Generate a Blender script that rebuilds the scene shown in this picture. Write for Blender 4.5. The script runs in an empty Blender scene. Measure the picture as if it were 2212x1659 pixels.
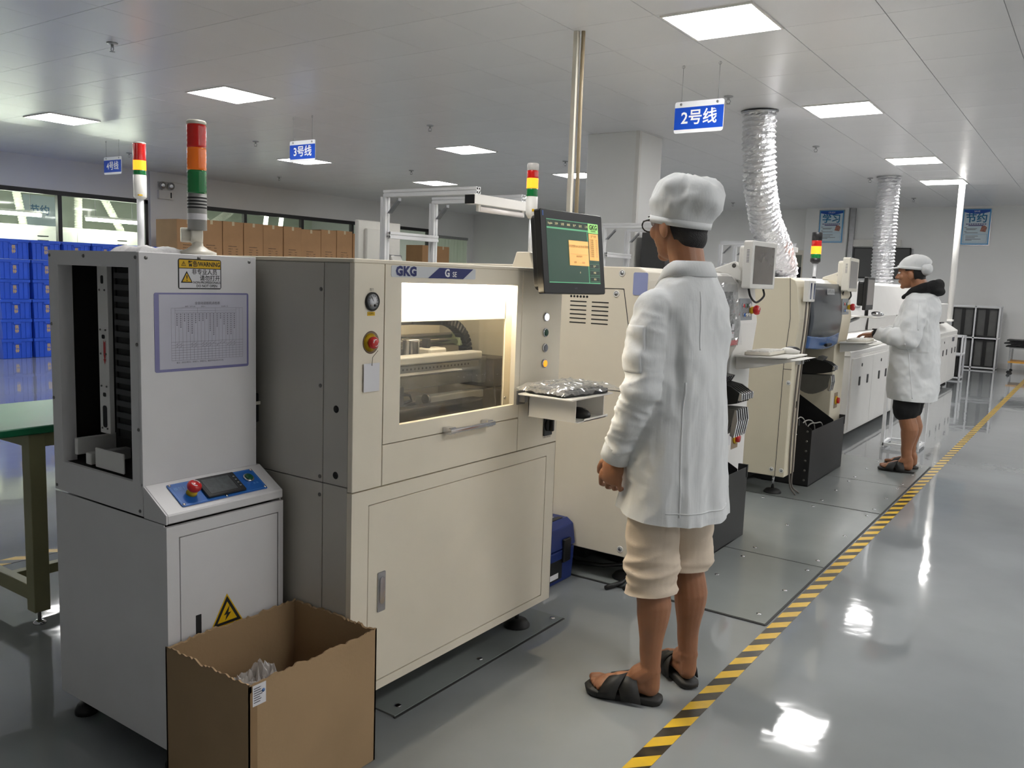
import bpy, bmesh, math, random
import numpy as np
from mathutils import Vector, Matrix, noise
from mathutils.bvhtree import BVHTree

SC = bpy.context.scene
COL = SC.collection
random.seed(7)
R_ = math.radians

# ------------------------------------------------------------------ camera, world, exposure
cam_d = bpy.data.cameras.new('camera')
cam_d.sensor_width = 36.0
cam_d.lens = 1832.87 / 2212.0 * 36.0
cam_d.clip_start = 0.05
cam_d.clip_end = 200
cam = bpy.data.objects.new('camera', cam_d)
COL.objects.link(cam)
cr = Vector((0.81963455, 0.57180836, 0.03513402))
cu = Vector((-0.09934032, 0.08146065, 0.9917135))
cf = Vector((-0.56420803, 0.81633287, -0.12357159))
M = Matrix.Identity(4)
for i in range(3):
    M[i][0], M[i][1], M[i][2] = cr[i], cu[i], -cf[i]
M[2][3] = 1.40
cam.matrix_world = M
SC.camera = cam

world = bpy.data.worlds.new('world')
SC.world = world
world.use_nodes = True
world.node_tree.nodes['Background'].inputs[0].default_value = (0.05, 0.052, 0.055, 1)
world.node_tree.nodes['Background'].inputs[1].default_value = 0.3
vs = SC.view_settings
vs.view_transform = 'Standard'
vs.look = 'None'
vs.gamma = 1.0
vs.use_curve_mapping = False
vs.exposure = 0.46

LIGHT_E = 24.0        # ceiling panel emission
CEIL = 3.1

# ------------------------------------------------------------------ helpers
def s2l(c):
    c /= 255.0
    return c / 12.92 if c <= 0.04045 else ((c + 0.055) / 1.055) ** 2.4

def rgb(*a):
    return (s2l(a[0]), s2l(a[1]), s2l(a[2]), 1.0)

class B:
    """collects geometry in world coordinates and links it as one mesh object"""
    def __init__(s):
        s.v, s.f, s.sm = [], [], []
    def add(s, vs, fs, smooth=False):
        o = len(s.v)
        s.v += [tuple(p) for p in vs]
        s.f += [tuple(i + o for i in f) for f in fs]
        s.sm += [smooth] * len(fs)
        return s
    def box(s, a, b):
        x0, x1 = sorted((a[0], b[0])); y0, y1 = sorted((a[1], b[1])); z0, z1 = sorted((a[2], b[2]))
        return s.add([(x0,y0,z0),(x1,y0,z0),(x1,y1,z0),(x0,y1,z0),(x0,y0,z1),(x1,y0,z1),(x1,y1,z1),(x0,y1,z1)],
                     [(0,3,2,1),(4,5,6,7),(0,1,5,4),(1,2,6,5),(2,3,7,6),(3,0,4,7)])
    def cbox(s, c, d):
        return s.box([c[i]-d[i]/2 for i in range(3)], [c[i]+d[i]/2 for i in range(3)])
    def prism(s, poly, axis, a, b):
        def P(u, w, t):
            return {'x': (t, u, w), 'y': (u, t, w), 'z': (u, w, t)}[axis]
        n = len(poly)
        ar = sum(poly[i][0]*poly[(i+1) % n][1] - poly[(i+1) % n][0]*poly[i][1] for i in range(n))
        if (ar < 0) != (axis == 'y'):
            poly = poly[::-1]
        a, b = min(a, b), max(a, b)
        v = [P(u, w, a) for u, w in poly] + [P(u, w, b) for u, w in poly]
        fs = [tuple(range(n))[::-1], tuple(range(n, 2*n))]
        fs += [(i, (i+1) % n, n+(i+1) % n, n+i) for i in range(n)]
        return s.add(v, fs)
    def rings(s, rs, caps=True, smooth=True, closed=False):
        n = len(rs[0]); v = []; fs = []
        for r in rs: v += [tuple(p) for p in r]
        m = len(rs)
        for k in range(m if closed else m-1):
            k2 = (k+1) % m
            for i in range(n):
                j = (i+1) % n
                fs.append((k*n+i, k*n+j, k2*n+j, k2*n+i))
        s.add(v, fs, smooth)
        if caps and not closed:
            o = len(s.v)-len(v)
            s.f += [tuple(o+i for i in range(n))[::-1], tuple(o+(m-1)*n+i for i in range(n))]
            s.sm += [False, False]
        return s
    def cyl(s, p0, p1, r0, r1=None, n=16, caps=True):
        p0, p1 = Vector(p0), Vector(p1)
        r1 = r0 if r1 is None else r1
        d = (p1-p0).normalized(); u = d.orthogonal().normalized(); w = d.cross(u)
        c = [(math.cos(2*math.pi*i/n), math.sin(2*math.pi*i/n)) for i in range(n)]
        return s.rings([[p0+(u*a+w*b)*r0 for a, b in c], [p1+(u*a+w*b)*r1 for a, b in c]], caps)
    def lathe(s, prof, o, axis=(0,0,1), n=20, caps=True):
        o = Vector(o); d = Vector(axis).normalized(); u = d.orthogonal().normalized(); w = d.cross(u)
        c = [(math.cos(2*math.pi*i/n), math.sin(2*math.pi*i/n)) for i in range(n)]
        return s.rings([[o+d*h+(u*a+w*b)*max(r, 1e-4) for a, b in c] for r, h in prof], caps)
    def tube(s, pts, r, n=8, caps=True):
        pts = [Vector(p) for p in pts]; rs = []
        t0 = (pts[1]-pts[0]).normalized(); u = t0.orthogonal().normalized()
        for i, p in enumerate(pts):
            t = (pts[min(i+1, len(pts)-1)]-pts[max(i-1, 0)]).normalized()
            u = (u-t*u.dot(t)).normalized(); w = t.cross(u)
            rr = r[i] if isinstance(r, (list, tuple)) else r
            rs.append([p+(u*math.cos(2*math.pi*k/n)+w*math.sin(2*math.pi*k/n))*rr for k in range(n)])
        return s.rings(rs, caps)
    def ell(s, c, r, rot=None, n=16, m=10):
        c = Vector(c); v = []; fs = []
        for j in range(m+1):
            th = math.pi*j/m
            for i in range(n):
                ph = 2*math.pi*i/n
                p = Vector((r[0]*math.sin(th)*math.cos(ph), r[1]*math.sin(th)*math.sin(ph), r[2]*math.cos(th)))
                v.append(c+(rot @ p if rot else p))
        for j in range(m):
            for i in range(n):
                k = (i+1) % n
                if j == 0: fs.append((i, n+i, n+k))
                elif j == m-1: fs.append((j*n+i, (j+1)*n+i, j*n+k))
                else: fs.append((j*n+i, (j+1)*n+i, (j+1)*n+k, j*n+k))
        return s.add(v, fs, True)
    def xf(s, m):
        s.v = [tuple(m @ Vector(p)) for p in s.v]
        return s
    def mesh(s, name, bev=0.0, seg=1, off=Vector((0,0,0))):
        me = bpy.data.meshes.new(name)
        me.from_pydata([(p[0]-off[0], p[1]-off[1], p[2]-off[2]) for p in s.v], [], s.f)
        me.polygons.foreach_set('use_smooth', s.sm)
        if bev > 0:
            bm = bmesh.new(); bm.from_mesh(me)
            es = [e for e in bm.edges if len(e.link_faces) == 2 and e.calc_face_angle(0) > 0.6
                  and not (e.link_faces[0].smooth and e.link_faces[1].smooth)]
            if es:
                bmesh.ops.bevel(bm, geom=es, offset=bev, segments=seg, affect='EDGES', clamp_overlap=True, profile=0.5)
            bm.to_mesh(me); bm.free()
        return me
    def build(s, name, mat, parent=None, bev=0.0, seg=1, label=None):
        me = s.mesh(name, bev, seg, worg(parent))
        me.materials.append(mat)
        o = bpy.data.objects.new(name, me)
        COL.objects.link(o)
        if parent: o.parent = parent
        if label: o['label'] = label
        return o

def worg(o):
    v = Vector((0,0,0))
    while o is not None:
        v += o.location
        o = o.parent
    return v

def tag(o, label, cat, group=None, kind=None):
    o['label'] = label; o['category'] = cat
    if group: o['group'] = group
    if kind: o['kind'] = kind
    return o

def thing(name, label, cat, loc=(0,0,0), group=None):
    o = bpy.data.objects.new(name, None)
    o.empty_display_size = 0.1
    COL.objects.link(o)
    o.location = loc
    return tag(o, label, cat, group)

def struct(o, label=None):
    o['kind'] = 'structure'
    if label: o['label'] = label
    return o

def kids(o):
    return list(o.children)

def dup(o, loc, rz=0.0, label=None, group=None, parent=None):
    c = o.copy(); COL.objects.link(c)
    if parent is None:
        c.location = loc; c.rotation_euler = (0, 0, rz)
        if label: c['label'] = label
        if group: c['group'] = group
    else:
        c.parent = parent
    for ch in kids(o):
        dup(ch, None, parent=c)
    return c

def spl(pts, k=6):
    """Catmull-Rom curve through the points"""
    P = [Vector(p) for p in pts]; P = [P[0]*2-P[1]]+P+[P[-1]*2-P[-2]]; out = []
    for i in range(1, len(P)-2):
        for j in range(k):
            t = j/k
            out.append(0.5*((2*P[i])+(P[i+1]-P[i-1])*t+(2*P[i-1]-5*P[i]+4*P[i+1]-P[i+2])*t*t+(3*P[i]-P[i-1]-3*P[i+1]+P[i+2])*t**3))
    return out+[P[-2]]

def frameM(o, x, y):
    """matrix with local x, y along the given world directions"""
    x = Vector(x).normalized(); y = Vector(y); y = (y-x*y.dot(x)).normalized(); z = x.cross(y)
    m = Matrix.Identity(4)
    for i in range(3):
        m[i][0], m[i][1], m[i][2], m[i][3] = x[i], y[i], z[i], o[i]
    return m

def FX(y, z, x):      # on a face that looks along +X
    return frameM((x, y, z), (0,1,0), (0,0,1))
def FY(x, z, y):      # on a face that looks along -Y
    return frameM((x, y, z), (1,0,0), (0,0,1))

def textmesh(txt, size, m, bold=0.0, align='CENTER', sx=1.0, shear=0.0, res=2, space=1.0):
    c = bpy.data.curves.new('t', 'FONT')
    c.body = txt; c.size = size; c.align_x = align; c.align_y = 'CENTER'
    c.resolution_u = res; c.offset = bold; c.shear = shear; c.space_character = space
    o = bpy.data.objects.new('t', c); COL.objects.link(o)
    dg = bpy.context.evaluated_depsgraph_get()
    me = bpy.data.meshes.new_from_object(o.evaluated_get(dg))
    b = B()
    b.add([m @ Vector((v.co.x*sx, v.co.y, 0.0)) for v in me.vertices], [tuple(p.vertices) for p in me.polygons])
    bpy.data.objects.remove(o); bpy.data.curves.remove(c); bpy.data.meshes.remove(me)
    return b

def text(txt, size, m, mat, parent, name='lettering', **k):
    return textmesh(txt, size, m, **k).build(name, mat, parent)

def rect(m, x0, x1, y0, y1, z=0.0):
    return B().add([m @ Vector(p) for p in ((x0,y0,z),(x1,y0,z),(x1,y1,z),(x0,y1,z))], [(0,1,2,3)])

def rrect(w, h, r, n=4, cx=0.0, cy=0.0):
    pts = []
    for qx, qy, a0 in ((1,1,0),(-1,1,90),(-1,-1,180),(1,-1,270)):
        for i in range(n+1):
            a = R_(a0+90*i/n)
            pts.append((cx+qx*(w/2-r)+r*math.cos(a), cy+qy*(h/2-r)+r*math.sin(a)))
    return pts

def plate(m, w, h, t, r, mat, name, parent, bev=0.0, cx=0.0, cy=0.0, label=None):
    return B().prism(rrect(w, h, r, 4, cx, cy), 'z', 0, t).xf(m).build(name, mat, parent, bev, label=label)

# ------------------------------------------------------------------ materials
MATS = {}
def pm(name, col, rough=0.5, metal=0.0, var=0.04, scale=8.0, bump=0.0, bscale=60.0, coat=0.0, spec=0.5,
       trans=0.0, emit=0.0, ecol=None, alpha=1.0, sss=0.0, coord='Object'):
    if name in MATS: return MATS[name]
    m = bpy.data.materials.new(name); m.use_nodes = True
    nt = m.node_tree; bs = nt.nodes['Principled BSDF']
    bs.inputs['Roughness'].default_value = rough
    bs.inputs['Metallic'].default_value = metal
    bs.inputs['Specular IOR Level'].default_value = spec
    bs.inputs['Coat Weight'].default_value = coat
    bs.inputs['Coat Roughness'].default_value = 0.08
    bs.inputs['Transmission Weight'].default_value = trans
    bs.inputs['Alpha'].default_value = alpha
    bs.inputs['Base Color'].default_value = col
    if sss:
        bs.inputs['Subsurface Weight'].default_value = sss
        bs.inputs['Subsurface Radius'].default_value = (0.02, 0.008, 0.004)
        bs.inputs['Subsurface Scale'].default_value = 0.5
    if emit:
        bs.inputs['Emission Color'].default_value = ecol or col
        bs.inputs['Emission Strength'].default_value = emit
    tc = nt.nodes.new('ShaderNodeTexCoord')
    if var:
        nz = nt.nodes.new('ShaderNodeTexNoise'); nz.inputs['Scale'].default_value = scale
        nz.inputs['Detail'].default_value = 4
        nt.links.new(tc.outputs[coord], nz.inputs['Vector'])
        rp = nt.nodes.new('ShaderNodeMapRange')
        rp.inputs['From Min'].default_value = 0.3; rp.inputs['From Max'].default_value = 0.7
        rp.inputs['To Min'].default_value = 1-var; rp.inputs['To Max'].default_value = 1+var
        nt.links.new(nz.outputs['Fac'], rp.inputs['Value'])
        mx = nt.nodes.new('ShaderNodeVectorMath'); mx.operation = 'SCALE'
        mx.inputs[0].default_value = col[:3]
        nt.links.new(rp.outputs['Result'], mx.inputs['Scale'])
        nt.links.new(mx.outputs['Vector'], bs.inputs['Base Color'])
    if bump:
        n2 = nt.nodes.new('ShaderNodeTexNoise'); n2.inputs['Scale'].default_value = bscale
        n2.inputs['Detail'].default_value = 3
        nt.links.new(tc.outputs[coord], n2.inputs['Vector'])
        bp = nt.nodes.new('ShaderNodeBump'); bp.inputs['Strength'].default_value = bump
        bp.inputs['Distance'].default_value = 0.01
        nt.links.new(n2.outputs['Fac'], bp.inputs['Height'])
        nt.links.new(bp.outputs['Normal'], bs.inputs['Normal'])
    MATS[name] = m
    return m

def glassmat(name, col, opac=0.25, rough=0.03, spec=0.5):
    """thin glass pane: tinted transparent layer with a glossy reflection"""
    if name in MATS: return MATS[name]
    m = bpy.data.materials.new(name); m.use_nodes = True
    nt = m.node_tree; nt.nodes.clear()
    out = nt.nodes.new('ShaderNodeOutputMaterial')
    tr = nt.nodes.new('ShaderNodeBsdfTransparent'); tr.inputs[0].default_value = col
    gl = nt.nodes.new('ShaderNodeBsdfGlossy'); gl.inputs['Roughness'].default_value = rough
    gl.inputs[0].default_value = (0.9, 0.9, 0.9, 1)
    df = nt.nodes.new('ShaderNodeBsdfDiffuse'); df.inputs[0].default_value = col
    m1 = nt.nodes.new('ShaderNodeMixShader'); m1.inputs[0].default_value = opac
    nt.links.new(tr.outputs[0], m1.inputs[1]); nt.links.new(df.outputs[0], m1.inputs[2])
    lw = nt.nodes.new('ShaderNodeLayerWeight'); lw.inputs[0].default_value = 0.5
    pw = nt.nodes.new('ShaderNodeMath'); pw.operation = 'POWER'; pw.inputs[1].default_value = 4.0
    nt.links.new(lw.outputs['Facing'], pw.inputs[0])
    fr = nt.nodes.new('ShaderNodeMath'); fr.operation = 'MULTIPLY_ADD'; fr.inputs[1].default_value = 0.8; fr.inputs[2].default_value = 0.08*spec
    nt.links.new(pw.outputs[0], fr.inputs[0])
    m2 = nt.nodes.new('ShaderNodeMixShader')
    nt.links.new(fr.outputs[0], m2.inputs[0]); nt.links.new(m1.outputs[0], m2.inputs[1]); nt.links.new(gl.outputs[0], m2.inputs[2])
    nt.links.new(m2.outputs[0], out.inputs[0])
    MATS[name] = m
    return m

def emis(name, col, strength):
    if name in MATS: return MATS[name]
    m = bpy.data.materials.new(name); m.use_nodes = True
    bs = m.node_tree.nodes['Principled BSDF']
    bs.inputs['Base Color'].default_value = col
    bs.inputs['Emission Color'].default_value = col
    bs.inputs['Emission Strength'].default_value = strength
    MATS[name] = m
    return m

# machine paints and common materials
PAINT = pm('machine_paint', rgb(230, 221, 202), 0.38, var=0.03, scale=5, bump=0.03, bscale=400)
PAINT_L = pm('loader_paint', rgb(224, 222, 222), 0.42, var=0.03, scale=5, bump=0.03, bscale=400)
PAINT_B = pm('beige_paint', rgb(222, 213, 190), 0.4, var=0.02, scale=5, bump=0.02, bscale=400)
PAINT_W = pm('white_paint', rgb(232, 230, 226), 0.4, var=0.02, scale=5, bump=0.02, bscale=300)
PAINT_SHADED = pm('machine_paint_shaded', rgb(190, 186, 177), 0.38, var=0.04, scale=4, bump=0.03, bscale=400)  # same machine paint, darkened for the shade on its side faces
DARK = pm('dark_interior', rgb(30, 30, 30), 0.7, var=0.1)
BLACK = pm('black_plastic', rgb(20, 20, 21), 0.42, var=0.05)
BLACKM = pm('black_metal', rgb(28, 28, 29), 0.45, var=0.1, bump=0.05, bscale=200)
CHROME = pm('chrome', rgb(205, 205, 208), 0.16, 1.0, var=0.02)
STEEL = pm('steel', rgb(175, 176, 178), 0.3, 1.0, var=0.06, scale=20)
ALU = pm('aluminium_profile', rgb(236, 237, 239), 0.36, 0.15, var=0.03)
SCREWM = pm('screw_steel', rgb(120, 118, 116), 0.35, 0.9, var=0.1)
WPLAST = pm('white_plastic', rgb(226, 224, 218), 0.4, var=0.02)
CREAMP = pm('cream_plastic', rgb(224, 219, 205), 0.42, var=0.03)
GREYP = pm('grey_plastic', rgb(150, 150, 146), 0.45, var=0.04)
REDP = pm('red_plastic', rgb(196, 28, 30), 0.3, var=0.04, coat=0.3)
YELP = pm('yellow_plastic', rgb(222, 178, 20), 0.4, var=0.05)
GRNP = pm('green_plastic', rgb(12, 74, 48), 0.35, var=0.05)
RUBBER = pm('black_rubber', rgb(24, 24, 24), 0.6, var=0.1)
INK = pm('black_ink', rgb(22, 22, 24), 0.6, var=0.05)
INKGREY = pm('grey_ink', rgb(96, 94, 104), 0.6, var=0.05)
INKBROWN = pm('brown_ink', rgb(70, 52, 40), 0.7, var=0.1)
INKW = pm('white_ink', rgb(240, 240, 240), 0.5, var=0.02)
INKBLUE = pm('navy_ink', rgb(38, 46, 104), 0.4, var=0.03)
PAPER = pm('paper', rgb(222, 221, 224), 0.7, var=0.02)
GASKET = pm('seam_shadow_gap', rgb(58, 56, 54), 0.7, var=0.05)
FRAMEBLK = pm('window_frame_black', rgb(30, 30, 31), 0.4, var=0.05)
BLUEP = pm('console_blue', rgb(24, 96, 180), 0.35, var=0.04, coat=0.3)
CABLE = pm('cable_black', rgb(18, 18, 18), 0.45, var=0.05)
CABLEG = pm('cable_grey', rgb(110, 104, 98), 0.5, var=0.05)
# ------------------------------------------------------------------ setting
def floor_mat():
    m = pm('epoxy_floor', rgb(146, 151, 151), 0.16, var=0.0, coat=0.35)
    nt = m.node_tree; bs = nt.nodes['Principled BSDF']
    tc = nt.nodes.new('ShaderNodeTexCoord')
    n1 = nt.nodes.new('ShaderNodeTexNoise'); n1.inputs['Scale'].default_value = 0.9; n1.inputs['Detail'].default_value = 5
    n2 = nt.nodes.new('ShaderNodeTexNoise'); n2.inputs['Scale'].default_value = 9; n2.inputs['Detail'].default_value = 5
    for n in (n1, n2): nt.links.new(tc.outputs['Object'], n.inputs['Vector'])
    cr_ = nt.nodes.new('ShaderNodeValToRGB')
    cr_.color_ramp.elements[0].position = 0.3; cr_.color_ramp.elements[0].color = rgb(130, 134, 136)
    cr_.color_ramp.elements[1].position = 0.7; cr_.color_ramp.elements[1].color = rgb(150, 154, 156)
    nt.links.new(n1.outputs['Fac'], cr_.inputs[0]); nt.links.new(cr_.outputs[0], bs.inputs['Base Color'])
    mr = nt.nodes.new('ShaderNodeMapRange'); mr.inputs['To Min'].default_value = 0.03; mr.inputs['To Max'].default_value = 0.09
    nt.links.new(n2.outputs['Fac'], mr.inputs['Value']); nt.links.new(mr.outputs[0], bs.inputs['Roughness'])
    n3 = nt.nodes.new('ShaderNodeTexNoise'); n3.inputs['Scale'].default_value = 3.2; n3.inputs['Detail'].default_value = 3
    nt.links.new(tc.outputs['Object'], n3.inputs['Vector'])
    bp = nt.nodes.new('ShaderNodeBump'); bp.inputs['Strength'].default_value = 0.12; bp.inputs['Distance'].default_value = 0.012
    nt.links.new(n3.outputs['Fac'], bp.inputs['Height'])
    nt.links.new(bp.outputs['Normal'], bs.inputs['Normal']); nt.links.new(bp.outputs['Normal'], bs.inputs['Coat Normal'])
    bs.inputs['Coat Roughness'].default_value = 0.03
    return m
FLOORM = floor_mat()
WALLM = pm('wall_panel_white', rgb(238, 238, 236), 0.5, var=0.02, scale=1.5, bump=0.02, bscale=150)
CEILM = pm('ceiling_metal_panel', rgb(234, 234, 236), 0.3, var=0.02, scale=0.8, bump=0.01, bscale=20, spec=0.6)
GAPM = pm('ceiling_joint', rgb(120, 120, 123), 0.6)
PLATEM = pm('floor_plate_paint', rgb(134, 139, 137), 0.2, var=0.05, scale=3, bump=0.03, bscale=12, coat=0.2)

XL, YB, XR, YF = -14.5, 18.85, 9.5, -5.0
floor = struct(B().box((-21, YF, -0.1), (XR, YB, 0)).build('floor', FLOORM), 'glossy grey epoxy floor')
def fplate(x0, x1, y0, y1, screws):
    p = B().box((x0, y0, 0.0005), (x1, y1, 0.006)).build('floor_plate', PLATEM, floor)
    for sx_, sy_ in screws:
        B().lathe([(0.012, 0.0055), (0.011, 0.008), (0.006, 0.0095), (0.0, 0.0095)], (sx_, sy_, 0), n=10).build('screw', CHROME, p)
JOINT = pm('plate_joint', rgb(48, 48, 47), 0.6)
for yj in (3.41, 4.32, 5.63, 6.55):
    B().box((-2.35, yj-0.006, 0.0002), (-1.03, yj+0.006, 0.004)).build('plate_joint', JOINT, floor)
B().box((-1.036, 3.41, 0.0002), (-1.026, 7.5, 0.003)).build('plate_joint', JOINT, floor)
B().box((-1.727, 1.9, 0.0002), (-1.717, 2.93, 0.003)).build('plate_joint', JOINT, floor)
for y0, y1 in ((3.415, 4.315), (4.325, 5.62), (5.64, 6.545), (6.555, 7.5)):
    fplate(-2.35, -1.035, y0, y1, [(x, y) for x in (-1.09, -1.42, -1.75) for y in (y0+0.09, (y0+y1)/2, y1-0.09)])
fplate(-2.9, -1.725, 1.905, 2.925, [(-1.755, 2.895), (-1.76, 2.4), (-1.76, 1.96)])

def stripe_mat():
    m = pm('hazard_stripes', rgb(220, 180, 40), 0.35, var=0.0)
    nt = m.node_tree; bs = nt.nodes['Principled BSDF']
    tc = nt.nodes.new('ShaderNodeTexCoord'); sp = nt.nodes.new('ShaderNodeSeparateXYZ')
    nt.links.new(tc.outputs['Object'], sp.inputs[0])
    a = nt.nodes.new('ShaderNodeMath'); a.operation = 'MULTIPLY_ADD'; a.inputs[1].default_value = -1.1
    nt.links.new(sp.outputs['X'], a.inputs[0]); nt.links.new(sp.outputs['Y'], a.inputs[2])
    b = nt.nodes.new('ShaderNodeMath'); b.operation = 'MULTIPLY'; b.inputs[1].default_value = 1/0.143
    nt.links.new(a.outputs[0], b.inputs[0])
    c = nt.nodes.new('ShaderNodeMath'); c.operation = 'FRACT'; nt.links.new(b.outputs[0], c.inputs[0])
    d = nt.nodes.new('ShaderNodeMath'); d.operation = 'GREATER_THAN'; d.inputs[1].default_value = 0.5
    nt.links.new(c.outputs[0], d.inputs[0])
    nz = nt.nodes.new('ShaderNodeTexNoise'); nz.inputs['Scale'].default_value = 14; nz.inputs['Detail'].default_value = 6
    nt.links.new(tc.outputs['Object'], nz.inputs['Vector'])
    wear = nt.nodes.new('ShaderNodeMapRange'); wear.inputs['From Min'].default_value = 0.35; wear.inputs['From Max'].default_value = 0.75
    wear.inputs['To Min'].default_value = 0.0; wear.inputs['To Max'].default_value = 0.28
    nt.links.new(nz.outputs['Fac'], wear.inputs['Value'])
    mx = nt.nodes.new('ShaderNodeMix'); mx.data_type = 'RGBA'
    mx.inputs[6].default_value = rgb(42, 38, 30); mx.inputs[7].default_value = rgb(226, 184, 48)
    nt.links.new(d.outputs[0], mx.inputs[0])
    m2 = nt.nodes.new('ShaderNodeMix'); m2.data_type = 'RGBA'; m2.inputs[7].default_value = rgb(120, 104, 70)
    nt.links.new(wear.outputs[0], m2.inputs[0]); nt.links.new(mx.outputs[2], m2.inputs[6])
    nt.links.new(m2.outputs[2], bs.inputs['Base Color'])
    return m
STRIPE = stripe_mat()
tag(B().box((-1.018, 0.6, 0.0004), (-0.955, 17.6, 0.0014)).build('hazard_tape', STRIPE),
    'yellow and black hazard tape running along the aisle floor', 'tape')
tag(B().box((-4.14, 0.6, 0.0004), (-4.06, 3.6, 0.0014)).build('hazard_tape', STRIPE),
    'yellow and black floor tape behind the green workbench leg', 'tape')

# ceiling: slab with metal panels
ceiling = struct(B().box((-21, YF, CEIL+0.008), (XR, YB+0.1, CEIL+0.1)).build('ceiling', GAPM), 'grey metal panel ceiling')
PS = 0.63
pm_ = B().box((-PS/2+0.002, -PS/2+0.002, 0), (PS/2-0.002, PS/2-0.002, 0.0075)).mesh('ceiling_panel', 0.0015)
pm_.materials.append(CEILM)
cells = []
for i in range(-21, 19):
    for j in range(-8, 31):
        x, y = -1.605+PS*i, 0.42+PS*j
        if XL+0.25 < x < XR-0.3 and YF+0.3 < y < YB-0.2: cells.append((x, y))
def vis(c):
    v = Vector((c[0], c[1], CEIL-1.4)); w = v.dot(cf)
    if w < 0.3: return 1e9
    px, py = 1106+1832.87*v.dot(cr)/w, 829.5-1832.87*v.dot(cu)/w
    out = max(0, -px-40, px-2252, -py-40, py-1700)
    return (1e6 if out > 0 else 0)+v.length
cells.sort(key=vis)
for x, y in cells[:290]:
    o = bpy.data.objects.new('ceiling_panel', pm_); COL.objects.link(o)
    o.location = (x, y, CEIL); o.parent = ceiling
rest = B()
for x, y in cells[290:]:
    rest.box((x-PS/2+0.002, y-PS/2+0.002, CEIL), (x+PS/2-0.002, y+PS/2-0.002, CEIL+0.0075))
rest.build('far_ceiling_panels', CEILM, ceiling)['kind'] = 'stuff'
ex0, ex1 = min(c[0] for c in cells)-PS/2-0.002, max(c[0] for c in cells)+PS/2+0.002
ey0, ey1 = min(c[1] for c in cells)-PS/2-0.002, max(c[1] for c in cells)+PS/2+0.002
for a, c in (((XL, YF), (ex0, YB)), ((ex1, YF), (XR, YB)), ((ex0, ey1), (ex1, YB)), ((ex0, YF), (ex1, ey0))):
    if c[0]-a[0] > 0.01 and c[1]-a[1] > 0.01:
        B().box((a[0], a[1], CEIL), (c[0], c[1], CEIL+0.0075)).build('edge_panel', CEILM, ceiling)
B().box((-21, YF, CEIL), (XL-0.1, YB, CEIL+0.007)).build('neighbouring_ceiling', CEILM, ceiling)

# walls
def wallx(name, x0, x1, openings, y0, y1, mat=WALLM):
    """wall in a plane of constant X with rectangular openings (ya, yb, za, zb)"""
    b = B(); y = y0
    for ya, yb, za, zb in openings:
        b.box((x0, y, 0), (x1, ya, CEIL))
        b.box((x0, ya, zb), (x1, yb, CEIL))
        if za > 0: b.box((x0, ya, 0), (x1, yb, za))
        y = yb
    b.box((x0, y, 0), (x1, y1, CEIL))
    return struct(b.build(name, mat))
W1 = (3.2, 9.10, 0.95, 2.58); W2 = (10.1, 16.98, 0.95, 2.58); D1 = (17.15, 18.6, 0.0, 2.45)
wallx('wall_left', XL-0.1, XL, [W1, W2, D1], YF, YB)
struct(B().box((-21, YB, 0), (XR, YB+0.1, CEIL)).build('wall_back', WALLM))
struct(B().box((XR, YF, 0), (XR+0.1, YB, CEIL)).build('wall_right', WALLM))
struct(B().box((-21, YF-0.1, 0), (XR, YF, CEIL)).build('wall_front', WALLM))
struct(B().box((-21.1, YF, 0), (-21, YB, CEIL)).build('wall_far', pm('pale_green_wall', rgb(206, 216, 196), 0.5, var=0.02)))
struct(B().box((XL, YF, 0), (XL+0.012, YB, 0.1)).build('baseboard_left', PAINT_W))
struct(B().box((XL, YB-0.012, 0), (XR, YB, 0.1)).build('baseboard_back', PAINT_W))
# shallow wall posts
struct(B().box((XL, 9.12, 0), (XL+0.05, 10.08, CEIL)).build('trim_1', WALLM, None, 0.004), 'white boxed post between the windows')
struct(B().box((-5.43, YB-0.16, 0), (-4.57, YB, CEIL)).build('trim_2', WALLM, None, 0.004), 'white boxed post on the back wall')

PANE = glassmat('window_glass', (0.93, 0.97, 0.92, 1), 0.04)
def window(name, y0, y1, z0, z1, mull):
    w = struct(thing(name, 'black framed interior window', 'window', (XL, (y0+y1)/2, z0)))
    del w['category']
    t = 0.035
    b = B()
    b.box((XL-0.09, y0, z1-0.075), (XL+0.012, y1, z1)); b.box((XL-0.09, y0, z0), (XL+0.012, y1, z0+0.06))
    b.box((XL-0.09, y0, z0), (XL+0.012, y0+0.06, z1)); b.box((XL-0.09, y1-0.06, z0), (XL+0.012, y1, z1))
    b.build('window_frame', FRAMEBLK, w, 0.004)
    ys = [y0]+mull+[y1]
    for ym in mull:
        B().box((XL-0.08, ym-t, z0+0.05), (XL+0.008, ym+t, z1-0.07)).build('mullion', FRAMEBLK, w, 0.003)
    for a, c in zip(ys[:-1], ys[1:]):
        B().box((XL-0.045, a+0.03, z0+0.05), (XL-0.039, c-0.03, z1-0.07)).build('pane', PANE, w)
window('window_1', *W1, [5.4, 7.5])
window('window_2', *W2, [11.25, 12.75, 14.25, 15.7])

# strip curtain in the far doorway
STRIP = glassmat('pvc_strip', (0.80, 0.90, 0.74, 1), 0.45, 0.12)
sc_ = thing('strip_curtain', 'pale green clear plastic strip curtain in the far doorway', 'curtain', (XL-0.03, 17.9, 0))
B().box((XL-0.06, 17.15, 2.38), (XL+0.015, 18.6, 2.45)).build('rail', STEEL, sc_, 0.003)
for i in range(11):
    y = 17.16+0.13*i; b = B()
    pr = [(XL-0.03+0.012*math.sin(i*2.1)-0.012*math.cos((k/6-0.5)*2.4), y+0.16*k/6) for k in range(7)]
    b.add([(x, yy, z) for z in (0.04, 2.40) for x, yy in pr], [(k, k+1, 8+k, 7+k) for k in range(6)], True)
    b.build('strip', STRIP, sc_)

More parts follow.
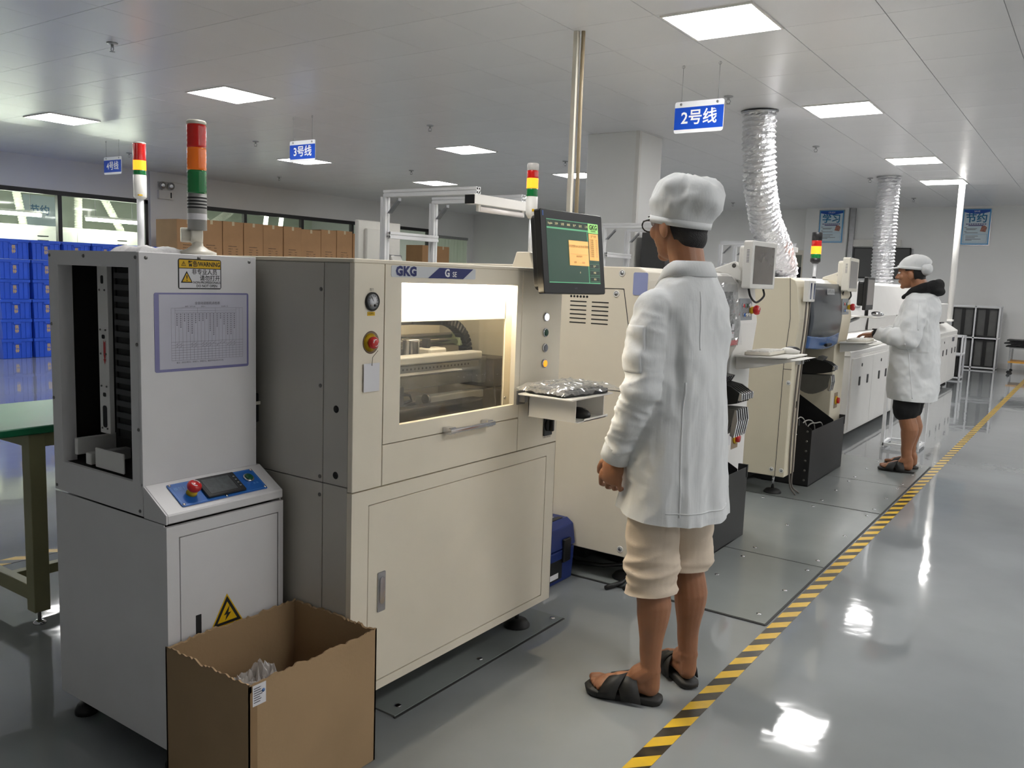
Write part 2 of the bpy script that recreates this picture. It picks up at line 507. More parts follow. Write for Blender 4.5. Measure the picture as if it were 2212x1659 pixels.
# pillar
pil = struct(B().box((-5.16, 8.85, 0), (-4.49, 9.45, CEIL)).build('trim_3', WALLM, None, 0.006), 'square white pillar')
B().box((-4.53, 8.844, 0), (-4.49, 8.85, CEIL)).build('corner_strip', PAINT_W, pil)
B().box((-4.49, 8.85, 0), (-4.484, 8.9, CEIL)).build('corner_strip', PAINT_W, pil)

# ------------------------------------------------------------------ ceiling lights
DIFF = emis('light_diffuser', (1.0, 0.985, 0.97, 1), LIGHT_E)
lp = thing('ceiling_light', 'bright square light panel at the top of the picture, nearest the camera', 'ceiling light', (0, 0, CEIL), 'square ceiling light panels')
b = B()
for a, c in (((-0.305,-0.305),(0.305,-0.29)), ((-0.305,0.29),(0.305,0.305)), ((-0.305,-0.29),(-0.29,0.29)), ((0.29,-0.29),(0.305,0.29))):
    b.box((a[0], a[1], CEIL-0.012), (c[0], c[1], CEIL))
b.build('frame', PAINT_W, lp)
B().box((-0.29, -0.29, CEIL-0.006), (0.29, 0.29, CEIL-0.001)).build('diffuser', DIFF, lp)
lp.location = (-2.22, 5.47, CEIL)
for x, y, lab in (
    (-2.22, 8.57, 'square ceiling light panel beyond the sign numbered 2, right of the nearest duct'),
    (-2.22, 12.2, 'square ceiling light panel between the two silver ducts'),
    (-2.22, 14.65, 'small far ceiling light panel crossed by the thin white pole'),
    (-7.28, 5.48, 'square ceiling light panel above the tall near signal tower'),
    (-10.42, 5.45, 'leftmost square ceiling light panel in the picture'),
    (-7.27, 9.24, 'square ceiling light panel left of the tall thin conduit, in mid ceiling'),
    (-10.42, 9.2, 'square ceiling light panel half hidden behind the sign numbered 3'),
    (-10.38, 12.3, 'small ceiling light panel above the aluminium lamp frame'),
    (-10.35, 14.85, 'small far ceiling light panel left of the printer signal tower'),
    (-7.25, 12.15, 'ceiling light panel cut off by the white pillar and conduit'),
    (-2.22, 2.25, 'square ceiling light panel over the printer, above the picture'),
    (1.15, 2.25, 'square ceiling light panel over the aisle beside the printer, outside the picture'),
    (1.15, 5.47, 'square ceiling light panel over the aisle beside the first mounter, outside the picture'),
    (1.15, 8.57, 'square ceiling light panel over the aisle beside the second mounter, outside the picture'),
    (1.15, 12.2, 'square ceiling light panel over the aisle beside the oven, outside the picture'),
    (-7.28, 2.25, 'square ceiling light panel over the blue crate aisle, left of the picture'),  # this and the next two: unseen, added for more ambient light
    (-10.42, 2.25, 'square ceiling light panel near the left window, left of the picture'),
    (-13.0, 4.0, 'square ceiling light panel by the left wall, left of the picture'),
    (-7.28, 15.0, 'square ceiling light panel hidden behind the white pillar'),
    (4.4, 1.0, 'square ceiling light panel in the right hand aisle row, first, outside the picture'),  # whole row unseen, added to brighten machine fronts and back wall
    (4.4, 4.0, 'square ceiling light panel in the right hand aisle row, second, outside the picture'),
    (4.4, 7.0, 'square ceiling light panel in the right hand aisle row, third, outside the picture'),
    (4.4, 10.0, 'square ceiling light panel in the right hand aisle row, fourth, outside the picture'),
    (4.4, 13.5, 'square ceiling light panel in the right hand aisle row, fifth, outside the picture'),
    (4.4, 17.0, 'square ceiling light panel in the right hand aisle row, sixth, outside the picture'),
    (7.6, 1.0, 'square ceiling light panel along the right wall, first, outside the picture'),  # outer row unseen, added for low-angle light on the machine fronts
    (7.6, 4.0, 'square ceiling light panel along the right wall, second, outside the picture'),
    (7.6, 7.0, 'square ceiling light panel along the right wall, third, outside the picture'),
    (7.6, 10.0, 'square ceiling light panel along the right wall, fourth, outside the picture'),
    (1.15, 15.0, 'square ceiling light panel at the far end of the aisle, outside the picture'),  # unseen, added to brighten the far end
    (-17.2, 6.6, 'left ceiling light panel in the room behind the windows'),
    (-17.2, 9.9, 'second ceiling light panel in the room behind the windows'),
    (-17.2, 13.0, 'third ceiling light panel in the room behind the windows'),
    (-17.2, 16.2, 'farthest ceiling light panel in the room behind the windows')):
    dup(lp, (x, y, CEIL), 0, lab)

# ------------------------------------------------------------------ line signs
SIGNBLUE = pm('sign_blue', rgb(14, 74, 190), 0.3, var=0.02, coat=0.2)
SIGNW = pm('sign_white', rgb(236, 238, 242), 0.35, var=0.01)
def sign(x, y, zt, zb, w, txt, lab):
    t = thing('line_sign', lab, 'sign', (x, y, zb), 'hanging line number signs')
    h = zt-zb; zc = (zt+zb)/2
    plate(FY(x, zc, y+0.004), w, h, 0.008, 0.018, SIGNW, 'board', t)
    f = B().add([FY(x, zc, y-0.0048) @ Vector(p) for p in ((-w/2+.001,-h/2+.028,0),(w/2-.001,-h/2+.028,0),(w/2-.001,h/2-.045,0),(-w/2+.001,h/2-.045,0))], [(0,1,2,3)]).build('blue_field', SIGNBLUE, t)
    text(txt, 0.122, FY(x+0.003, zc-0.010, y-0.0056), INKW, t, bold=0.0022, sx=0.98)
    for s in (-1, 1):
        xs = x+s*w*0.37
        B().cyl((xs, y, zt-0.012), (xs, y, CEIL), 0.0018, n=6).build('cord', STEEL, t)
        B().lathe([(0.011, -0.001), (0.011, 0.002), (0.006, 0.004), (0.0, 0.004)], (xs, y-0.005, zt-0.02), (0,-1,0), 10).build('eyelet', STEEL, t)
        B().tube([(xs+0.012*math.cos(a), y, CEIL-0.012+0.012*math.sin(a)) for a in np.linspace(0, 2*math.pi, 9)], 0.0015, 5).build('ceiling_ring', STEEL, t)
sign(-2.745, 6.4, 2.823, 2.582, 0.405, '2号线', 'large blue hanging sign with white lettering numbered 2')
sign(-7.51, 6.6, 2.84, 2.61, 0.415, '3号线', 'blue hanging sign with white lettering numbered 3')
sign(-11.5, 6.7, 2.877, 2.64, 0.43, '4号线', 'small blue hanging sign with white lettering numbered 4')

# ------------------------------------------------------------------ sprinklers
sp = thing('sprinkler', 'sprinkler head near the top left of the ceiling', 'sprinkler', (0, 0, CEIL), 'ceiling sprinklers')
B().lathe([(0.042, 0), (0.04, -0.008), (0.02, -0.014), (0.0, -0.014)], (0,0,CEIL), n=16).build('rosette', STEEL, sp)
b = B().cyl((0,0,CEIL-0.012), (0,0,CEIL-0.035), 0.011, n=10)
b.tube([(0.012,0,CEIL-0.032),(0.02,0,CEIL-0.048),(0.004,0,CEIL-0.066)], 0.003, 6).tube([(-0.012,0,CEIL-0.032),(-0.02,0,CEIL-0.048),(-0.004,0,CEIL-0.066)], 0.003, 6)
b.build('body', STEEL, sp)
B().lathe([(0.02, -0.066), (0.02, -0.069), (0.0, -0.069)], (0,0,CEIL), n=14).build('deflector', STEEL, sp)
sp.location = (-6.51, 3.81, CEIL)
for x, y, lab in ((-6.53, 7.62, 'sprinkler head left of the tall thin conduit'),
    (-9.55, 7.58, 'sprinkler head left of the sign numbered 3'), (-12.69, 10.6, 'tiny far sprinkler head right of the near signal tower'),
    (-6.58, 10.67, 'sprinkler head above the cut off light panel by the pillar'), (-9.57, 10.72, 'tiny sprinkler head above the aluminium lamp frame'),
    (-3.04, 10.64, 'sprinkler head right of the nearest silver duct'), (-2.98, 7.59, 'sprinkler head behind the right edge of the sign numbered 2'),
    (-6.49, 17.15, 'tiny far sprinkler head left of the nearest duct'), (-3.05, 17.03, 'tiny far sprinkler head right of the far duct'),
    (-3.12, 13.88, 'sprinkler head left of the far duct'), (-12.5, 7.55, 'sprinkler head behind the sign numbered 4')):
    dup(sp, (x, y, CEIL), 0.4, lab)

# ------------------------------------------------------------------ silver ducts
FOIL = pm('crinkled_foil', rgb(226, 226, 228), 0.3, 1.0, var=0.05, bump=1.0, bscale=70)
def duct(path, r, n, lab, name='flexible_duct', pitch=0.05, seed=1, nn=36, mat=None, group='flexible exhaust ducts'):
    path = [Vector(p) for p in path]
    L = [0]
    for a, c in zip(path[:-1], path[1:]): L.append(L[-1]+(c-a).length)
    def at(s):
        for i in range(len(L)-1):
            if s <= L[i+1]: return path[i].lerp(path[i+1], (s-L[i])/(L[i+1]-L[i]))
        return path[-1]
    st = pitch/4; m = int(L[-1]/st)
    rng = random.Random(seed)
    rs = []
    u = Vector((1,0,0))
    for k in range(m+1):
        p = at(min(k*st, L[-1])); q = at(min(k*st+0.1, L[-1])); q0 = at(max(k*st-0.1, 0))
        t = (q-q0).normalized(); uu = (u-t*u.dot(t)).normalized(); w = t.cross(uu)
        base = r*(1+(0.06 if mat is None else 0.1)*math.cos(2*math.pi*k/4))
        rs.append([p+(uu*math.cos(2*math.pi*i/nn)+w*math.sin(2*math.pi*i/nn))*(base+rng.uniform(-1,1)*r*(0.045 if mat is None else 0.0)) for i in range(nn)])
    t = thing(name, lab, 'duct', path[0], group)
    B().rings(rs, False, mat is not None).build('hose', mat or FOIL, t)
    d = (path[0]-path[1]).normalized()
    B().lathe([(r*1.15, 0.0), (r*1.15, 0.012), (r*0.9, 0.012)], path[0]-d*0.0, -d, 24, False).build('collar', STEEL, t)
    return t
duct([(-2.95, 8.35, 3.1), (-2.95, 8.38, 2.8), (-2.95, 8.5, 2.4), (-2.95, 8.75, 2.05), (-2.93, 9.08, 1.82), (-2.93, 9.30, 1.66), (-2.93, 9.36, 1.58), (-2.93, 9.36, 1.505)], 0.155, 28,
     'crinkled silver exhaust duct curving down behind the first machine screen', seed=3)
duct([(-2.83, 13.8, 3.1), (-2.83, 13.82, 2.4), (-2.83, 13.86, 1.9), (-2.83, 13.88, 1.505)], 0.155, 28,
     'straight silver exhaust duct standing behind the far worker cap', seed=5)

# conduits from the ceiling
cp = thing('ceiling_conduit', 'thin beige twin conduit dropping from the ceiling behind the printer screen', 'conduit', (-3.15, 5.25, CEIL))
B().box((-3.185, 5.20, 1.4), (-3.150, 5.235, CEIL)).build('trunking', CREAMP, cp, 0.003)
B().tube([(-3.125, 5.235, CEIL), (-3.128, 5.24, 2.6), (-3.125, 5.25, 1.4)], 0.014, 10).build('pipe', pm('bronze_pipe', rgb(168, 152, 124), 0.4, var=0.05), cp)
cp2 = thing('white_pole', 'thin white pole rising from the oven to the ceiling at right', 'pole', (-2.0, 14.95, 0.97))
B().cyl((-2.0, 14.95, 0.97), (-2.0, 14.95, CEIL), 0.045, n=16).build('pole', PAINT_W, cp2)
B().box((-2.06, 14.89, 0.97), (-1.94, 15.01, 1.0)).build('foot', PAINT_W, cp2, 0.004)

# emergency light on the boxed post
em = thing('emergency_light', 'white emergency lamp with two round heads high on the left wall', 'lamp', (XL+0.05, 9.4, 2.62))
xe = XL+0.05
B().box((xe, 9.26, 2.62), (xe+0.06, 9.56, 2.78)).build('battery_box', WPLAST, em, 0.008, 2)
B().box((xe, 9.35, 2.77), (xe+0.03, 9.47, 2.86)).build('bracket', WPLAST, em, 0.004)
for s in (-0.085, 0.085):
    hd = B().lathe([(0.03, 0), (0.06, 0.03), (0.068, 0.07), (0.06, 0.075), (0.0, 0.06)], (xe+0.02, 9.41+s, 2.87), (1,0,-0.1), 18).build('lamp_head', GREYP, em)
    B().lathe([(0.052, 0.071), (0.03, 0.074), (0.0, 0.074)], (xe+0.02, 9.41+s, 2.87), (1,0,-0.1), 18).build('lens', CHROME, hd)
B().box((xe+0.06, 9.49, 2.65), (xe+0.0615, 9.52, 2.75)).build('charge_window', BLACK, em)
B().tube([(xe+0.01, 9.27, 2.92), (xe+0.01, 9.6, 2.945), (xe+0.01, 10.0, 2.93)], 0.008, 6).build('feed_cable', WPLAST, em)

# ------------------------------------------------------------------ back wall items
def poster(x0, x1, z0, z1, yy, title, sub, lab):
    t = thing('poster', lab, 'poster', ((x0+x1)/2, yy, z0), 'framed posters on the back wall')
    w, h = x1-x0, z1-z0; xc, zc = (x0+x1)/2, (z0+z1)/2
    m = FY(xc, zc, yy)
    B().prism(rrect(w, h, 0.004), 'z', 0, 0.015).xf(m).build('frame', STEEL, t)
    P = lambda x, y: m @ Vector((x*w, y*h, 0.0165))
    B().add([P(-.47,-.48),P(.47,-.48),P(.47,.48),P(-.47,.48)], [(0,1,2,3)]).build('sheet', pm('poster_blue', rgb(66, 150, 204), 0.4, var=0.03), t)
    P = lambda x, y: m @ Vector((x*w, y*h, 0.0172))
    B().add([P(-.43,-.45),P(.43,-.45),P(.43,.42),P(-.43,.42)], [(0,1,2,3)]).build('field', pm('poster_pale', rgb(206, 222, 230), 0.4, var=0.03), t)
    P = lambda x, y: m @ Vector((x*w, y*h, 0.0179))
    arc = [P(-.43,.46), P(.43,.46)]+[P(.43-.86*k/8, .40-.05*math.sin(math.pi*k/8)) for k in range(9)]
    B().add(arc, [tuple(range(len(arc)))[::-1]]).build('banner', pm('poster_navy', rgb(34, 84, 176), 0.4, var=0.03), t)
    q = lambda x, y: FY(xc+x*w, zc+y*h, yy-0.0188)
    text(sub, 0.045, q(0, .415), INKW, t)
    text(title, 0.19, q(0, .22), pm('poster_teal', rgb(28, 112, 158), 0.4, var=0.3, scale=9), t, bold=0.004)
    bb = B()
    for yy_, w_ in ((.075, .7), (.035, .5)): 
        for k in range(9): 
            x_ = (k-4)*w_/9
            bb.add([m @ Vector(((x_+dx)*w, (yy_+dy)*h, 0.018)) for dx, dy in ((-.03,-.012),(.03,-.012),(.03,.012),(-.03,.012))], [(0,1,2,3)])
    bb.build('slogan', pm('poster_ink', rgb(70, 60, 120), 0.6), t)
    bb = B()
    for k, (y_, a_, c_) in enumerate(((-.02,-.38,-.3),(-.05,-.32,.05),(-.075,-.32,.0),(-.13,-.38,-.3),(-.16,-.34,.08),(-.25,-.32,.1),(-.29,-.32,.0),(-.33,-.32,.2),(-.36,-.32,-.1))):
        bb.add([m @ Vector((x*w, y*h, 0.018)) for x, y in ((a_,y_-.006),(c_,y_-.006),(c_,y_+.006),(a_,y_+.006))], [(0,1,2,3)])
    bb.build('small_print', INKGREY, t)
    B().add([m @ Vector((x*w, y*h, 0.018)) for x, y in ((.15,-.12),(.34,-.14),(.38,-.02),(.30,.04),(.2,.02))], [(0,1,2,3,4)]).build('picture', pm('poster_picture', rgb(170, 116, 104), 0.5, var=0.5, scale=40), t)
    b = B()
    for a, c in (((-.4,-.2),(.4,-.195)), ((-.4,-.42),(.4,-.415)), ((-.4,-.42),(-.39,-.2)), ((.39,-.42),(.4,-.2))):
        b.add([m @ Vector((x*w, y*h, 0.0181)) for x, y in ((a[0],a[1]),(c[0],a[1]),(c[0],c[1]),(a[0],c[1]))], [(0,1,2,3)])
    b.build('rule_box', pm('poster_blue', rgb(66, 150, 204)), t)
poster(-5.16, -4.64, 2.37, 3.06, YB-0.161, '学习', 'STUDY', 'framed blue poster lettered STUDY beside the orange signal tower')
poster(-2.47, -1.96, 2.35, 3.06, YB-0.001, '节约', 'SAVE', 'framed blue poster lettered SAVE right of the thin white pole')

tv = thing('wall_screen', 'large switched-off grey screen on the back wall behind the far duct', 'screen', (-3.87, YB, 1.66))
B().box((-4.43, YB-0.05, 1.66), (-3.33, YB, 2.29)).build('housing', BLACK, tv, 0.006)
B().box((-4.41, YB-0.052, 1.685), (-3.35, YB-0.05, 2.27)).build('screen', pm('grey_screen', rgb(88, 89, 88), 0.3, var=0.03), tv)
B().box((-3.32, YB-0.04, 1.66), (-3.29, YB, 2.27)).build('side_bracket', STEEL, tv, 0.003)
tr = thing('wall_trunking', 'galvanised cable trunking running down the back wall above the grey screen', 'trunking', (-4.5, YB, 1.6))
B().box((-4.56, YB-0.08, 1.6), (-4.45, YB, CEIL)).build('vertical_duct', STEEL, tr, 0.003)
B().box((-4.45, YB-0.07, 2.31), (-3.53, YB, 2.45)).build('horizontal_duct', WPLAST, tr, 0.003)
# service hatch / counter window in the back wall
hw = struct(thing('window_3', 'cream framed hatch with a dark opening in the back wall', 'window', (-5.9, YB, 1.0)))
del hw['category']
b = B()
for a, c in (((-6.6, 2.12), (-5.44, 2.22)), ((-6.6, 1.0), (-6.5, 2.12)), ((-5.5, 1.0), (-5.44, 2.12)), ((-6.6, 0.95), (-5.44, 1.0))):
    b.box((a[0], YB-0.03, a[1]), (c[0], YB, c[1]))
b.build('window_frame', CREAMP, hw, 0.004)
B().box((-6.5, YB-0.012, 1.86), (-5.5, YB-0.004, 2.12)).build('blind', pm('hatch_blind', rgb(120, 124, 112), 0.5), hw)
B().box((-6.5, YB-0.008, 1.0), (-5.5, YB-0.002, 1.86)).build('pane', pm('dark_pane', rgb(24, 24, 34), 0.12, var=0.2), hw)
# ------------------------------------------------------------------ small shared builders
def screw(p, axis, parent, r=0.006, mat=None, name='screw'):
    return B().lathe([(r, 0), (r, 0.0015), (r*0.7, 0.003), (0.0, 0.0032)], p, axis, 10).build(name, mat or SCREWM, parent)

def estop(p, axis, parent, s=1.0, collar=True):
    e = B().lathe([(0.016*s, 0), (0.015*s, 0.016*s)], p, axis, 18).build('emergency_stop', YELP, parent)
    q = Vector(p)+Vector(axis).normalized()*0.014*s
    B().lathe([(0.013*s, 0), (0.019*s, 0.006*s), (0.021*s, 0.012*s), (0.020*s, 0.020*s), (0.015*s, 0.0255*s), (0.0, 0.0265*s)], q, axis, 20).build('mushroom_cap', REDP, e)
    a = Vector(axis).normalized(); u = a.orthogonal().normalized(); w = a.cross(u); q2 = q+a*0.0255*s
    for k in range(2):
        bb = B(); n = 8; th = [k*math.pi+0.5+1.9*i/n for i in range(n+1)]
        bb.rings([[q2+(u*math.cos(t)+w*math.sin(t))*rr*s+a*hh*s for rr, hh in ((0.0105,0.0),(0.0105,0.0016),(0.0125,0.0012),(0.0125,-0.001))] for t in th])
        bb.build('arrow_mark', INKW, e)
    return e

def button(p, axis, parent, mat, r=0.011, ring=None, name='push_button', label=None):
    o = B().lathe([(r*1.35, 0), (r*1.35, 0.005), (r*1.05, 0.007), (r*1.0, 0.006)], p, axis, 20).build(name, ring or CHROME, parent, label=label)
    B().lathe([(r, 0.003), (r, 0.0085), (r*0.85, 0.0095), (0, 0.0095)], p, axis, 20).build('lens', mat, o)
    return o

def foot(x, y, z, parent, r=0.04):
    f = B().lathe([(r, 0), (r, 0.012), (r*0.75, 0.03), (r*0.3, 0.036), (0, 0.036)], (x, y, 0), n=18).build('foot', RUBBER, parent)
    B().cyl((x, y, 0.03), (x, y, z), 0.009, n=10).build('stem', CHROME, f)
    return f

TL_R = pm('lens_red', rgb(190, 24, 18), 0.18, var=0.05, coat=0.5, emit=0.05, ecol=rgb(200, 20, 10))
TL_A = pm('lens_amber', rgb(226, 110, 14), 0.18, var=0.05, coat=0.5, emit=0.08, ecol=rgb(240, 110, 10))
TL_G = pm('lens_green', rgb(10, 110, 52), 0.18, var=0.05, coat=0.5, emit=0.03, ecol=rgb(10, 140, 60))
TL_LIT = emis('lens_amber_lit', (1.0, 0.21, 0.01, 1), 2.2)
def ribbed(z0, z1, r, n=10):
    pr = []; k = max(3, int((z1-z0)/0.006))
    for i in range(k+1):
        pr.append((r*(1.0 if i % 2 else 0.965), z0+(z1-z0)*i/k))
    return pr
def tower(x, y, z0, zs, r, lab, style, cap=None, lit=True, pole_r=0.011):
    """zs: heights of pole top, body bottom .. : (base_top, body_bottom, green_bottom, amber_bottom, red_bottom, red_top, top)"""
    t = thing('signal_tower', lab, 'signal tower', (x, y, z0), 'signal towers')
    bt, bb, gb, ab, rb, rt, tp = zs
    bodym = {'white': WPLAST, 'grey': GREYP, 'black': BLACK}[style]
    if style == 'grey':
        B().lathe([(0.052, 0), (0.052, 0.008), (0.03, 0.016), (0.016, 0.026), (0.014, 0.038), (0.0, 0.038)], (x, y, z0), n=24).build('base', CREAMP, t)
        kn = B()
        kn.lathe([(0.022, -0.016), (0.024, -0.012), (0.024, 0.012), (0.022, 0.016)], (x-0.004, y, z0+0.055), (0.5,0.85,0), 20)
        kn.lathe([(0.020, -0.018), (0.021, -0.014), (0.021, 0.014), (0.020, 0.018)], (x-0.03, y-0.012, z0+0.056), (0.5,0.85,0), 20)
        kn.build('swivel_joint', CREAMP, t)
    else:
        B().lathe([(0.03, 0), (0.03, 0.006), (0.018, 0.016), (0.016, 0.03), (0.0, 0.03)], (x, y, z0), n=20).build('base', BLACK, t)
        B().cyl((x, y, z0+0.02), (x, y, bb+0.005), pole_r, n=14).build('pole', ALU, t)
    bd = B().lathe([(r*0.55, bb-z0-0.02), (r*0.98, bb-z0), (r, bb-z0+0.01), (r, gb-z0), (0, gb-z0)] if style != 'grey' else
                   [(r*0.5, bb-z0), (r*0.98, bb-z0+0.001), (r*0.98, gb-z0), (0, gb-z0)], (x, y, z0), n=24).build('body', bodym, t)
    if style == 'grey':
        for k in range(4):
            zz = gb-0.012-0.009*k
            B().lathe([(r*0.995, -0.0022), (r*0.995, 0.0022)], (x, y, zz), n=24, caps=False).build('sound_slot', INK, bd)
        B().lathe([(r*0.985, 0), (r*0.985, 0.017)], (x, y, bb+0.03), n=24, caps=False).build('type_label', PAPER, bd)
    elif style == 'white':
        B().box((x+r*0.6, y-r*0.8, bb+0.012), (x+r*0.99, y-r*0.2, bb+0.024)).build('type_label', YELP, bd)
    B().lathe(ribbed(gb-z0, ab-z0, r), (x, y, z0), n=24).build('green_lens', TL_G, t)
    B().lathe(ribbed(ab-z0, rb-z0, r), (x, y, z0), n=24).build('amber_lens', TL_LIT if lit else TL_A, t)
    B().lathe(ribbed(rb-z0, rt-z0, r), (x, y, z0), n=24).build('red_lens', TL_R, t)
    capm = cap or bodym
    B().lathe([(r*1.0, rt-z0), (r*1.0, tp-z0-0.004), (r*0.9, tp-z0), (0, tp-z0)], (x, y, z0), n=24).build('cap', capm, t)
    return t

# ------------------------------------------------------------------ solder paste printer
PY0, PY1, PX, PXB, PZ0, PZ1 = 1.70, 2.805, -1.72, -3.05, 0.13, 1.44
pr = thing('solder_printer', 'cream printing machine with a lit window, the biggest machine at centre', 'machine', (-2.385, 2.25, 0))
# structure
B().box((PXB, PY0+0.008, PZ0), (PX-0.02, PY1-0.002, 0.80)).build('lower_body', GASKET, pr)
b = B()
b.box((PXB, PY0+0.008, 0.80), (PX-0.02, PY0+0.03, PZ1-0.012))
b.box((PXB, PY1-0.025, 0.80), (PX-0.02, PY1-0.002, PZ1-0.012))
b.box((PXB, PY0+0.03, 0.80), (PXB+0.02, PY1-0.025, PZ1-0.012))
b.build('upper_shell', PAINT_SHADED, pr)
B().box((PXB, PY0, PZ1-0.012), (PX-0.001, PY1, PZ1)).build('top_cover', PAINT, pr, 0.002)
# -Y side panels, their shade put into the paint colour
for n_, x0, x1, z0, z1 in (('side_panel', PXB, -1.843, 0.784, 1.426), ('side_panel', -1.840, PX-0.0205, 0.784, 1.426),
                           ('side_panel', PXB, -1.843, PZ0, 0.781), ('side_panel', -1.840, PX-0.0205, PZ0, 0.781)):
    sd = B().box((x0, PY0, z0), (x1, PY0+0.008, z1)).build(n_, PAINT_SHADED, pr, 0.001)
    if x1 < -1.8:
        for zz in ((0.80, 1.07, 1.35) if z0 > 0.5 else (0.745, 0.35)):
            screw((-1.853, PY0, zz), (0,-1,0), sd)
    elif z0 > 0.5:
        for zz in (0.813, 1.008):
            B().lathe([(0.011, 0.0005), (0.0, 0.0006)], (-1.787, PY0, zz), (0,-1,0), 16).build('access_hole', DARK, sd)
B().box((PXB, PY1-0.002, PZ0), (PX, PY1, 1.426)).build('right_panel', PAINT, pr)
# front columns, band, door
def fr(name, y0, y1, z0, z1, mat=PAINT, bev=0.0015):
    return B().box((PX-0.02, y0, z0), (PX, y1, z1)).build(name, mat, pr, bev)
colL = fr('front_column', PY0, 1.8215, 0.771, 1.4278)
colR = fr('front_column', 2.5365, PY1, 0.771, 1.4278)
fr('front_band', 1.8245, 2.5335, 0.771, 0.893)
b = B(); x0, x1 = PX-0.02, PX
b.box((x0, 1.8245, 1.375), (x1, 2.5335, 1.4278)); b.box((x0, 1.8245, 0.8965), (x1, 2.5335, 0.947))
b.box((x0, 1.8245, 0.947), (x1, 1.895, 1.375)); b.box((x0, 2.503, 0.947), (x1, 2.5335, 1.375))
door = b.build('window_door', PAINT, pr)
B().add([(x0-0.003, 1.89, 0.942), (x0-0.003, 2.51, 0.942), (x0-0.003, 2.51, 1.38), (x0-0.003, 1.89, 1.38)], [(0,1,2,3)]).build('window_glass', glassmat('printer_glass', (0.97, 0.97, 0.96, 1), 0.015), door)
# lower front with inset door
b = B()
b.box((x0, PY0, PZ0), (x1, PY1, 0.158)); b.box((x0, PY0, 0.722), (x1, PY1, 0.7675))
b.box((x0, PY0, 0.158), (x1, 1.768, 0.722)); b.box((x0, 2.742, 0.158), (x1, PY1, 0.722))
b.build('lower_frame', PAINT, pr)
ld = B().box((x0, 1.771, 0.161), (x1, 2.739, 0.719)).build('lower_door', PAINT, pr, 0.0015)
lt = plate(FX(1.827, 0.442, PX), 0.034, 0.125, 0.004, 0.004, STEEL, 'latch', ld, 0.001)
plate(FX(1.827, 0.447, PX+0.004), 0.02, 0.085, 0.003, 0.0095, CHROME, 'latch_lever', lt)
for x, y in ((-1.83, 2.74), (-1.83, 1.80), (-2.9, 2.7), (-2.9, 1.8)): foot(x, y, PZ0, pr, 0.055)
# handle
hb = B()
for yy in (2.118, 2.322):
    hb.box((PX, yy-0.016, 0.892), (PX+0.034, yy+0.016, 0.915))
hnd = hb.build('door_handle', CHROME, door, 0.003)
B().prism(rrect(0.018, 0.016, 0.005, 3, PX+0.03, 0.9035), 'y', 2.10, 2.342).build('grip', CHROME, hnd)
# logo
plate(FX(2.05, 1.4085, PX), 0.405, 0.034, 0.0012, 0.006, pm('logo_plate', rgb(205, 208, 212), 0.3), 'badge', pr)
text('GKG', 0.037, FX(1.912, 1.4085, PX+0.002), INKBLUE, pr, 'badge_lettering', bold=0.0022, sx=1.12, space=1.08)
mlg = FX(2.13, 1.408, PX+0.002)
B().prism([(-0.118, -0.0165), (0.055, -0.0165), (0.108, 0.0165), (-0.065, 0.0165)], 'z', 0, 0.0006).xf(mlg).build('badge_field', INKBLUE, pr)
text('G', 0.034, FX(2.103, 1.4078, PX+0.0032), INKW, pr, 'badge_lettering', bold=0.0012)
text('SE', 0.023, FX(2.14, 1.4045, PX+0.0032), INKW, pr, 'badge_lettering', bold=0.0003)
# gauge
ga = B().lathe([(0.027, 0), (0.027, 0.006), (0.024, 0.009), (0.022, 0.006)], (PX, 1.769, 1.320), (1,0,0), 28).build('pressure_gauge', BLACK, pr)
B().lathe([(0.0218, 0.0063), (0, 0.0066)], (PX, 1.769, 1.320), (1,0,0), 28).build('dial', PAPER, ga)
bb = B()
for k in range(11):
    a = R_(225-27*k); c_, s_ = math.cos(a), math.sin(a)
    bb.add([FX(1.769, 1.320, PX+0.0070) @ Vector((c_*r+tt*-s_, s_*r+tt*c_, 0)) for r, tt in ((0.015,-0.0006),(0.0195,-0.0006),(0.0195,0.0006),(0.015,0.0006))], [(0,1,2,3)])
bb.add([FX(1.769, 1.320, PX+0.0074) @ Vector(p) for p in ((-0.001,0.002,0),(-0.008,0.013,0),(-0.006,0.014,0),(0.002,0.0,0))], [(3,2,1,0)])
bb.build('scale_marks', INK, ga)
B().lathe([(0.004, 0.0072), (0, 0.0085)], (PX, 1.769+0.006, 1.309), (1,0,0), 10).build('needle_hub', BLACK, ga)
plate(FX(1.767, 1.285, PX), 0.03, 0.011, 0.001, 0.001, YELP, 'air_label', pr)
text('0.5MPa', 0.008, FX(1.767, 1.285, PX+0.0014), INK, pr, 'label_lettering')
text('压力', 0.008, FX(1.768, 1.354, PX+0.001), INK, pr, 'label_lettering')
# recessed emergency stop
rc = B().lathe([(0.033, 0.0005), (0.03, 0.0012), (0.0, 0.0012)], (PX, 1.768, 1.203), (1,0,0), 28).build('stop_recess', pm('recess_brown', rgb(116, 96, 76), 0.5), pr)
B().lathe([(0.027, 0.0015), (0.0, 0.0018)], (PX, 1.765, 1.203), (1,0,0), 28).build('stop_ring', YELP, rc)
estop((PX-0.012, 1.767, 1.203), (1,0,0), pr, 0.85)
# buttons
for z, m_, nm in ((1.26, emis('white_lit_button', (0.82, 0.84, 1.0, 1), 4.0), 'glowing white push button'), (1.202, GRNP, 'green push button'),
               (1.144, pm('grey_button', rgb(120, 122, 130), 0.4), 'grey push button'), (1.085, emis('amber_lit_button', (1.0, 0.36, 0.02, 1), 0.8), 'glowing amber push button')):
    button((PX, 2.695, z), (1,0,0), pr, m_, 0.0125, label=nm)
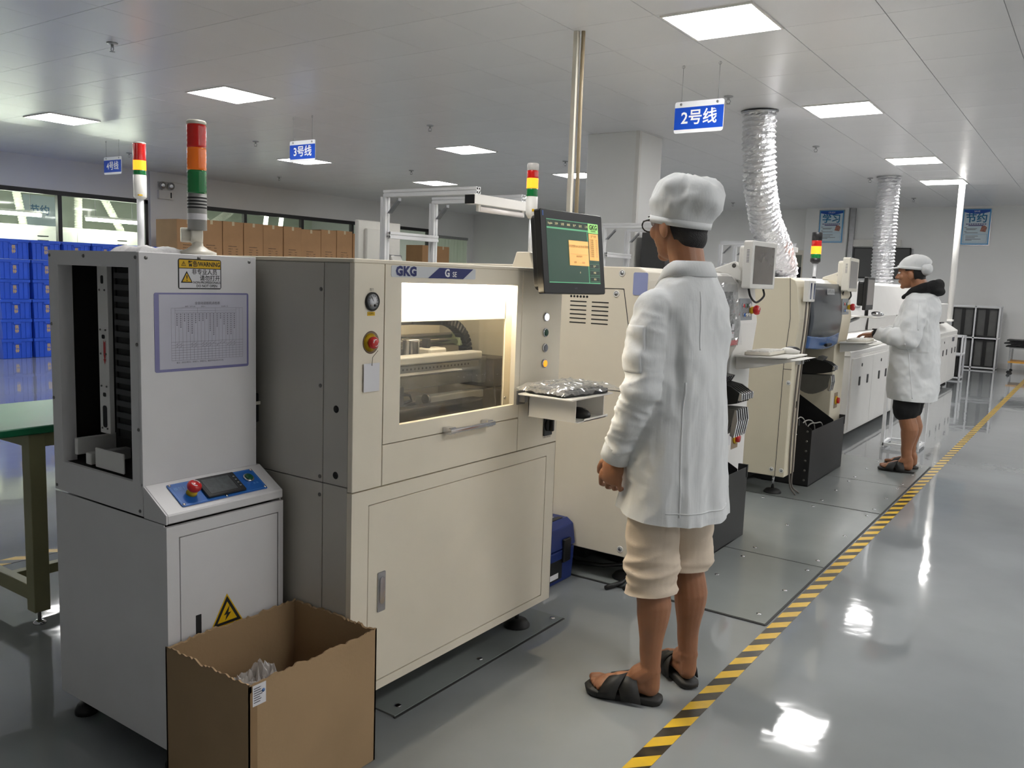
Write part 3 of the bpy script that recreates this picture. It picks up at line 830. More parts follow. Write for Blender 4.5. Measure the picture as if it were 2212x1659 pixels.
# rotary switch
sw = plate(FX(2.737, 0.845, PX), 0.058, 0.084, 0.006, 0.004, BLACK, 'rotary_switch', pr, 0.001)
B().lathe([(0.025, 0.006), (0.024, 0.014), (0.0, 0.015)], (PX, 2.737, 0.845), (1,0,0), 24).build('dial', BLACKM, sw)
B().box((PX+0.013, 2.73, 0.822), (PX+0.03, 2.744, 0.868)).build('knob', BLACK, sw, 0.003)
text('MAIN SWITCH', 0.008, FX(2.737, 0.797, PX+0.001), INK, pr, 'label_lettering')
text('OFF  ON', 0.009, FX(2.737, 0.892, PX+0.001), INKGREY, pr, 'label_lettering')
# interior seen through the window
INL = pm('interior_cream', rgb(236, 228, 208), 0.4, var=0.02)
b = B()
b.box((-1.808, 1.83, 1.252), (-1.80, 2.775, 1.425)); b.box((-1.808, 2.548, 0.88), (-1.80, 2.775, 1.252))
inn = b.build('inner_cover', INL, pr)
B().box((-1.806, 2.5445, 1.252), (-1.799, 2.547, 1.40)).build('cover_seam', GASKET, inn)
screw((-1.80, 2.56, 0.958), (1,0,0), inn, 0.006, CHROME)
B().add([(-1.803, 1.83, 0.88), (-1.803, 2.548, 0.88), (-1.803, 2.548, 1.252), (-1.803, 1.83, 1.252)], [(0,1,2,3)]).build('tinted_guard', glassmat('tinted_guard', (0.62, 0.61, 0.56, 1), 0.02, 0.05), pr)
LED = emis('led_bar', (1.0, 0.90, 0.74, 1), 75.0)
B().box((-1.792, 1.86, 1.378), (-1.772, 2.60, 1.392)).build('led_bar', LED, pr)
B().box((-1.93, 1.86, 1.39), (-1.90, 2.6, 1.405)).build('led_bar', emis('led_bar_added', (1.0, 0.90, 0.74, 1), 16.0), pr)  # second bar, unseen, added to light the interior
B().box((-2.32, 1.74, 0.82), (-2.30, 2.775, 1.42)).build('rear_panel', INL, pr)
B().box((-2.30, 1.74, 0.80), (-1.75, 2.775, 0.83)).build('machine_bed', DARK, pr)
# squeegee beam along Y
bm_ = B().prism(rrect(0.06, 0.03, 0.006, 2, -1.95, 1.108), 'y', 1.75, 2.57).build('squeegee_beam', ALU, pr)
B().box((-1.965, 1.75, 1.066), (-1.93, 2.565, 1.09)).build('scale_rail', STEEL, bm_)
bb = B()
for k in range(26): bb.cyl((-1.9295, 2.0+0.02*k, 1.078), (-1.929, 2.0+0.02*k, 1.078), 0.004, n=8)
bb.build('holes', INK, bm_)
B().box((-2.08, 1.76, 0.99), (-2.02, 2.62, 1.045)).build('stencil_frame', ALU, pr, 0.003)
B().box((-2.0, 1.78, 1.0), (-1.97, 2.60, 1.045)).build('squeegee_blade', STEEL, pr, 0.002)
b = B().cyl((-2.15, 1.76, 1.165), (-2.15, 2.66, 1.165), 0.012, n=12).cyl((-2.12, 1.76, 1.14), (-2.12, 2.66, 1.14), 0.012, n=12)
rod = b.build('guide_rods', CHROME, pr)
B().box((-2.17, 2.66, 1.125), (-2.10, 2.71, 1.175)).build('rod_end_block', pm('pale_green_resin', rgb(170, 186, 150), 0.4), rod, 0.004)
cy_ = B().lathe([(0.03, 0), (0.03, 0.055), (0.034, 0.056), (0.034, 0.062), (0, 0.062)], (-2.02, 2.28, 1.11), n=20).build('solder_cup', CHROME, pr)
B().box((-2.06, 2.36, 1.11), (-2.0, 2.46, 1.135)).build('sensor_block', WPLAST, pr, 0.006)
B().box((-2.05, 2.37, 1.135), (-2.02, 2.39, 1.17)).build('motor', BLACK, pr, 0.003)
B().box((-2.18, 1.76, 1.05), (-2.14, 2.60, 1.12)).build('crossbar', BLACKM, pr, 0.003)
B().box((-2.1, 2.62, 0.98), (-1.9, 2.765, 1.09)).build('drive_housing', BLACKM, pr, 0.003)
B().box((-2.1, 2.58, 1.0), (-1.93, 2.615, 1.10)).build('bracket_plate', STEEL, pr, 0.002)
# energy chain arc
ch = []
for k in range(15):
    a = R_(95-100*k/14); ch.append((-2.1, 2.50+0.17*math.cos(a)+0.03, 1.10+0.13*math.sin(a)))
ch = [(-2.1, 2.0, 1.235), (-2.1, 2.2, 1.235), (-2.1, 2.35, 1.235)]+ch
for k in range(len(ch)-1):
    p, q = Vector(ch[k]), Vector(ch[k+1])
    m_ = frameM((p+q)/2, q-p, (1,0,0))
    B().cbox((0,0,0), ((q-p).length*0.96, 0.05, 0.034)).xf(m_).build('chain_link', BLACK, pr, 0.004)
# lower transport rails
B().prism(rrect(0.05, 0.03, 0.004, 2, -1.97, 0.955), 'y', 2.28, 2.62).build('transport_rail', ALU, pr)
B().box((-2.2, 1.76, 0.90), (-2.02, 2.5, 0.945)).build('transport_rail', STEEL, pr, 0.003)
B().box((-1.92, 1.76, 0.895), (-1.87, 2.52, 0.955)).build('front_rail', BLACKM, pr, 0.003)
B().lathe([(0.018, 0), (0.018, 0.012), (0.006, 0.014), (0, 0.014)], (-1.94, 2.27, 0.965), (0,1,0.0), 16).build('pulley', STEEL, pr)
B().box((-1.99, 1.95, 0.93), (-1.93, 2.15, 1.02)).build('motor', BLACK, pr, 0.004)
B().tube([(-1.96, 2.15, 0.99), (-1.95, 2.2, 0.985), (-1.95, 2.21, 0.965), (-1.96, 2.16, 0.955)], 0.005, 6).build('cable', CABLE, pr)
B().tube([(-1.97, 2.62, 0.965), (-1.9, 2.63, 0.985), (-1.83, 2.55, 0.90)], 0.004, 6).build('cable', CABLE, pr)

# keyboard tray on the right column
tray = B()
tray.box((-1.70, 2.50, 0.985), (-1.475, 2.80, 0.991))
ty = tray.build('keyboard_tray', PAINT_W, pr, 0.001)
b = B()
b.box((-1.69, 2.555, 0.905), (-1.49, 2.558, 0.985)); b.box((-1.69, 2.757, 0.905), (-1.49, 2.76, 0.985)); b.box((-1.69, 2.555, 0.902), (-1.48, 2.76, 0.905)); b.box((-1.69, 2.555, 0.905), (-1.687, 2.76, 0.985))
b.box((-1.484, 2.60, 0.902), (-1.48, 2.775, 0.912))
b.build('mouse_pocket', PAINT_W, ty)
B().box((-1.72, 2.53, 0.955), (-1.69, 2.55, 0.985)).box((-1.72, 2.52, 0.945), (-1.715, 2.57, 0.995)).build('bracket', STEEL, ty)
# wrapped keyboard
kb = thing('keyboard', 'keyboard wrapped in crumpled clear plastic on the printer tray', 'keyboard', (-1.585, 2.65, 0.992))
mk = Matrix.Translation((-1.585, 2.65, 0.992)) @ Matrix.Rotation(R_(-7), 4, 'Z')
B().prism(rrect(0.18, 0.27, 0.01), 'z', 0.001, 0.018).xf(mk).build('body', BLACK, kb, 0.002)
bb = B()
for i in range(6):
    for j in range(10):
        bb.cbox((-0.065+0.025*i, -0.115+0.0255*j, 0.021), (0.02, 0.021, 0.007))
bb.xf(mk).build('keys', pm('key_grey', rgb(70, 70, 72), 0.5), kb)['kind'] = 'stuff'
WRAP = glassmat('clear_wrap', (0.94, 0.95, 0.95, 1), 0.16, 0.06, 0.6)
def crumple(x0, x1, y0, y1, z, amp, n, mat, name, parent, m=None, seed=0, droop=0.02):
    v = []; fs = []; rg = random.Random(seed)
    for j in range(n+1):
        for i in range(n+1):
            u, w = i/n, j/n; x = x0+(x1-x0)*u; y = y0+(y1-y0)*w
            e = min(u, 1-u, w, 1-w)
            zz = z+amp*noise.noise((x*38+seed, y*38, 0))+amp*0.8*abs(noise.noise((x*80, y*80+seed, 3)))+rg.uniform(-1, 1)*amp*0.3-(droop*(1-e/0.12)**2 if e < 0.12 else 0)
            v.append((x+rg.uniform(-1,1)*0.002, y+rg.uniform(-1,1)*0.002, zz))
    for j in range(n):
        for i in range(n):
            a = j*(n+1)+i; fs.append((a, a+1, a+n+2, a+n+1))
    b = B().add(v, fs, False)
    if m: b.xf(m)
    return b.build(name, mat, parent)
crumple(-0.112, 0.118, -0.165, 0.165, 0.034, 0.008, 34, WRAP, 'plastic_wrap', kb, mk, 2, 0.022)
ms = thing('mouse', 'black computer mouse inside the pocket under the printer tray', 'mouse', (-1.54, 2.66, 0.905))
B().ell((-1.54, 2.66, 0.915), (0.05, 0.03, 0.028)).build('body', BLACK, ms)
B().ell((-1.515, 2.66, 0.936), (0.008, 0.003, 0.006)).build('wheel', GREYP, ms)
# paper tag
pt = thing('paper_tag', 'blank white paper tag hanging from the red stop button of the printer', 'tag', (PX+0.006, 1.768, 1.061))
B().box((PX+0.005, 1.736, 1.061), (PX+0.0058, 1.800, 1.143)).build('card', PAPER, pt).rotation_euler = (0, 0, 0)
B().tube([(PX+0.03, 1.767, 1.182), (PX+0.008, 1.768, 1.16), (PX+0.0062, 1.768, 1.136)], 0.001, 5).build('string', pm('string', rgb(150, 140, 120), 0.8), pt)

# printer screen
mo = thing('printer_screen', 'black monitor with a green and orange user interface on the printer', 'monitor', (-1.66, 2.67, 1.345))
zc = 1.4985; mm = FX(2.682, zc, -1.60) @ Matrix.Rotation(R_(-5.5), 4, 'Y') @ Matrix.Rotation(R_(-7), 4, 'X')
W_, H_ = 0.375, 0.295
B().prism(rrect(W_, H_, 0.008), 'z', -0.028, 0.0).xf(mm).build('bezel', BLACK, mo, 0.002)
B().prism(rrect(W_-0.03, H_-0.03, 0.02), 'z', -0.06, -0.027).xf(mm).build('rear_housing', BLACK, mo, 0.006)
UI = lambda n, c, e=0.6: pm('ui_'+n, rgb(*c), 0.25, var=0.0, emit=e, ecol=rgb(*c))
def ui(name, x0, x1, y0, y1, col, z, par, e=0.9, n=None):
    return rect(mm, x0, x1, y0, y1, z).build(name, UI(n or name, col, e), par)
scr = ui('screen', -0.158, 0.158, -0.11, 0.115, (38, 66, 52), 0.0006, mo, 0.55)
ui('menu_bar', -0.156, 0.158, 0.086, 0.113, (36, 52, 42), 0.0010, scr, 0.5)
ui('divider', -0.156, 0.094, 0.081, 0.087, (84, 150, 110), 0.0012, scr, 0.7, 'line')
ui('divider', 0.084, 0.088, -0.107, 0.084, (84, 150, 110), 0.0012, scr, 0.6, 'line')
ui('divider', -0.156, 0.156, -0.109, -0.106, (84, 150, 110), 0.0012, scr, 0.6, 'line')
ui('divider', -0.156, 0.156, 0.112, 0.114, (84, 150, 110), 0.0012, scr, 0.6, 'line')
ui('brand_tile', 0.092, 0.157, 0.078, 0.113, (160, 216, 126), 0.0014, scr, 0.5)
text('GKG', 0.024, mm @ Matrix.Translation((0.125, 0.099, 0.002)), INK, scr, 'ui_lettering', bold=0.0007)
text('凯格精机', 0.008, mm @ Matrix.Translation((0.125, 0.085, 0.002)), INK, scr, 'ui_lettering')
UIT = pm('ui_cream_text', rgb(210, 200, 150), 0.5, var=0, emit=0.6, ecol=rgb(210, 200, 150))
UIB = pm('ui_brown_text', rgb(120, 84, 40), 0.5, var=0)
for k, w_ in enumerate(('English', '文件', '设置', '编辑', '生产', '监控', '工具')):
    text(w_, 0.0095, mm @ Matrix.Translation((-0.136+0.036*k, 0.099, 0.002)), UIT, scr, 'ui_lettering')
ui('side_panel', 0.094, 0.155, -0.023, 0.076, (238, 184, 104), 0.0016, scr, 0.48, 'orange')
text('生产信息', 0.009, mm @ Matrix.Translation((0.124, 0.066, 0.0022)), UIB, scr, 'ui_lettering')
for k in range(9):
    text('产品数量', 0.0065, mm @ Matrix.Translation((0.110, 0.052-0.0075*k, 0.0022)), UIB, scr, 'ui_lettering')
    text('0.0', 0.0065, mm @ Matrix.Translation((0.142, 0.052-0.0075*k, 0.0022)), UIB, scr, 'ui_lettering')
ui('dialog', -0.033, 0.087, -0.045, 0.045, (246, 190, 110), 0.0026, scr, 0.5, 'dialog')
text('欢迎使用GKG全自动印刷机', 0.0105, mm @ Matrix.Translation((0.027, 0.024, 0.0032)), UIB, scr, 'ui_lettering', sx=0.95)
ui('dialog_rule', -0.027, 0.08, -0.0045, -0.0035, (190, 140, 80), 0.003, scr, 0.5, 'rule')
text('请选择操作', 0.0075, mm @ Matrix.Translation((0.027, -0.012, 0.0032)), UIB, scr, 'ui_lettering')
for x_, w_ in ((0.0, '归零'), (0.052, '取消')):
    text(w_, 0.008, mm @ Matrix.Translation((x_, -0.034, 0.0032)), UIB, scr, 'ui_lettering')
for k, w_ in enumerate(('生产', '参数', '退出')):
    y_ = -0.045-0.024*k
    ui('button_tile', 0.092, 0.153, y_-0.0085, y_+0.0085, (92, 128, 100), 0.0014, scr, 0.45, 'tile_rim')
    ui('button_face', 0.0932, 0.1518, y_-0.0074, y_+0.0074, (32, 50, 42), 0.0018, scr, 0.5, 'tile')
    text(w_, 0.008, mm @ Matrix.Translation((0.122, y_, 0.0022)), UIT, scr, 'ui_lettering')
text('0', 0.009, mm @ Matrix.Translation((0.03, -0.07, 0.002)), UIT, scr, 'ui_lettering')
text('AOC', 0.008, mm @ Matrix.Translation((0.0, -0.128, 0.001)), INKGREY, mo, 'maker_mark')
rect(mm, -0.177, -0.169, 0.123, 0.141, 0.0008).build('energy_sticker', pm('sticker_blue', rgb(50, 90, 160), 0.4), mo)
# swing arm to the machine top
B().cyl((-1.665, 2.682, 1.44), (-1.665, 2.682, 1.40), 0.02, n=12).tube([(-1.66, 2.69, 1.50), (-1.72, 2.72, 1.48), (-1.80, 2.72, 1.45)], 0.016, 10).build('mount_arm', BLACKM, mo)
B().prism([(-1.86, PZ1), (-1.76, PZ1), (-1.78, 1.50), (-1.84, 1.50)], 'y', 2.66, 2.76).build('mount_block', PAINT, mo, 0.003)

# ------------------------------------------------------------------ board loader (front left)
LY0, LY1 = 1.28, 1.655
LXU, LXL, LXB = -2.085, -1.98, -2.548
lo = thing('board_loader', 'white upright loading machine with an open dark side and blue console, front left', 'machine', (-2.27, 1.47, 0))
# lower cabinet
B().box((LXB+0.003, LY0+0.003, 0.085), (LXL-0.012, LY1+0.012, 0.70)).build('lower_core', GASKET, lo)
B().box((LXB, LY0, 0.08), (LXL-0.012, LY0+0.003, 0.716)).build('lower_side', PAINT_L, lo)
B().box((LXB, LY1+0.012, 0.08), (LXL-0.012, LY1+0.015, 0.716)).build('lower_side', PAINT_L, lo)
b = B(); x0, x1 = LXL-0.012, LXL
b.box((x0, LY0, 0.08), (x1, LY1+0.015, 0.12)); b.box((x0, LY0, 0.678), (x1, LY1+0.015, 0.711))
b.box((x0, LY0, 0.12), (x1, 1.317, 0.678)); b.box((x0, 1.652, 0.12), (x1, LY1+0.015, 0.678))
b.build('front_frame', PAINT_L, lo)
ldo = B().box((x0, 1.320, 0.123), (x1, 1.649, 0.675)).build('front_door', PAINT_L, lo, 0.001)
plate(FX(1.374, 0.415, LXL), 0.017, 0.055, 0.0012, 0.001, DARK, 'latch_slot', ldo)
# electric shock triangle
mt = FX(1.467, 0.415, LXL+0.0008)
def tri(m, r, col, z, name, par, rr=0.0):
    return B().prism([(r*math.cos(R_(90+120*k)), r*math.sin(R_(90+120*k))) for k in range(3)], 'z', z, z+0.0004).xf(m).build(name, col, par, rr)
ws = tri(mt, 0.062, YELP, 0, 'shock_sign', ldo)
tri(mt, 0.055, INK, 0.0005, 'black_border', ws); tri(mt, 0.038, YELP, 0.001, 'yellow_field', ws)
B().add([mt @ Vector((x, y, 0.0016)) for x, y in ((0.008,0.026),(-0.012,0.0),(-0.002,0.001),(-0.008,-0.017),(0.013,0.005),(0.003,0.005))], [(0,1,2,3,4,5)]).build('flash', INK, ws)
# sloped console
SLT, SLB = (LXU, 0.806), (LXL+0.002, 0.744)
B().prism([(LXB, 0.719), (LXL, 0.719), (LXL, SLB[1]), (LXU, SLT[1]), (LXB, SLT[1])], 'y', LY0+0.004, LY1+0.015).build('console', PAINT_L, lo, 0.003)
B().prism([(LXU+0.002, 0.719), (LXL, 0.719), (LXL, SLB[1]), (LXU+0.002, SLT[1])], 'y', LY0, LY0+0.0035).build('console_cheek', PAINT_L, lo)
sl = Vector((LXL-LXU, 0, SLB[1]-SLT[1])); nrm = Vector((-sl.z, 0, sl.x)).normalized()
ctr = Vector(((LXL+LXU)/2, 1.481, (SLB[1]+SLT[1])/2+0.0012))
mc = frameM(ctr, (0,1,0), (-sl.x, 0, -sl.z))
cp_ = plate(mc, 0.285, 0.090, 0.003, 0.004, BLUEP, 'console_plate', lo, 0.0006)
bb = B()
for a, c in (((-.138,-.041),(.138,-.0402)), ((-.138,.0402),(.138,.041)), ((-.138,-.041),(-.1372,.041)), ((.1372,-.041),(.138,.041))):
    bb.add([mc @ Vector((x, y, 0.0034)) for x, y in ((a[0],a[1]),(c[0],a[1]),(c[0],c[1]),(a[0],c[1]))], [(0,1,2,3)])
bb.build('pale_rule', pm('rule_blue', rgb(110, 168, 226), 0.4), cp_)
hm = B().prism(rrect(0.128, 0.078, 0.004), 'z', 0.003, 0.011).xf(mc @ Matrix.Translation((0.005, 0.001, 0))).build('touch_panel', BLACK, cp_, 0.0015)
rect(mc @ Matrix.Translation((0.0, 0.001, 0)), -0.045, 0.045, -0.029, 0.029, 0.0114).build('panel_screen', pm('dusty_screen', rgb(78, 82, 84), 0.35, var=0.25, scale=60), hm)
bb = B()
for a, c in (((-.05,-.033),(.05,-.0324)), ((-.05,.0324),(.05,.033)), ((-.05,-.033),(-.0494,.033)), ((.0494,-.033),(.05,.033))):
    bb.add([mc @ Vector((x, y, 0.0117)) for x, y in ((a[0],a[1]),(c[0],a[1]),(c[0],c[1]),(a[0],c[1]))], [(0,1,2,3)])
bb.build('panel_rule', INKGREY, hm)
for k in range(4): rect(mc @ Matrix.Translation((0.059, 0.02-0.013*k, 0)), -0.003, 0.003, -0.002, 0.002, 0.0116).build('panel_key', GREYP, hm)
n_ = mc.to_3x3() @ Vector((0,0,1))
estop(mc @ Vector((-0.092, -0.004, 0.003)), n_, cp_, 0.95)
button(mc @ Vector((0.107, 0.008, 0.003)), n_, cp_, GRNP, 0.0125, label='green start button with chrome rim')
for x, y in ((-.136,.039),(-.136,-.039),(.136,.039),(.136,-.039),(0,.041),(0,-.041)): screw(mc @ Vector((x, y, 0.003)), n_, cp_, 0.0045, CHROME)
text('模型 I', 0.013, mc @ Matrix.Translation((-0.115, 0.022, 0.0036)), pm('rule_blue', rgb(110, 168, 226), 0.4), cp_)
text('启 动', 0.008, mc @ Matrix.Translation((0.118, -0.016, 0.0036)), pm('rule_blue', rgb(110, 168, 226), 0.4), cp_)
# upper tower shell (open on the -Y side)
ZT = 1.4345
B().box((LXU-0.012, LY0, 0.806), (LXU, LY1, ZT)).build('upper_front', PAINT_L, lo, 0.0012)
B().box((LXB, LY0+0.012, 0.806), (LXB+0.012, LY1, ZT-0.001)).build('upper_back', PAINT_L, lo)
B().box((LXB, LY0+0.012, ZT-0.012), (LXU-0.012, LY1, ZT)).build('upper_top', PAINT_L, lo)
B().box((LXB+0.012, LY1-0.01, 0.806), (LXU-0.012, LY1, ZT-0.012)).build('upper_end', DARK, lo)
OX0, OX1, OZ0, OZ1 = -2.497, -2.134, 0.812, 1.393
b = B(); y0, y1 = LY0, LY0+0.012
b.box((LXB, y0, OZ1), (LXU-0.012, y1, ZT)); b.box((LXB, y0, 0.722), (LXU-0.002, y1, OZ0))
b.box((LXB, y0, OZ0), (OX0, y1, OZ1)); b.box((OX1, y0, OZ0), (LXU-0.012, y1, OZ1))
sf = b.build('opening_frame', PAINT_L, lo)
B().box((OX0-0.002, y1, OZ0), (OX0, y1+0.03, OZ1)).build('opening_lip', PAINT_L, sf)
B().box((OX1, y1, OZ0), (OX1+0.002, y1+0.03, OZ1)).build('opening_lip', PAINT_L, sf)
for x, z in ((-2.54, 1.42), (-2.355, 1.42), (-2.10, 1.42), (-2.538, 0.735), (-2.10, 0.735), (-2.54, 1.22), (-2.54, 1.0), (-2.10, 1.19), (-2.10, 0.96)):
    screw((x, LY0, z), (0,-1,0), sf, 0.005)
for y, z in ((1.30, 1.42), (1.46, 1.425), (1.63, 1.42)): screw((LXU, y, z), (1,0,0), lo, 0.005)
# dark liner and works inside
LIN = pm('liner_black', rgb(34, 33, 32), 0.65, var=0.08)
b = B()
b.box((LXB+0.012, y1+0.001, 0.81), (LXB+0.016, LY1-0.01, ZT-0.012)); b.box((LXU-0.018, y1+0.001, 0.81), (LXU-0.0125, LY1-0.01, ZT-0.012))
b.box((LXB+0.012, y1+0.001, 0.807), (LXU-0.012, LY1-0.01, 0.811))
b.box((LXB+0.012, 1.50, 0.811), (-2.40, 1.506, ZT-0.013))
b.build('liner', LIN, lo)
po = B().box((-2.405, 1.345, 0.905), (-2.352, 1.36, 1.42)).build('lift_post', PAINT_W, lo, 0.001)
for z_, w_, h_ in ((1.355, 0.014, 0.024), (1.19, 0.016, 0.012), (1.02, 0.016, 0.012), (0.955, 0.022, 0.065)):
    plate(FY(-2.378, z_, 1.3445), w_, h_, 0.0005, min(w_, h_)*0.35, DARK, 'slot', po)
for z_ in (1.40, 1.325, 1.21, 1.14, 1.045, 0.92):
    screw((-2.392, 1.3445, z_), (0,-1,0), po, 0.003); screw((-2.365, 1.3445, z_), (0,-1,0), po, 0.003)
ma = FY(-2.372, 1.145, 1.344)
B().add([ma @ Vector(p) for p in ((-.006,.035,0),(0,.028,0),(.006,.035,0),(.006,-.008,0),(.003,-.02,0),(.007,-.02,0),(0,-.036,0),(-.007,-.02,0),(-.003,-.02,0),(-.006,-.008,0))], [tuple(range(10))]).build('red_arrow', REDP, po)
mg = B().box((-2.345, 1.36, 0.90), (-2.335, 1.62, 1.39)).build('magazine', LIN, lo)
for k in range(14):
    z_ = 0.925+0.0335*k
    B().box((-2.335, 1.355, z_), (-2.15, 1.362, z_+0.016)).build('slot_rail', pm('rail_grey', rgb(52, 54, 55), 0.4), mg)
B().box((-2.335, 1.364, 0.90), (-2.15, 1.37, 1.39)).build('magazine_back', pm('mag_black', rgb(12, 12, 13), 0.6), mg)
for n_x, xx0, xx1, yy0, yy1, zz0, zz1 in (('lift_block', -2.47, -2.455, 1.30, 1.50, 0.835, 0.885), ('lift_block', -2.40, -2.372, 1.295, 1.42, 0.818, 0.852),
                                    ('lift_bracket', -2.345, -2.20, 1.293, 1.299, 0.818, 0.875), ('lift_bar', -2.455, -2.20, 1.42, 1.45, 0.84, 0.90)):
    B().box((xx0, yy0, zz0), (xx1, yy1, zz1)).build(n_x, PAINT_W if 'bar' not in n_x else BLACKM, lo, 0.002)
# warning sticker
st = plate(FX(1.4635, 1.3805, LXU), 0.138, 0.083, 0.0008, 0.006, INK, 'warning_sticker', lo, label='yellow and white warning sticker')
ms_ = FX(1.4635, 1.3805, LXU+0.001)
P_ = lambda x, y, z=0.0: ms_ @ Matrix.Translation((x, y, z))
rect(ms_, -0.066, 0.066, 0.0165, 0.0385, 0.0002).build('yellow_band', YELP, st)
rect(ms_, -0.066, 0.066, -0.0385, 0.0145, 0.0002).build('white_field', PAPER, st)
text('警告/WARNING', 0.0172, P_(0.0135, 0.0272, 0.0006), INK, st, bold=0.0004, sx=0.84)
text('非专业人员', 0.0165, P_(0.014, 0.0052, 0.0006), INK, st, bold=0.0002)
text('请勿打开', 0.0165, P_(0.031, -0.0115, 0.0006), INK, st, bold=0.0002)
text('NON-PROFESSIONALS', 0.0088, P_(0.0215, -0.0232, 0.0006), INK, st, bold=0.0002)
text('DO NOT OPEN', 0.0098, P_(0.021, -0.0328, 0.0006), INK, st, bold=0.0002)
for cx_, cy_, r_ in ((-0.052, 0.0262, 0.0085), (-0.043, -0.0135, 0.0215)):
    mtr = P_(cx_, cy_, 0.0004); t_ = tri(mtr, r_, INK, 0, 'hazard_triangle', st)
    tri(mtr, r_*0.74, YELP, 0.0004, 'triangle_field', t_)
    text('!', r_*1.1, mtr @ Matrix.Translation((0, r_*0.05, 0.0012)), INK, t_, bold=0.0003)
# check form in a sleeve
sv = plate(FX(1.4735, 1.2205, LXU), 0.305, 0.216, 0.0015, 0.006, pm('sleeve_plastic', rgb(128, 126, 172), 0.25, coat=0.3), 'form_sleeve', lo, label='printed check form in a violet-edged plastic sleeve')
mf = FX(1.4735, 1.2205, LXU+0.0016)
rect(mf, -0.139, 0.146, -0.1005, 0.1035, 0.0003).build('form_sheet', pm('form_paper', rgb(196, 195, 208), 0.45, var=0.02, coat=0.3), sv)
q = lambda x, y: mf @ Matrix.Translation((x, y, 0.0007))
text('全自动送板机点检表', 0.0092, q(0.012, 0.079), INKGREY, sv)
text('编号：SMT-001            点检人：                                  2018年  月', 0.005, q(0.01, 0.070), INKGREY, sv)
bb = B()
def hl(x0, x1, y, t=0.0005): bb.add([mf @ Vector(p) for p in ((x0,y-t/2,.0007),(x1,y-t/2,.0007),(x1,y+t/2,.0007),(x0,y+t/2,.0007))], [(0,1,2,3)])
def vl(x, y0, y1, t=0.0005): bb.add([mf @ Vector(p) for p in ((x-t/2,y0,.0007),(x+t/2,y0,.0007),(x+t/2,y1,.0007),(x-t/2,y1,.0007))], [(0,1,2,3)])
xs = [-0.103+0.0117*k for k in range(21)]
for y in (0.066, 0.059, 0.053): hl(xs[1] if y < 0.066 else xs[0], xs[18] if y < 0.066 else xs[20], y)
for y in (-0.027, -0.036, -0.043, -0.050, -0.057, -0.064, -0.071, -0.078): hl(xs[0], xs[20], y)
for k, x in enumerate(xs): vl(x, -0.078, 0.066 if k in (0, 1, 18, 19, 20, 7, 12) else 0.053)
bb.build('form_grid', INKGREY, sv)
bb = B()
rg = random.Random(4)
for k in range(1, 18):
    n = rg.randint(3, 11); x = xs[k]+0.0058
    for j in range(n):
        y = 0.049-0.0058*j
        bb.add([mf @ Vector((x+dx, y+dy, .0008)) for dx, dy in ((-.0017,-.0018),(.0017,-.0018),(.0017,.0018),(-.0017,.0018))], [(0,1,2,3)])
bb.build('form_print', pm('form_print', rgb(130, 128, 140), 0.6), sv)
bb = B()
for k in range(1, 18):
    for y in (-0.0325, -0.0395):
        if rg.random() < 0.8:
            x = xs[k]+0.0058
            bb.add([mf @ Vector((x+dx, y+dy, .0009)) for dx, dy in ((-.0025,.0),(-.0006,-.0026),(.0032,.0026),(.0026,.003),(-.0006,-.0012),(-.002,.0006))], [(0,1,2,3,4,5)])
bb.build('tick_marks', INKGREY, sv)
text('备注：点检正常打√，异常打×，停机打○。每班开机前点检并记录。', 0.0052, q(-0.01, -0.0845), INKGREY, sv)
for x, y in ((-2.50, 1.33), (-2.02, 1.33), (-2.50, 1.62), (-2.04, 1.62)): foot(x, y, 0.085, lo, 0.034)
# signal cable box behind
B().box((-2.20, 1.658, 0.93), (-2.12, 1.694, 1.02)).build('connector_box', BLACK, lo, 0.003)
B().box((-2.15, 1.66, 0.985), (-2.118, 1.697, 0.995)).build('connector_label', CREAMP, lo)

tower(-2.147, 1.50, ZT, (1.45, 1.5035, 1.606, 1.671, 1.733, 1.797, 1.808), 0.0268,
      'large near signal tower with grey body and red amber green lenses', 'grey', CREAMP, lit=False)
tower(-2.36, 3.53, 1.462, (1.48, 1.715, 1.80, 1.839, 1.888, 1.925, 1.96), 0.029,
      'signal tower with lit amber segment left of the black printer screen', 'white', glassmat('clear_cap', (0.9, 0.9, 0.88, 1), 0.4), pole_r=0.010)

# folded cloth on the loader
cl = B(); n = 36
for j in range(n+1):
    for i in range(n+1):
        u, w = i/n*2-1, j/n*2-1
        rr = max(abs(u), abs(w)); e = max(0, 1-rr**6)
        x, y = -2.22+0.07*u*(1+0.1*noise.noise((w*2, 1, 0))), 1.405+0.085*w*(1+0.1*noise.noise((u*2, 5, 0)))
        cl.v.append((x, y, ZT+0.001+e*(0.014+0.009*noise.noise((u*2.2, w*2.2, 2))+0.006*abs(noise.noise((u*5, w*4, 7))))))
for j in range(n):
    for i in range(n):
        a = j*(n+1)+i; cl.f.append((a, a+1, a+n+2, a+n+1)); cl.sm.append(True)
CLOTH = pm('white_cloth', rgb(222, 220, 220), 0.8, var=0.03, bump=0.2, bscale=120)
tag(cl.build('cleaning_cloth', CLOTH), 'crumpled white cloth lying on top of the loading machine', 'cloth')

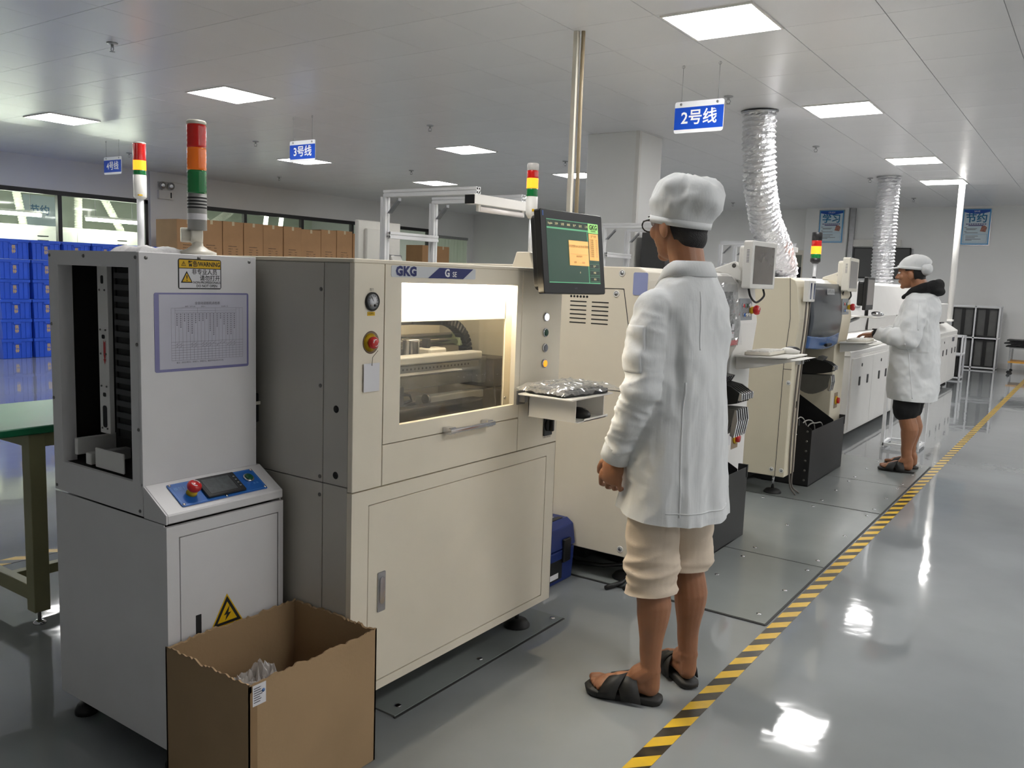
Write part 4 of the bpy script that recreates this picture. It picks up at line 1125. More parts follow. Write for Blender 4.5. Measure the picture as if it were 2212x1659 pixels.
# ------------------------------------------------------------------ open cardboard box
def card_mat(name, c):
    m = pm(name, rgb(*c), 0.75, var=0.09, scale=3, bump=0.06, bscale=90)
    return m
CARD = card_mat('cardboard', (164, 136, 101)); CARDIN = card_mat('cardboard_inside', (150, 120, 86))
bx0, bx1, by0, by1, bh = -1.955, -1.608, 1.255, 1.694, 0.398
cb = thing('cardboard_box', 'open brown cardboard box standing in front of the loading machine', 'box', ((bx0+bx1)/2, (by0+by1)/2, 0))
rg = random.Random(11)
def cwall(p0, p1, nrm_, name):
    """wall from p0 to p1 with a torn upper edge"""
    n = 48; t = 0.006; v = []; fs = []
    p0, p1, nv = Vector(p0), Vector(p1), Vector(nrm_)
    for i in range(n+1):
        p = p0.lerp(p1, i/n); top = bh+0.006*noise.noise((i/n*12, p0.x*9, p0.y*7))+rg.uniform(-1, 1)*0.0035
        wob = nv*0.0
        for a in (0, t):
            v.append(p-nv*a+Vector((0,0,0.001))); v.append(p-nv*a+wob*0.5+Vector((0,0,bh*0.55))); v.append(p-nv*a+wob+Vector((0,0,top-(0.002 if a else 0))))
    for i in range(n):
        a, c = i*6, (i+1)*6
        for k in (0, 1): fs.append((a+k, c+k, c+k+1, a+k+1)); fs.append((a+3+k, a+4+k, c+4+k, c+3+k))
        fs.append((a+2, c+2, c+5, a+5)); fs.append((a, a+3, c+3, c))
    fs += [(0,1,2,5,4,3), tuple(n*6+k for k in (3,4,5,2,1,0))]
    return B().add(v, fs).build(name, CARD, cb)
cwall((bx1, by0, 0), (bx1, by1, 0), (1,0,0), 'box_wall'); cwall((bx0, by1, 0), (bx0, by0, 0), (-1,0,0), 'box_wall')
cwall((bx0, by0, 0), (bx1, by0, 0), (0,-1,0), 'box_wall'); cwall((bx1, by1, 0), (bx0, by1, 0), (0,1,0), 'box_wall')
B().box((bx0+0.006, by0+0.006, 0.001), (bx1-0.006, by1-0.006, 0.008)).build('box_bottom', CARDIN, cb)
lb_ = rect(FX(by0+0.026, bh-0.034, bx1), -0.018, 0.022, -0.024, 0.030, 0.0012).build('shipping_label', PAPER, cb)
bb = B()
for k in range(7): bb.add([FX(by0+0.026, bh-0.034, bx1) @ Vector(p) for p in ((-.015,.02-.006*k,.0016),(.002+.014*rg.random(),.02-.006*k,.0016),(.002+.01*rg.random(),.0225-.006*k,.0016),(-.015,.0225-.006*k,.0016))], [(0,1,2,3)])
bb.build('label_print', INKGREY, lb_)
B().lathe([(0.005, 0), (0, 0.0002)], FX(by0+0.04, bh-0.025, bx1+0.0016) @ Vector((0,0,0)), (1,0,0), 12).build('label_dot', pm('label_blue', rgb(90, 130, 190), 0.5), lb_)
B().box((bx1-0.01, by0+0.001, 0.02), (bx1+0.0008, by0+0.022, bh-0.02)).build('tape_strip', pm('brown_tape', rgb(140, 112, 78), 0.35), cb)
# plastic bag inside
bg = B(); n = 34
for j in range(n+1):
    for i in range(n):
        a = 2*math.pi*i/n; th = math.pi*0.5*j/n
        r = 0.135*math.sin(th)*(1+0.22*noise.noise((math.cos(a)*2.2, math.sin(a)*2.2, j*0.12)))
        zz = 0.10+0.20*math.cos(th)*(1+0.22*noise.noise((math.cos(a)*3, math.sin(a)*3, j*0.3+5)))+0.03*abs(noise.noise((a*2, j*0.4, 9)))
        bg.v.append((-1.76+r*math.cos(a)*0.85, 1.40+r*math.sin(a), max(zz*1.08, 0.02)))
for j in range(n):
    for i in range(n):
        k = (i+1) % n; bg.f.append((j*n+i, j*n+k, (j+1)*n+k, (j+1)*n+i)); bg.sm.append(False)
bgo = bg.build('plastic_bag', glassmat('milky_bag', (0.86, 0.83, 0.80, 1), 0.6, 0.25, 0.45))
tag(bgo, 'crumpled translucent plastic bag inside the cardboard box', 'bag')

# ------------------------------------------------------------------ green topped workbench
GREEN = pm('green_mat', rgb(20, 112, 76), 0.35, var=0.06, coat=0.2)
OLIVE = pm('bench_frame_paint', rgb(150, 147, 110), 0.45, var=0.05)
wb = thing('workbench', 'workbench with green top and olive steel frame at the left edge', 'workbench', (-3.3, 2.0, 0))
B().prism(rrect(0.62, 1.0, 0.02, 3, -3.555, 1.925), 'z', 0.755, 0.785).build('bench_top', GREEN, wb, 0.004)
for x, y in ((-3.29, 1.575), (-3.29, 2.30), (-3.81, 1.575), (-3.81, 2.30)):
    B().box((x-0.03, y-0.03, 0.055), (x+0.03, y+0.03, 0.754)).build('leg', OLIVE, wb, 0.002)
    f = B().lathe([(0.024, 0), (0.024, 0.006), (0.012, 0.014), (0, 0.014)], (x, y, 0), n=16).build('foot', CHROME, wb)
    B().cyl((x, y, 0.01), (x, y, 0.056), 0.007, n=8).build('stem', SCREWM, f)
for a, c in (((-3.78, 1.555, 0.09), (-3.32, 1.595, 0.15)), ((-3.78, 2.28, 0.09), (-3.32, 2.32, 0.15)), ((-3.57, 1.596, 0.10), (-3.53, 2.279, 0.14)), ((-3.78, 1.555, 0.70), (-3.32, 1.595, 0.753)), ((-3.31, 1.606, 0.70), (-3.27, 2.27, 0.753)), ((-3.83, 1.606, 0.70), (-3.79, 2.27, 0.753))):
    B().box(a, c).build('rail', OLIVE, wb, 0.002)

# ------------------------------------------------------------------ blue toolbox between printer and first mounter
TBL = pm('toolbox_blue', rgb(30, 48, 108), 0.4, var=0.05)
tb = thing('toolbox', 'dark blue plastic toolbox on the floor between the printer and first mounter', 'toolbox', (-2.05, 3.2, 0))
ty0, ty1, tx0, tx1 = 2.98, 3.40, -2.22, -1.95
B().prism([(tx0+0.01, 0.0), (tx1-0.01, 0.0), (tx1, 0.16), (tx0, 0.16)], 'y', ty0+0.01, ty1-0.01).build('base', TBL, tb, 0.006, 2)
B().prism([(tx0, 0.163), (tx1, 0.163), (tx1-0.015, 0.262), (tx1-0.05, 0.285), (tx0+0.05, 0.285), (tx0+0.015, 0.262)], 'y', ty0, ty1).build('lid', TBL, tb, 0.008, 2)
for yy in (3.07, 3.31):
    B().box((tx1-0.004, yy-0.03, 0.10), (tx1+0.012, yy+0.03, 0.21)).build('latch', BLACK, tb, 0.004)
B().box((tx1-0.03, 3.1, 0.02), (tx1-0.002, 3.29, 0.12)).build('tray_front', BLACK, tb, 0.004)
rect(FX(3.19, 0.045, tx1), -0.06, 0.06, -0.012, 0.014, 0.001).build('label', PAPER, tb)
B().box((-2.03, 3.08, 0.2848), (-2.005, 3.36, 0.2875)).build('lid_organiser', BLACK, tb)
pa = tag(B().box((-2.16, 3.05, 0.2856), (-2.04, 3.34, 0.2866)).build('paper_sheet', PAPER), 'white paper sheet lying on the blue toolbox', 'paper')
# ------------------------------------------------------------------ component mounters
def seam(b, pts, w=0.0035, y=None, x=None, d=0.001):
    """thin groove line on a face of constant y (x,z points) or constant x (y,z points)"""
    for (a0, a1), (c0, c1) in zip(pts[:-1], pts[1:]):
        v = Vector((c0-a0, c1-a1)); n = Vector((-v.y, v.x)).normalized()*w/2
        q = [(a0+n.x, a1+n.y), (a0-n.x, a1-n.y), (c0-n.x, c1-n.y), (c0+n.x, c1+n.y)]
        if y is not None: b.prism(q, 'y', y-d, y+0.001)
        else: b.prism(q, 'x', x-0.001, x+d)
    return b
FRP = [(-1.645, 0.145), (-1.645, 0.95), (-1.62, 1.2), (-1.648, 1.41), (-1.665, 1.45), (-1.70, 1.468)]   # front profile x, z
def fx_at(z):
    for (a, za), (c, zc_) in zip(FRP[:-1], FRP[1:]):
        if za <= z <= zc_: return a+(c-a)*(z-za)/(zc_-za)
    return -1.66
def mounter(y0, lab, paint, style):
    t = thing('component_mounter', lab, 'machine', (-2.4, y0+0.69, 0), 'component mounters')
    ys, yw, ye = y0+(0.28 if style == 'silver' else 0.225), y0+1.05, y0+1.37
    BKX = -3.25
    full = FRP+[(BKX, 1.468), (BKX, 0.145)]
    # left end body, right column and rear body
    B().prism(full, 'y', y0, ys).build('end_housing', paint, t, 0.004)
    col = B().prism(full, 'y', yw, ye).build('control_column', PAINT_W if style == 'silver' else paint, t, 0.004)
    B().box((BKX, ys, 0.145), (-2.02, yw, 1.468)).build('rear_body', paint, t)
    B().prism([(-2.02, 1.40), (-1.72, 1.40), (-1.70, 1.44), (-1.74, 1.468), (-2.02, 1.468)], 'y', ys, yw).build('top_hood', PAINT_W, t, 0.003)
    B().box((-2.02, ys, 0.70), (-1.98, yw, 1.4)).build('bay_back', DARK, t)
    B().box((-2.02, ys+0.002, 0.145), (-1.955, yw-0.002, 0.70)).build('lower_front', paint, t, 0.003)
    # cover with window
    zc = [1.445, 1.40, 1.2, 1.06, 1.0]
    xo = [-1.675, -1.645, -1.605, -1.60, -1.64]
    b = B(); v = []
    if style == 'silver':
        sect = [(-1.665, 1.45), (-1.632, 1.41), (-1.60, 1.2), (-1.606, 1.085)]
        b = B()
        b.prism(sect+[(-1.63, 1.085), (-1.63, 1.2), (-1.665, 1.40)], 'y', ys+0.004, ys+0.09)
        b.prism(sect+[(-1.63, 1.085), (-1.63, 1.2), (-1.665, 1.40)], 'y', yw-0.09, yw-0.004)
        b.prism([(-1.665, 1.45), (-1.632, 1.41), (-1.625, 1.36), (-1.645, 1.36), (-1.68, 1.43)], 'y', ys+0.09, yw-0.09)
        b.prism([(-1.6055, 1.12), (-1.606, 1.085), (-1.63, 1.085), (-1.625, 1.12)], 'y', ys+0.09, yw-0.09)
        cv = b.build('cover', pm('silver_cover', rgb(150, 150, 148), 0.3, 0.5, var=0.04, coat=0.5), t)
        wg = B().prism([(-1.6245, 1.37), (-1.599, 1.2), (-1.605, 1.11), (-1.612, 1.11), (-1.607, 1.2), (-1.634, 1.37)], 'y', ys+0.085, yw-0.085).build('cover_window', pm('dark_window', rgb(40, 42, 44), 0.1, var=0.15, scale=6, coat=0.8), cv)
        mh = frameM((-1.6085, yw-0.2, 1.325), (0,1,0), (-0.15,0,1))
        text('Hanwha', 0.06, mh @ Matrix.Translation((0,0,0.006)), pm('grey_letter', rgb(120, 122, 124), 0.4), wg)
        B().prism([(-1.6035, 1.115), (-1.604, 1.088), (-1.6055, 1.088), (-1.6055, 1.115)], 'y', ys+0.05, yw-0.02).build('red_strip', pm('red_strip', rgb(190, 40, 44), 0.4), cv)
        for zz, m_ in ((1.185, PAPER), (1.145, PAPER)):
            rect(frameM((-1.598, yw-0.12, zz), (0,1,0), (0.05,0,1)), -0.02, 0.02, -0.017, 0.017, 0.001).build('sticker', m_, cv)
        rect(frameM((-1.5975, yw-0.12, 1.155), (0,1,0), (0.05,0,1)), -0.012, 0.012, -0.003, 0.003, 0.001).build('sticker_mark', REDP, cv)
        # protective film with glints
        film = crumple(0, 0.33, 0, yw-ys-0.02, 0.0, 0.004, 26, glassmat('clear_film', (0.95, 0.95, 0.95, 1), 0.03, 0.08, 0.5), 'protective_film', cv,
                       frameM((-1.585, ys+0.01, 1.09), (-0.1, 0, 1.0), (0, 1, 0)) , 6, 0.0)
        # underside lip
        B().prism([(-1.63, 1.084), (-1.61, 1.084), (-1.66, 0.99), (-1.72, 0.985), (-1.72, 1.02)], 'y', ys+0.01, yw-0.01).build('cover_lip', PAINT_SHADED, t, 0.003)
    else:
        SM = pm('smoked_cover', rgb(52, 58, 66), 0.28, var=0.25, scale=2.5, coat=0.25)
        BC = pm('blue_cover', rgb(52, 92, 148), 0.25, var=0.05, coat=0.3)
        rows = 9; v = []
        def P(u, z, dx=0.0):
            return (fx_at(z)+0.012+0.02*math.sin(math.pi*u)+dx, ys+0.006+(yw-ys-0.012)*u, z)
        n = 14
        def sheet(zlo, zhi):
            bb = B(); m_ = 8; vv = []
            for j in range(m_+1):
                for i in range(n+1):
                    u = i/n; z = zlo(u)+(zhi(u)-zlo(u))*j/m_
                    vv.append(P(u, z))
            off = len(vv)
            vv += [(p[0]-0.012, p[1], p[2]) for p in vv]
            ff = []
            for j in range(m_):
                for i in range(n):
                    a = j*(n+1)+i; ff.append((a, a+1, a+n+2, a+n+1)); ff.append((off+a, off+a+n+1, off+a+n+2, off+a+1))
            edge = [i for i in range(n+1)]+[(j+1)*(n+1)+n for j in range(m_)]+[m_*(n+1)+i for i in range(n-1, -1, -1)]+[j*(n+1) for j in range(m_-1, 0, -1)]
            for k in range(len(edge)):
                a, c = edge[k], edge[(k+1) % len(edge)]; ff.append((a, off+a, off+c, c))
            return bb.add(vv, ff, True)
        mid = lambda u: 1.085-0.02*math.sin(math.pi*u)+0.0*u
        low = lambda u: 1.0-0.02*math.sin(math.pi*u)
        cv = sheet(mid, lambda u: 1.44).build('cover_window', SM, t)
        cb_ = sheet(low, mid).build('cover_base', BC, t)
        B().box((-1.60, ys+0.34, 1.0), (-1.575, ys+0.46, 1.02)).build('cover_handle', BLACK, cb_, 0.005)
        text('SAMSUNG', 0.042, frameM((-1.606, ys+0.44, 1.385), (0,1,0), (-0.1,0,1)), pm('grey_letter', rgb(120, 122, 124), 0.4), cv)
        rect(frameM((-1.6075, ys+0.44, 1.385), (0,1,0), (-0.1,0,1)), -0.1, 0.1, -0.02, 0.02).build('name_plate', pm('plate_pale', rgb(196, 198, 200), 0.4), cv)
    # end panel details (-Y face)
    b = B()
    seam(b, [(-1.70, 1.466), (-1.68, 1.2), (-1.70, 0.9), (-1.705, 0.147)] if style != 'silver' else [(-2.9, 1.37), (-1.768, 1.37), (-1.735, 1.2), (-1.715, 0.91), (-3.2, 0.91)], y=y0)
    if style != 'silver':
        seam(b, [(-1.70, 0.87), (-1.646, 0.87)], y=y0)
    b.build('panel_seam', GASKET, t)
    if style == 'silver':
        for cx_ in (-2.0, -1.885):
            for k in range(6):
                plate(FY(cx_, 1.305-0.0195*k, y0), 0.088, 0.0055, 0.0006, 0.0027, DARK, 'vent_slot', t)
        for k in range(6): B().lathe([(0.006, 0), (0.006, 0.0006), (0, 0.0006)], (-2.04+0.017*k, y0, 1.328), (0,-1,0), 10).build('vent_hole', DARK, t)
        bdg = plate(FY(-1.688, 1.395, y0), 0.070, 0.10, 0.002, 0.008, pm('badge_blue', rgb(150, 158, 200), 0.3), 'badge', t)
    for x, z in (((-1.781, 1.44), (-1.805, 1.347), (-1.72, 0.18), (-2.3, 1.44)) if style == 'silver' else ((-1.73, 0.19), (-1.665, 0.19), (-1.74, 0.93), (-1.66, 0.78))):
        o = B().lathe([(0.016, 0), (0.015, 0.002), (0.011, 0.0025), (0.010, 0.001)], (x, y0, z), (0,-1,0), 16).build('panel_lock', WPLAST, t)
        B().lathe([(0.009, 0.0), (0.009, 0.003), (0, 0.003)], (x, y0, z), (0,-1,0), 12).build('lock_bolt', STEEL, o)
    # control panel
    zp = 1.27; mp = frameM((fx_at(zp)+0.001, (yw+ye)/2-0.02, zp), (0,1,0), (-0.06,0,1))
    cpn = plate(mp, 0.19, 0.13, 0.003, 0.003, pm('panel_grey', rgb(140, 144, 148), 0.4), 'control_panel', col)
    na = mp.to_3x3() @ Vector((0,0,1))
    for i, m_ in enumerate((REDP, GRNP, WPLAST)):
        button(mp @ Vector((-0.05+0.05*i, 0.025, 0.003)), na, cpn, m_, 0.011, name='push_button')
    for i, m_ in enumerate((BLUEP, WPLAST, WPLAST)):
        button(mp @ Vector((-0.04+0.04*i, -0.025, 0.003)), na, cpn, m_, 0.010, name='push_button')
    estop(mp @ Vector((0.07, 0.0, 0.003)), na, cpn, 1.3)
    # rotary main switch
    s2 = plate(FX((yw+ye)/2-0.01, 0.55, fx_at(0.55)), 0.10, 0.12, 0.002, 0.002, pm('switch_recess', rgb(150, 132, 110), 0.5), 'main_switch', col)
    B().lathe([(0.034, 0.002), (0.032, 0.012), (0, 0.013)], (fx_at(0.55), (yw+ye)/2-0.01, 0.55), (1,0,0), 20).build('ring', YELP, s2)
    B().lathe([(0.024, 0.012), (0.022, 0.03), (0, 0.031)], (fx_at(0.55), (yw+ye)/2-0.01, 0.55), (1,0,0), 20).build('knob', REDP, s2)
    rect(FX((yw+ye)/2-0.095, 0.55, fx_at(0.55)), -0.018, 0.018, -0.03, 0.03, 0.001).build('notice', PAPER, s2)
    for x, y in ((-1.75, y0+0.12), (-1.75, ye-0.12), (-3.1, y0+0.12), (-3.1, ye-0.12)):
        foot(x, y, 0.15, t, 0.06)
    B().box((-3.1, y0+0.1, 0.06), (-1.96, ye-0.1, 0.145)).build('plinth', BLACKM, t)
    return t
mA = mounter(3.41, 'cream component mounter with side vents and film-wrapped window, behind the near worker', PAINT, 'silver')
mB = mounter(5.60, 'cream component mounter with a smoked and blue curved cover, at centre right', PAINT_B, 'blue')

# plastic shelves with keyboards on the columns
def shelf(y, z, x1, owner, lab_k, lab_m, wide=0.36):
    b = B()
    b.prism([(-1.62, z), (x1, z+0.012), (x1, z+0.02), (-1.62, z+0.012)], 'y', y-wide/2, y+wide/2)
    b.prism([(-1.62, z-0.07), (-1.50, z-0.05), (x1+0.06, z+0.008), (-1.62, z)], 'y', y-wide/2+0.04, y+wide/2-0.04)
    b.build('keyboard_shelf', WPLAST, owner, 0.003)
    k = thing('keyboard', lab_k, 'keyboard', (-1.5, y, z+0.012))
    m = frameM((-1.50, y-0.02, z+0.0165), (0,1,0), (-1,0,-0.04))
    B().prism(rrect(0.28, 0.14, 0.008), 'z', 0.001, 0.018).xf(m).build('body', CREAMP, k, 0.002)
    bb = B()
    for i in range(11):
        for j in range(5): bb.cbox((-0.12+0.024*i, -0.05+0.025*j, 0.021), (0.019, 0.02, 0.008))
    bb.xf(m).build('keys', WPLAST, k)['kind'] = 'stuff'
    if lab_m:
        q = thing('mouse', lab_m, 'mouse', (-1.40, y+0.13, z+0.02))
        B().ell((-1.41, y+0.125, z+0.034), (0.055, 0.032, 0.022)).build('body', WPLAST, q)
        B().ell((-1.40, y+0.125, z+0.043), (0.044, 0.02, 0.018)).build('top_shell', BLACK, q)
shelf(4.62, 1.02, -1.33, mA, 'white keyboard on the shelf of the film-wrapped mounter', 'black and white mouse beside the white keyboard')
shelf(6.82, 1.0, -1.42, mB, 'cream keyboard under the hands of the far worker', None, 0.34)

# monitors on swing arms
def monitor(x, y, z, w, h, rz, lab, casem, pivot, screen=(96, 88, 80)):
    t = thing('monitor', lab, 'monitor', (x, y, z-h/2), 'mounter monitors')
    m = FX(y, z, x) @ Matrix.Rotation(rz, 4, 'Y')
    B().prism(rrect(w, h, 0.012), 'z', -0.05, 0.0).xf(m).build('case', casem, t, 0.003)
    B().prism(rrect(w*0.8, h*0.8, 0.02), 'z', -0.09, -0.048).xf(m).build('rear_case', casem, t, 0.006)
    s = rect(m, -w*0.41, w*0.41, -h*0.40, h*0.40, 0.0008).build('screen', pm('dark_screen_%d' % screen[0], rgb(*screen), 0.06, var=0.1, coat=0.6), t)
    bb = B()
    for k in range(9): bb.add([m @ Vector((-w/2-0.0006, h*0.3-0.008*k+dy, -0.03+dz)) for dy, dz in ((0,0),(0.003,0),(0.003,0.015),(0,0.015))], [(0,1,2,3)])
    bb.build('vents', INKGREY, t)
    p = Vector(pivot); q = m @ Vector((0, -h*0.25, -0.08))
    B().prism([(p.x-0.07, p.z-0.02), (p.x-0.03, p.z-0.02), (q.x+0.01, q.z-0.03), (q.x+0.01, q.z+0.03), (p.x+0.05, p.z+0.045), (p.x-0.07, p.z+0.0)], 'y', p.y-0.03, p.y+0.03).build('arm', casem, t, 0.006)
    p = Vector((p.x+0.05, p.y, p.z+0.02))
    B().lathe([(0.012, 0.031), (0, 0.034)], p, (0,-1,0), 12).build('pivot_bolt', SCREWM, t)
    e = m @ Vector((w*0.25, -h/2, -0.03))
    B().tube(spl([e, e+Vector((0,0.02,-0.04)), e+Vector((-0.02,-0.04,-0.075)), e+Vector((-0.03,-0.11,-0.045)), m @ Vector((-w*0.2, -h/2, -0.05))]), 0.006, 8).build('cable', CABLE, t)
    return t
monitor(-1.555, 4.635, 1.517, 0.335, 0.255, R_(-4), 'white monitor with a brownish reflection on the film-wrapped mounter', WPLAST, (-1.72, 4.52, 1.49))
monitor(-1.585, 6.79, 1.515, 0.40, 0.25, R_(4), 'small white monitor on the blue-covered mounter, left of the far worker', CREAMP, (-1.72, 6.72, 1.49))

# twin display units and cables on the second mounter
du = thing('display_unit', 'pair of narrow white display units hung on the blue-covered mounter', 'display', (-1.62, 5.76, 1.31))
for k, yy in enumerate((5.68, 5.755)):
    B().box((-1.622, yy-0.034, 1.315), (-1.585, yy+0.034, 1.455)).build('case', WPLAST, du, 0.004)
    rect(FX(yy+0.008, 1.387, -1.5845), -0.016, 0.016, -0.055, 0.05, 0.0).build('screen', pm('display_blue', rgb(60, 72, 110), 0.15, var=0.1), du)
    B().tube(spl([(-1.605, yy, 1.32), (-1.608, yy-0.01, 1.12), (-1.632, yy+0.012, 0.85), (-1.636, yy-0.005, 0.5), (-1.637, yy+0.008, 0.2), (-1.63, yy+0.03-0.04*k, 0.07), (-1.60, yy+0.06, 0.01)]), 0.006, 7).build('cable', CABLEG, du)
    B().box((-1.645, yy-0.016, 0.90), (-1.618, yy+0.016, 0.925)).build('cable_clip', STEEL, du)
for yy, zz in ((5.70, 0.60), (5.78, 0.47)):
    B().box((-1.645, yy+0.05, zz), (-1.638, yy+0.07, zz+0.045)).build('lock_tab', BLACK, du)

# ------------------------------------------------------------------ feeders
def feeder_proto(lab):
    t = thing('tape_feeder', lab, 'feeder', (0,0,0), 'tape feeders')
    B().prism([(-0.30, 0.70), (-0.05, 0.70), (0.06, 0.715), (0.14, 0.735), (0.15, 0.79), (0.10, 0.82), (0.02, 0.835), (-0.30, 0.86)], 'y', -0.009, 0.009).build('body', BLACK, t, 0.002)
    pts = [(-0.06+0.19*math.cos(a), 0.70+0.19*math.sin(a)) for a in np.linspace(math.pi*1.02, math.pi*1.88, 14)]+[(0.13, 0.70)]
    B().prism(pts, 'y', -0.010, 0.002).build('reel_guard', pm('reel_grey', rgb(98, 97, 92), 0.35, 0.2, var=0.1), t, 0.001)
    B().prism([(0.11, 0.56), (0.135, 0.55), (0.15, 0.64), (0.14, 0.70), (0.12, 0.70)], 'y', -0.006, 0.006).build('guard_edge', CHROME, t, 0.002)
    B().prism([(-0.02, 0.84), (0.04, 0.83), (0.06, 0.865), (0.0, 0.875)], 'y', -0.005, 0.005).build('lever', STEEL, t, 0.002)
    B().prism([(0.13, 0.745), (0.165, 0.75), (0.165, 0.785), (0.13, 0.80)], 'y', -0.007, 0.007).build('connector', CHROME, t, 0.003)
    return t
f0 = feeder_proto('black tape feeder nearest the control column of the film-wrapped mounter')
f0.location = (-1.66, 4.43, 0.06)
ordn = ['second', 'third', 'fourth', 'fifth', 'sixth']
for k in range(5): dup(f0, (-1.66, 4.43-0.032*(k+1), 0.06), 0, '%s black tape feeder from the control column of the film-wrapped mounter' % ordn[k])
for k, yy in enumerate((6.44, 6.40, 6.36)):
    ff = dup(f0, (-1.68, yy, 0.235), 0, ['black tape feeder nearest the control column of the blue-covered mounter', 'middle black tape feeder of the blue-covered mounter', 'third black tape feeder from the column of the blue-covered mounter'][k])
    ff.scale = (0.72, 1.0, 0.78)
# cover arcs over the feeders
for yy, ow in ((4.20, mA), (6.20, mB)):
    b = B(); sr = 1.0 if ow == mA else 0.7
    for k in range(4):
        b.prism([(-1.78+r*sr*math.cos(a), 0.80+0.05*(1-sr)*3+r*sr*math.sin(a)) for r, a in [(0.13, x) for x in np.linspace(2.6, 0.5, 10)]+[(0.118, x) for x in np.linspace(0.5, 2.6, 10)]], 'y', yy-0.05*k-0.012, yy-0.05*k+0.012)
    b.build('tape_guides', BLACKM, ow)

# ------------------------------------------------------------------ black waste bins
def bin_(x0, x1, y0, y1, h, lab, cables, yp=None):
    t = thing('waste_bin', lab, 'bin', ((x0+x1)/2, (y0+y1)/2, 0), 'black sheet metal waste bins')
    th = 0.004
    B().box((x1-th, y0, 0.006), (x1, yp or y1, h)).build('front_wall', BLACKM, t, 0.001)
    B().prism([(x0, 0.006), (x1-th, 0.006), (x1-th, h+0.01), (x0+0.06, h+0.18), (x0, h+0.18)], 'y', y0, y0+th).build('side_wall', BLACKM, t)
    B().prism([(x0, 0.006), (x1-th, 0.006), (x1-th, h+0.01), (x0+0.06, h+0.18), (x0, h+0.18)], 'y', y1-th, y1).build('side_wall', BLACKM, t)
    B().box((x0, y0+th, 0.006), (x0+th, y1-th, h+0.18)).build('rear_wall', BLACKM, t)
    B().box((x0, y0, 0.007), (x1, y1, 0.012)).build('bottom', BLACKM, t)
    for k in range(6): screw((x1-0.03, y0, 0.05+0.07*k), (0,-1,0), t, 0.008, SCREWM, 'rivet')
    for k in range(2): screw((x0+0.2+0.03*k, y0, h-0.04), (0,-1,0), t, 0.006, CHROME, 'rivet')
    y1 = yp or y1
    B().box((x1-0.05, y1-0.012, h-0.06), (x1+0.003, y1+0.002, h+0.012)).build('corner_plate', BLACKM, t)
    if cables:
        for k in range(3):
            cx_, cy_ = (x0+x1)/2+0.03*k, y0+0.14+0.10*k
            B().tube(spl([(cx_-0.05, cy_-0.1, 0.2), (cx_, cy_-0.06, h-0.02), (cx_+0.03, cy_+0.04, h+0.06-0.03*k), (cx_+0.05, cy_+0.15, h-0.03), (cx_+0.05, cy_+0.19, 0.15)]), 0.005, 7).build('tape_loop', pm('waste_tape', rgb(168, 166, 160), 0.4), t)
    return t
bin_(-1.93, -1.555, 3.70, 4.452, 0.40, 'black metal waste bin under the film-wrapped mounter, partly behind the near worker', False, 4.60)
bin_(-1.94, -1.605, 6.05, 6.642, 0.41, 'black metal waste bin with curled waste tape under the blue-covered mounter', True, 6.97)

# floor cables under the first mounter
fc = thing('floor_cable', 'black cables lying on the floor under the film-wrapped mounter', 'cable', (-1.75, 3.45, 0))
B().tube([(-2.3, 3.62, 0.06), (-2.0, 3.5, 0.035), (-1.85, 3.50, 0.05), (-1.72, 3.62, 0.06)], 0.011, 8).build('cable', CABLE, fc)
B().tube([(-1.70, 3.55, 0.05), (-1.71, 3.42, 0.02), (-1.745, 3.335, 0.012)], 0.011, 8).build('cable', CABLE, fc)
B().tube([(-1.66, 3.55, 0.05), (-1.66, 3.45, 0.02), (-1.675, 3.38, 0.012)], 0.011, 8).build('cable', CABLE, fc)

# ------------------------------------------------------------------ reflow oven and far line
ov = thing('reflow_oven', 'long white oven with sloped covers along the aisle behind the far worker', 'machine', (-2.5, 11.5, 0))
B().box((-3.2, 8.12, 0.08), (-1.86, 14.9, 0.80)).build('base_cabinet', PAINT_W, ov, 0.004)
B().prism([(-3.2, 0.80), (-1.86, 0.80), (-1.86, 0.84), (-2.06, 0.97), (-3.2, 0.97)], 'y', 8.10, 14.92).build('sloped_deck', PAINT_W, ov, 0.004)
for k in range(8):
    y0_, y1_ = 8.16+0.84*k, 8.16+0.84*(k+1)-0.012
    d = B().box((-1.86, y0_, 0.11), (-1.845, y1_, 0.775)).build('cabinet_door', PAINT_W, ov, 0.002)
    for yy in (y0_+0.30, y1_-0.2):
        plate(FX(yy, 0.55, -1.845), 0.055, 0.085, 0.006, 0.008, BLACK, 'door_latch', d, 0.002)
    B().lathe([(0.017, 0), (0.017, 0.004), (0, 0.004)], (-1.845, y0_+0.36, 0.70), (1,0,0), 14).build('door_lock', BLACK, d)
B().prism([(-3.1, 0.97), (-2.12, 0.97), (-2.10, 1.12), (-2.24, 1.47), (-2.32, 1.50), (-3.1, 1.50)], 'y', 8.2, 12.9).build('tunnel_hood', PAINT_W, ov, 0.012, 2)
bb = B()
for yy in (9.77, 11.33): bb.box((-2.115, yy-0.003, 0.98), (-2.09, yy+0.003, 1.12))
bb.build('hood_seam', GASKET, ov)
B().box((-2.16, 9.35, 1.22), (-2.135, 9.55, 1.235)).build('hood_handle', STEEL, ov)
B().box((-3.0, 12.95, 0.97), (-1.93, 14.2, 1.255)).build('outlet_housing', PAINT_W, ov, 0.012, 2)
B().box((-1.98, 13.3, 1.256), (-1.93, 13.4, 1.29)).build('stop_block', BLACK, ov, 0.004)
B().lathe([(0.02, 0), (0.02, 0.03), (0, 0.035)], (-2.02, 13.05, 1.255), n=14).build('red_cap', REDP, ov)
B().box((-2.95, 13.7, 1.256), (-2.72, 14.05, 1.5)).build('exhaust_box', PAINT_W, ov, 0.006)
rect(FX(14.4, 0.72, -1.844), -0.12, 0.12, -0.03, 0.03).build('notice', INKGREY, ov)
B().box((-1.97, 13.1, 1.0), (-1.94, 13.9, 1.04)).build('dark_gap', BLACK, ov)
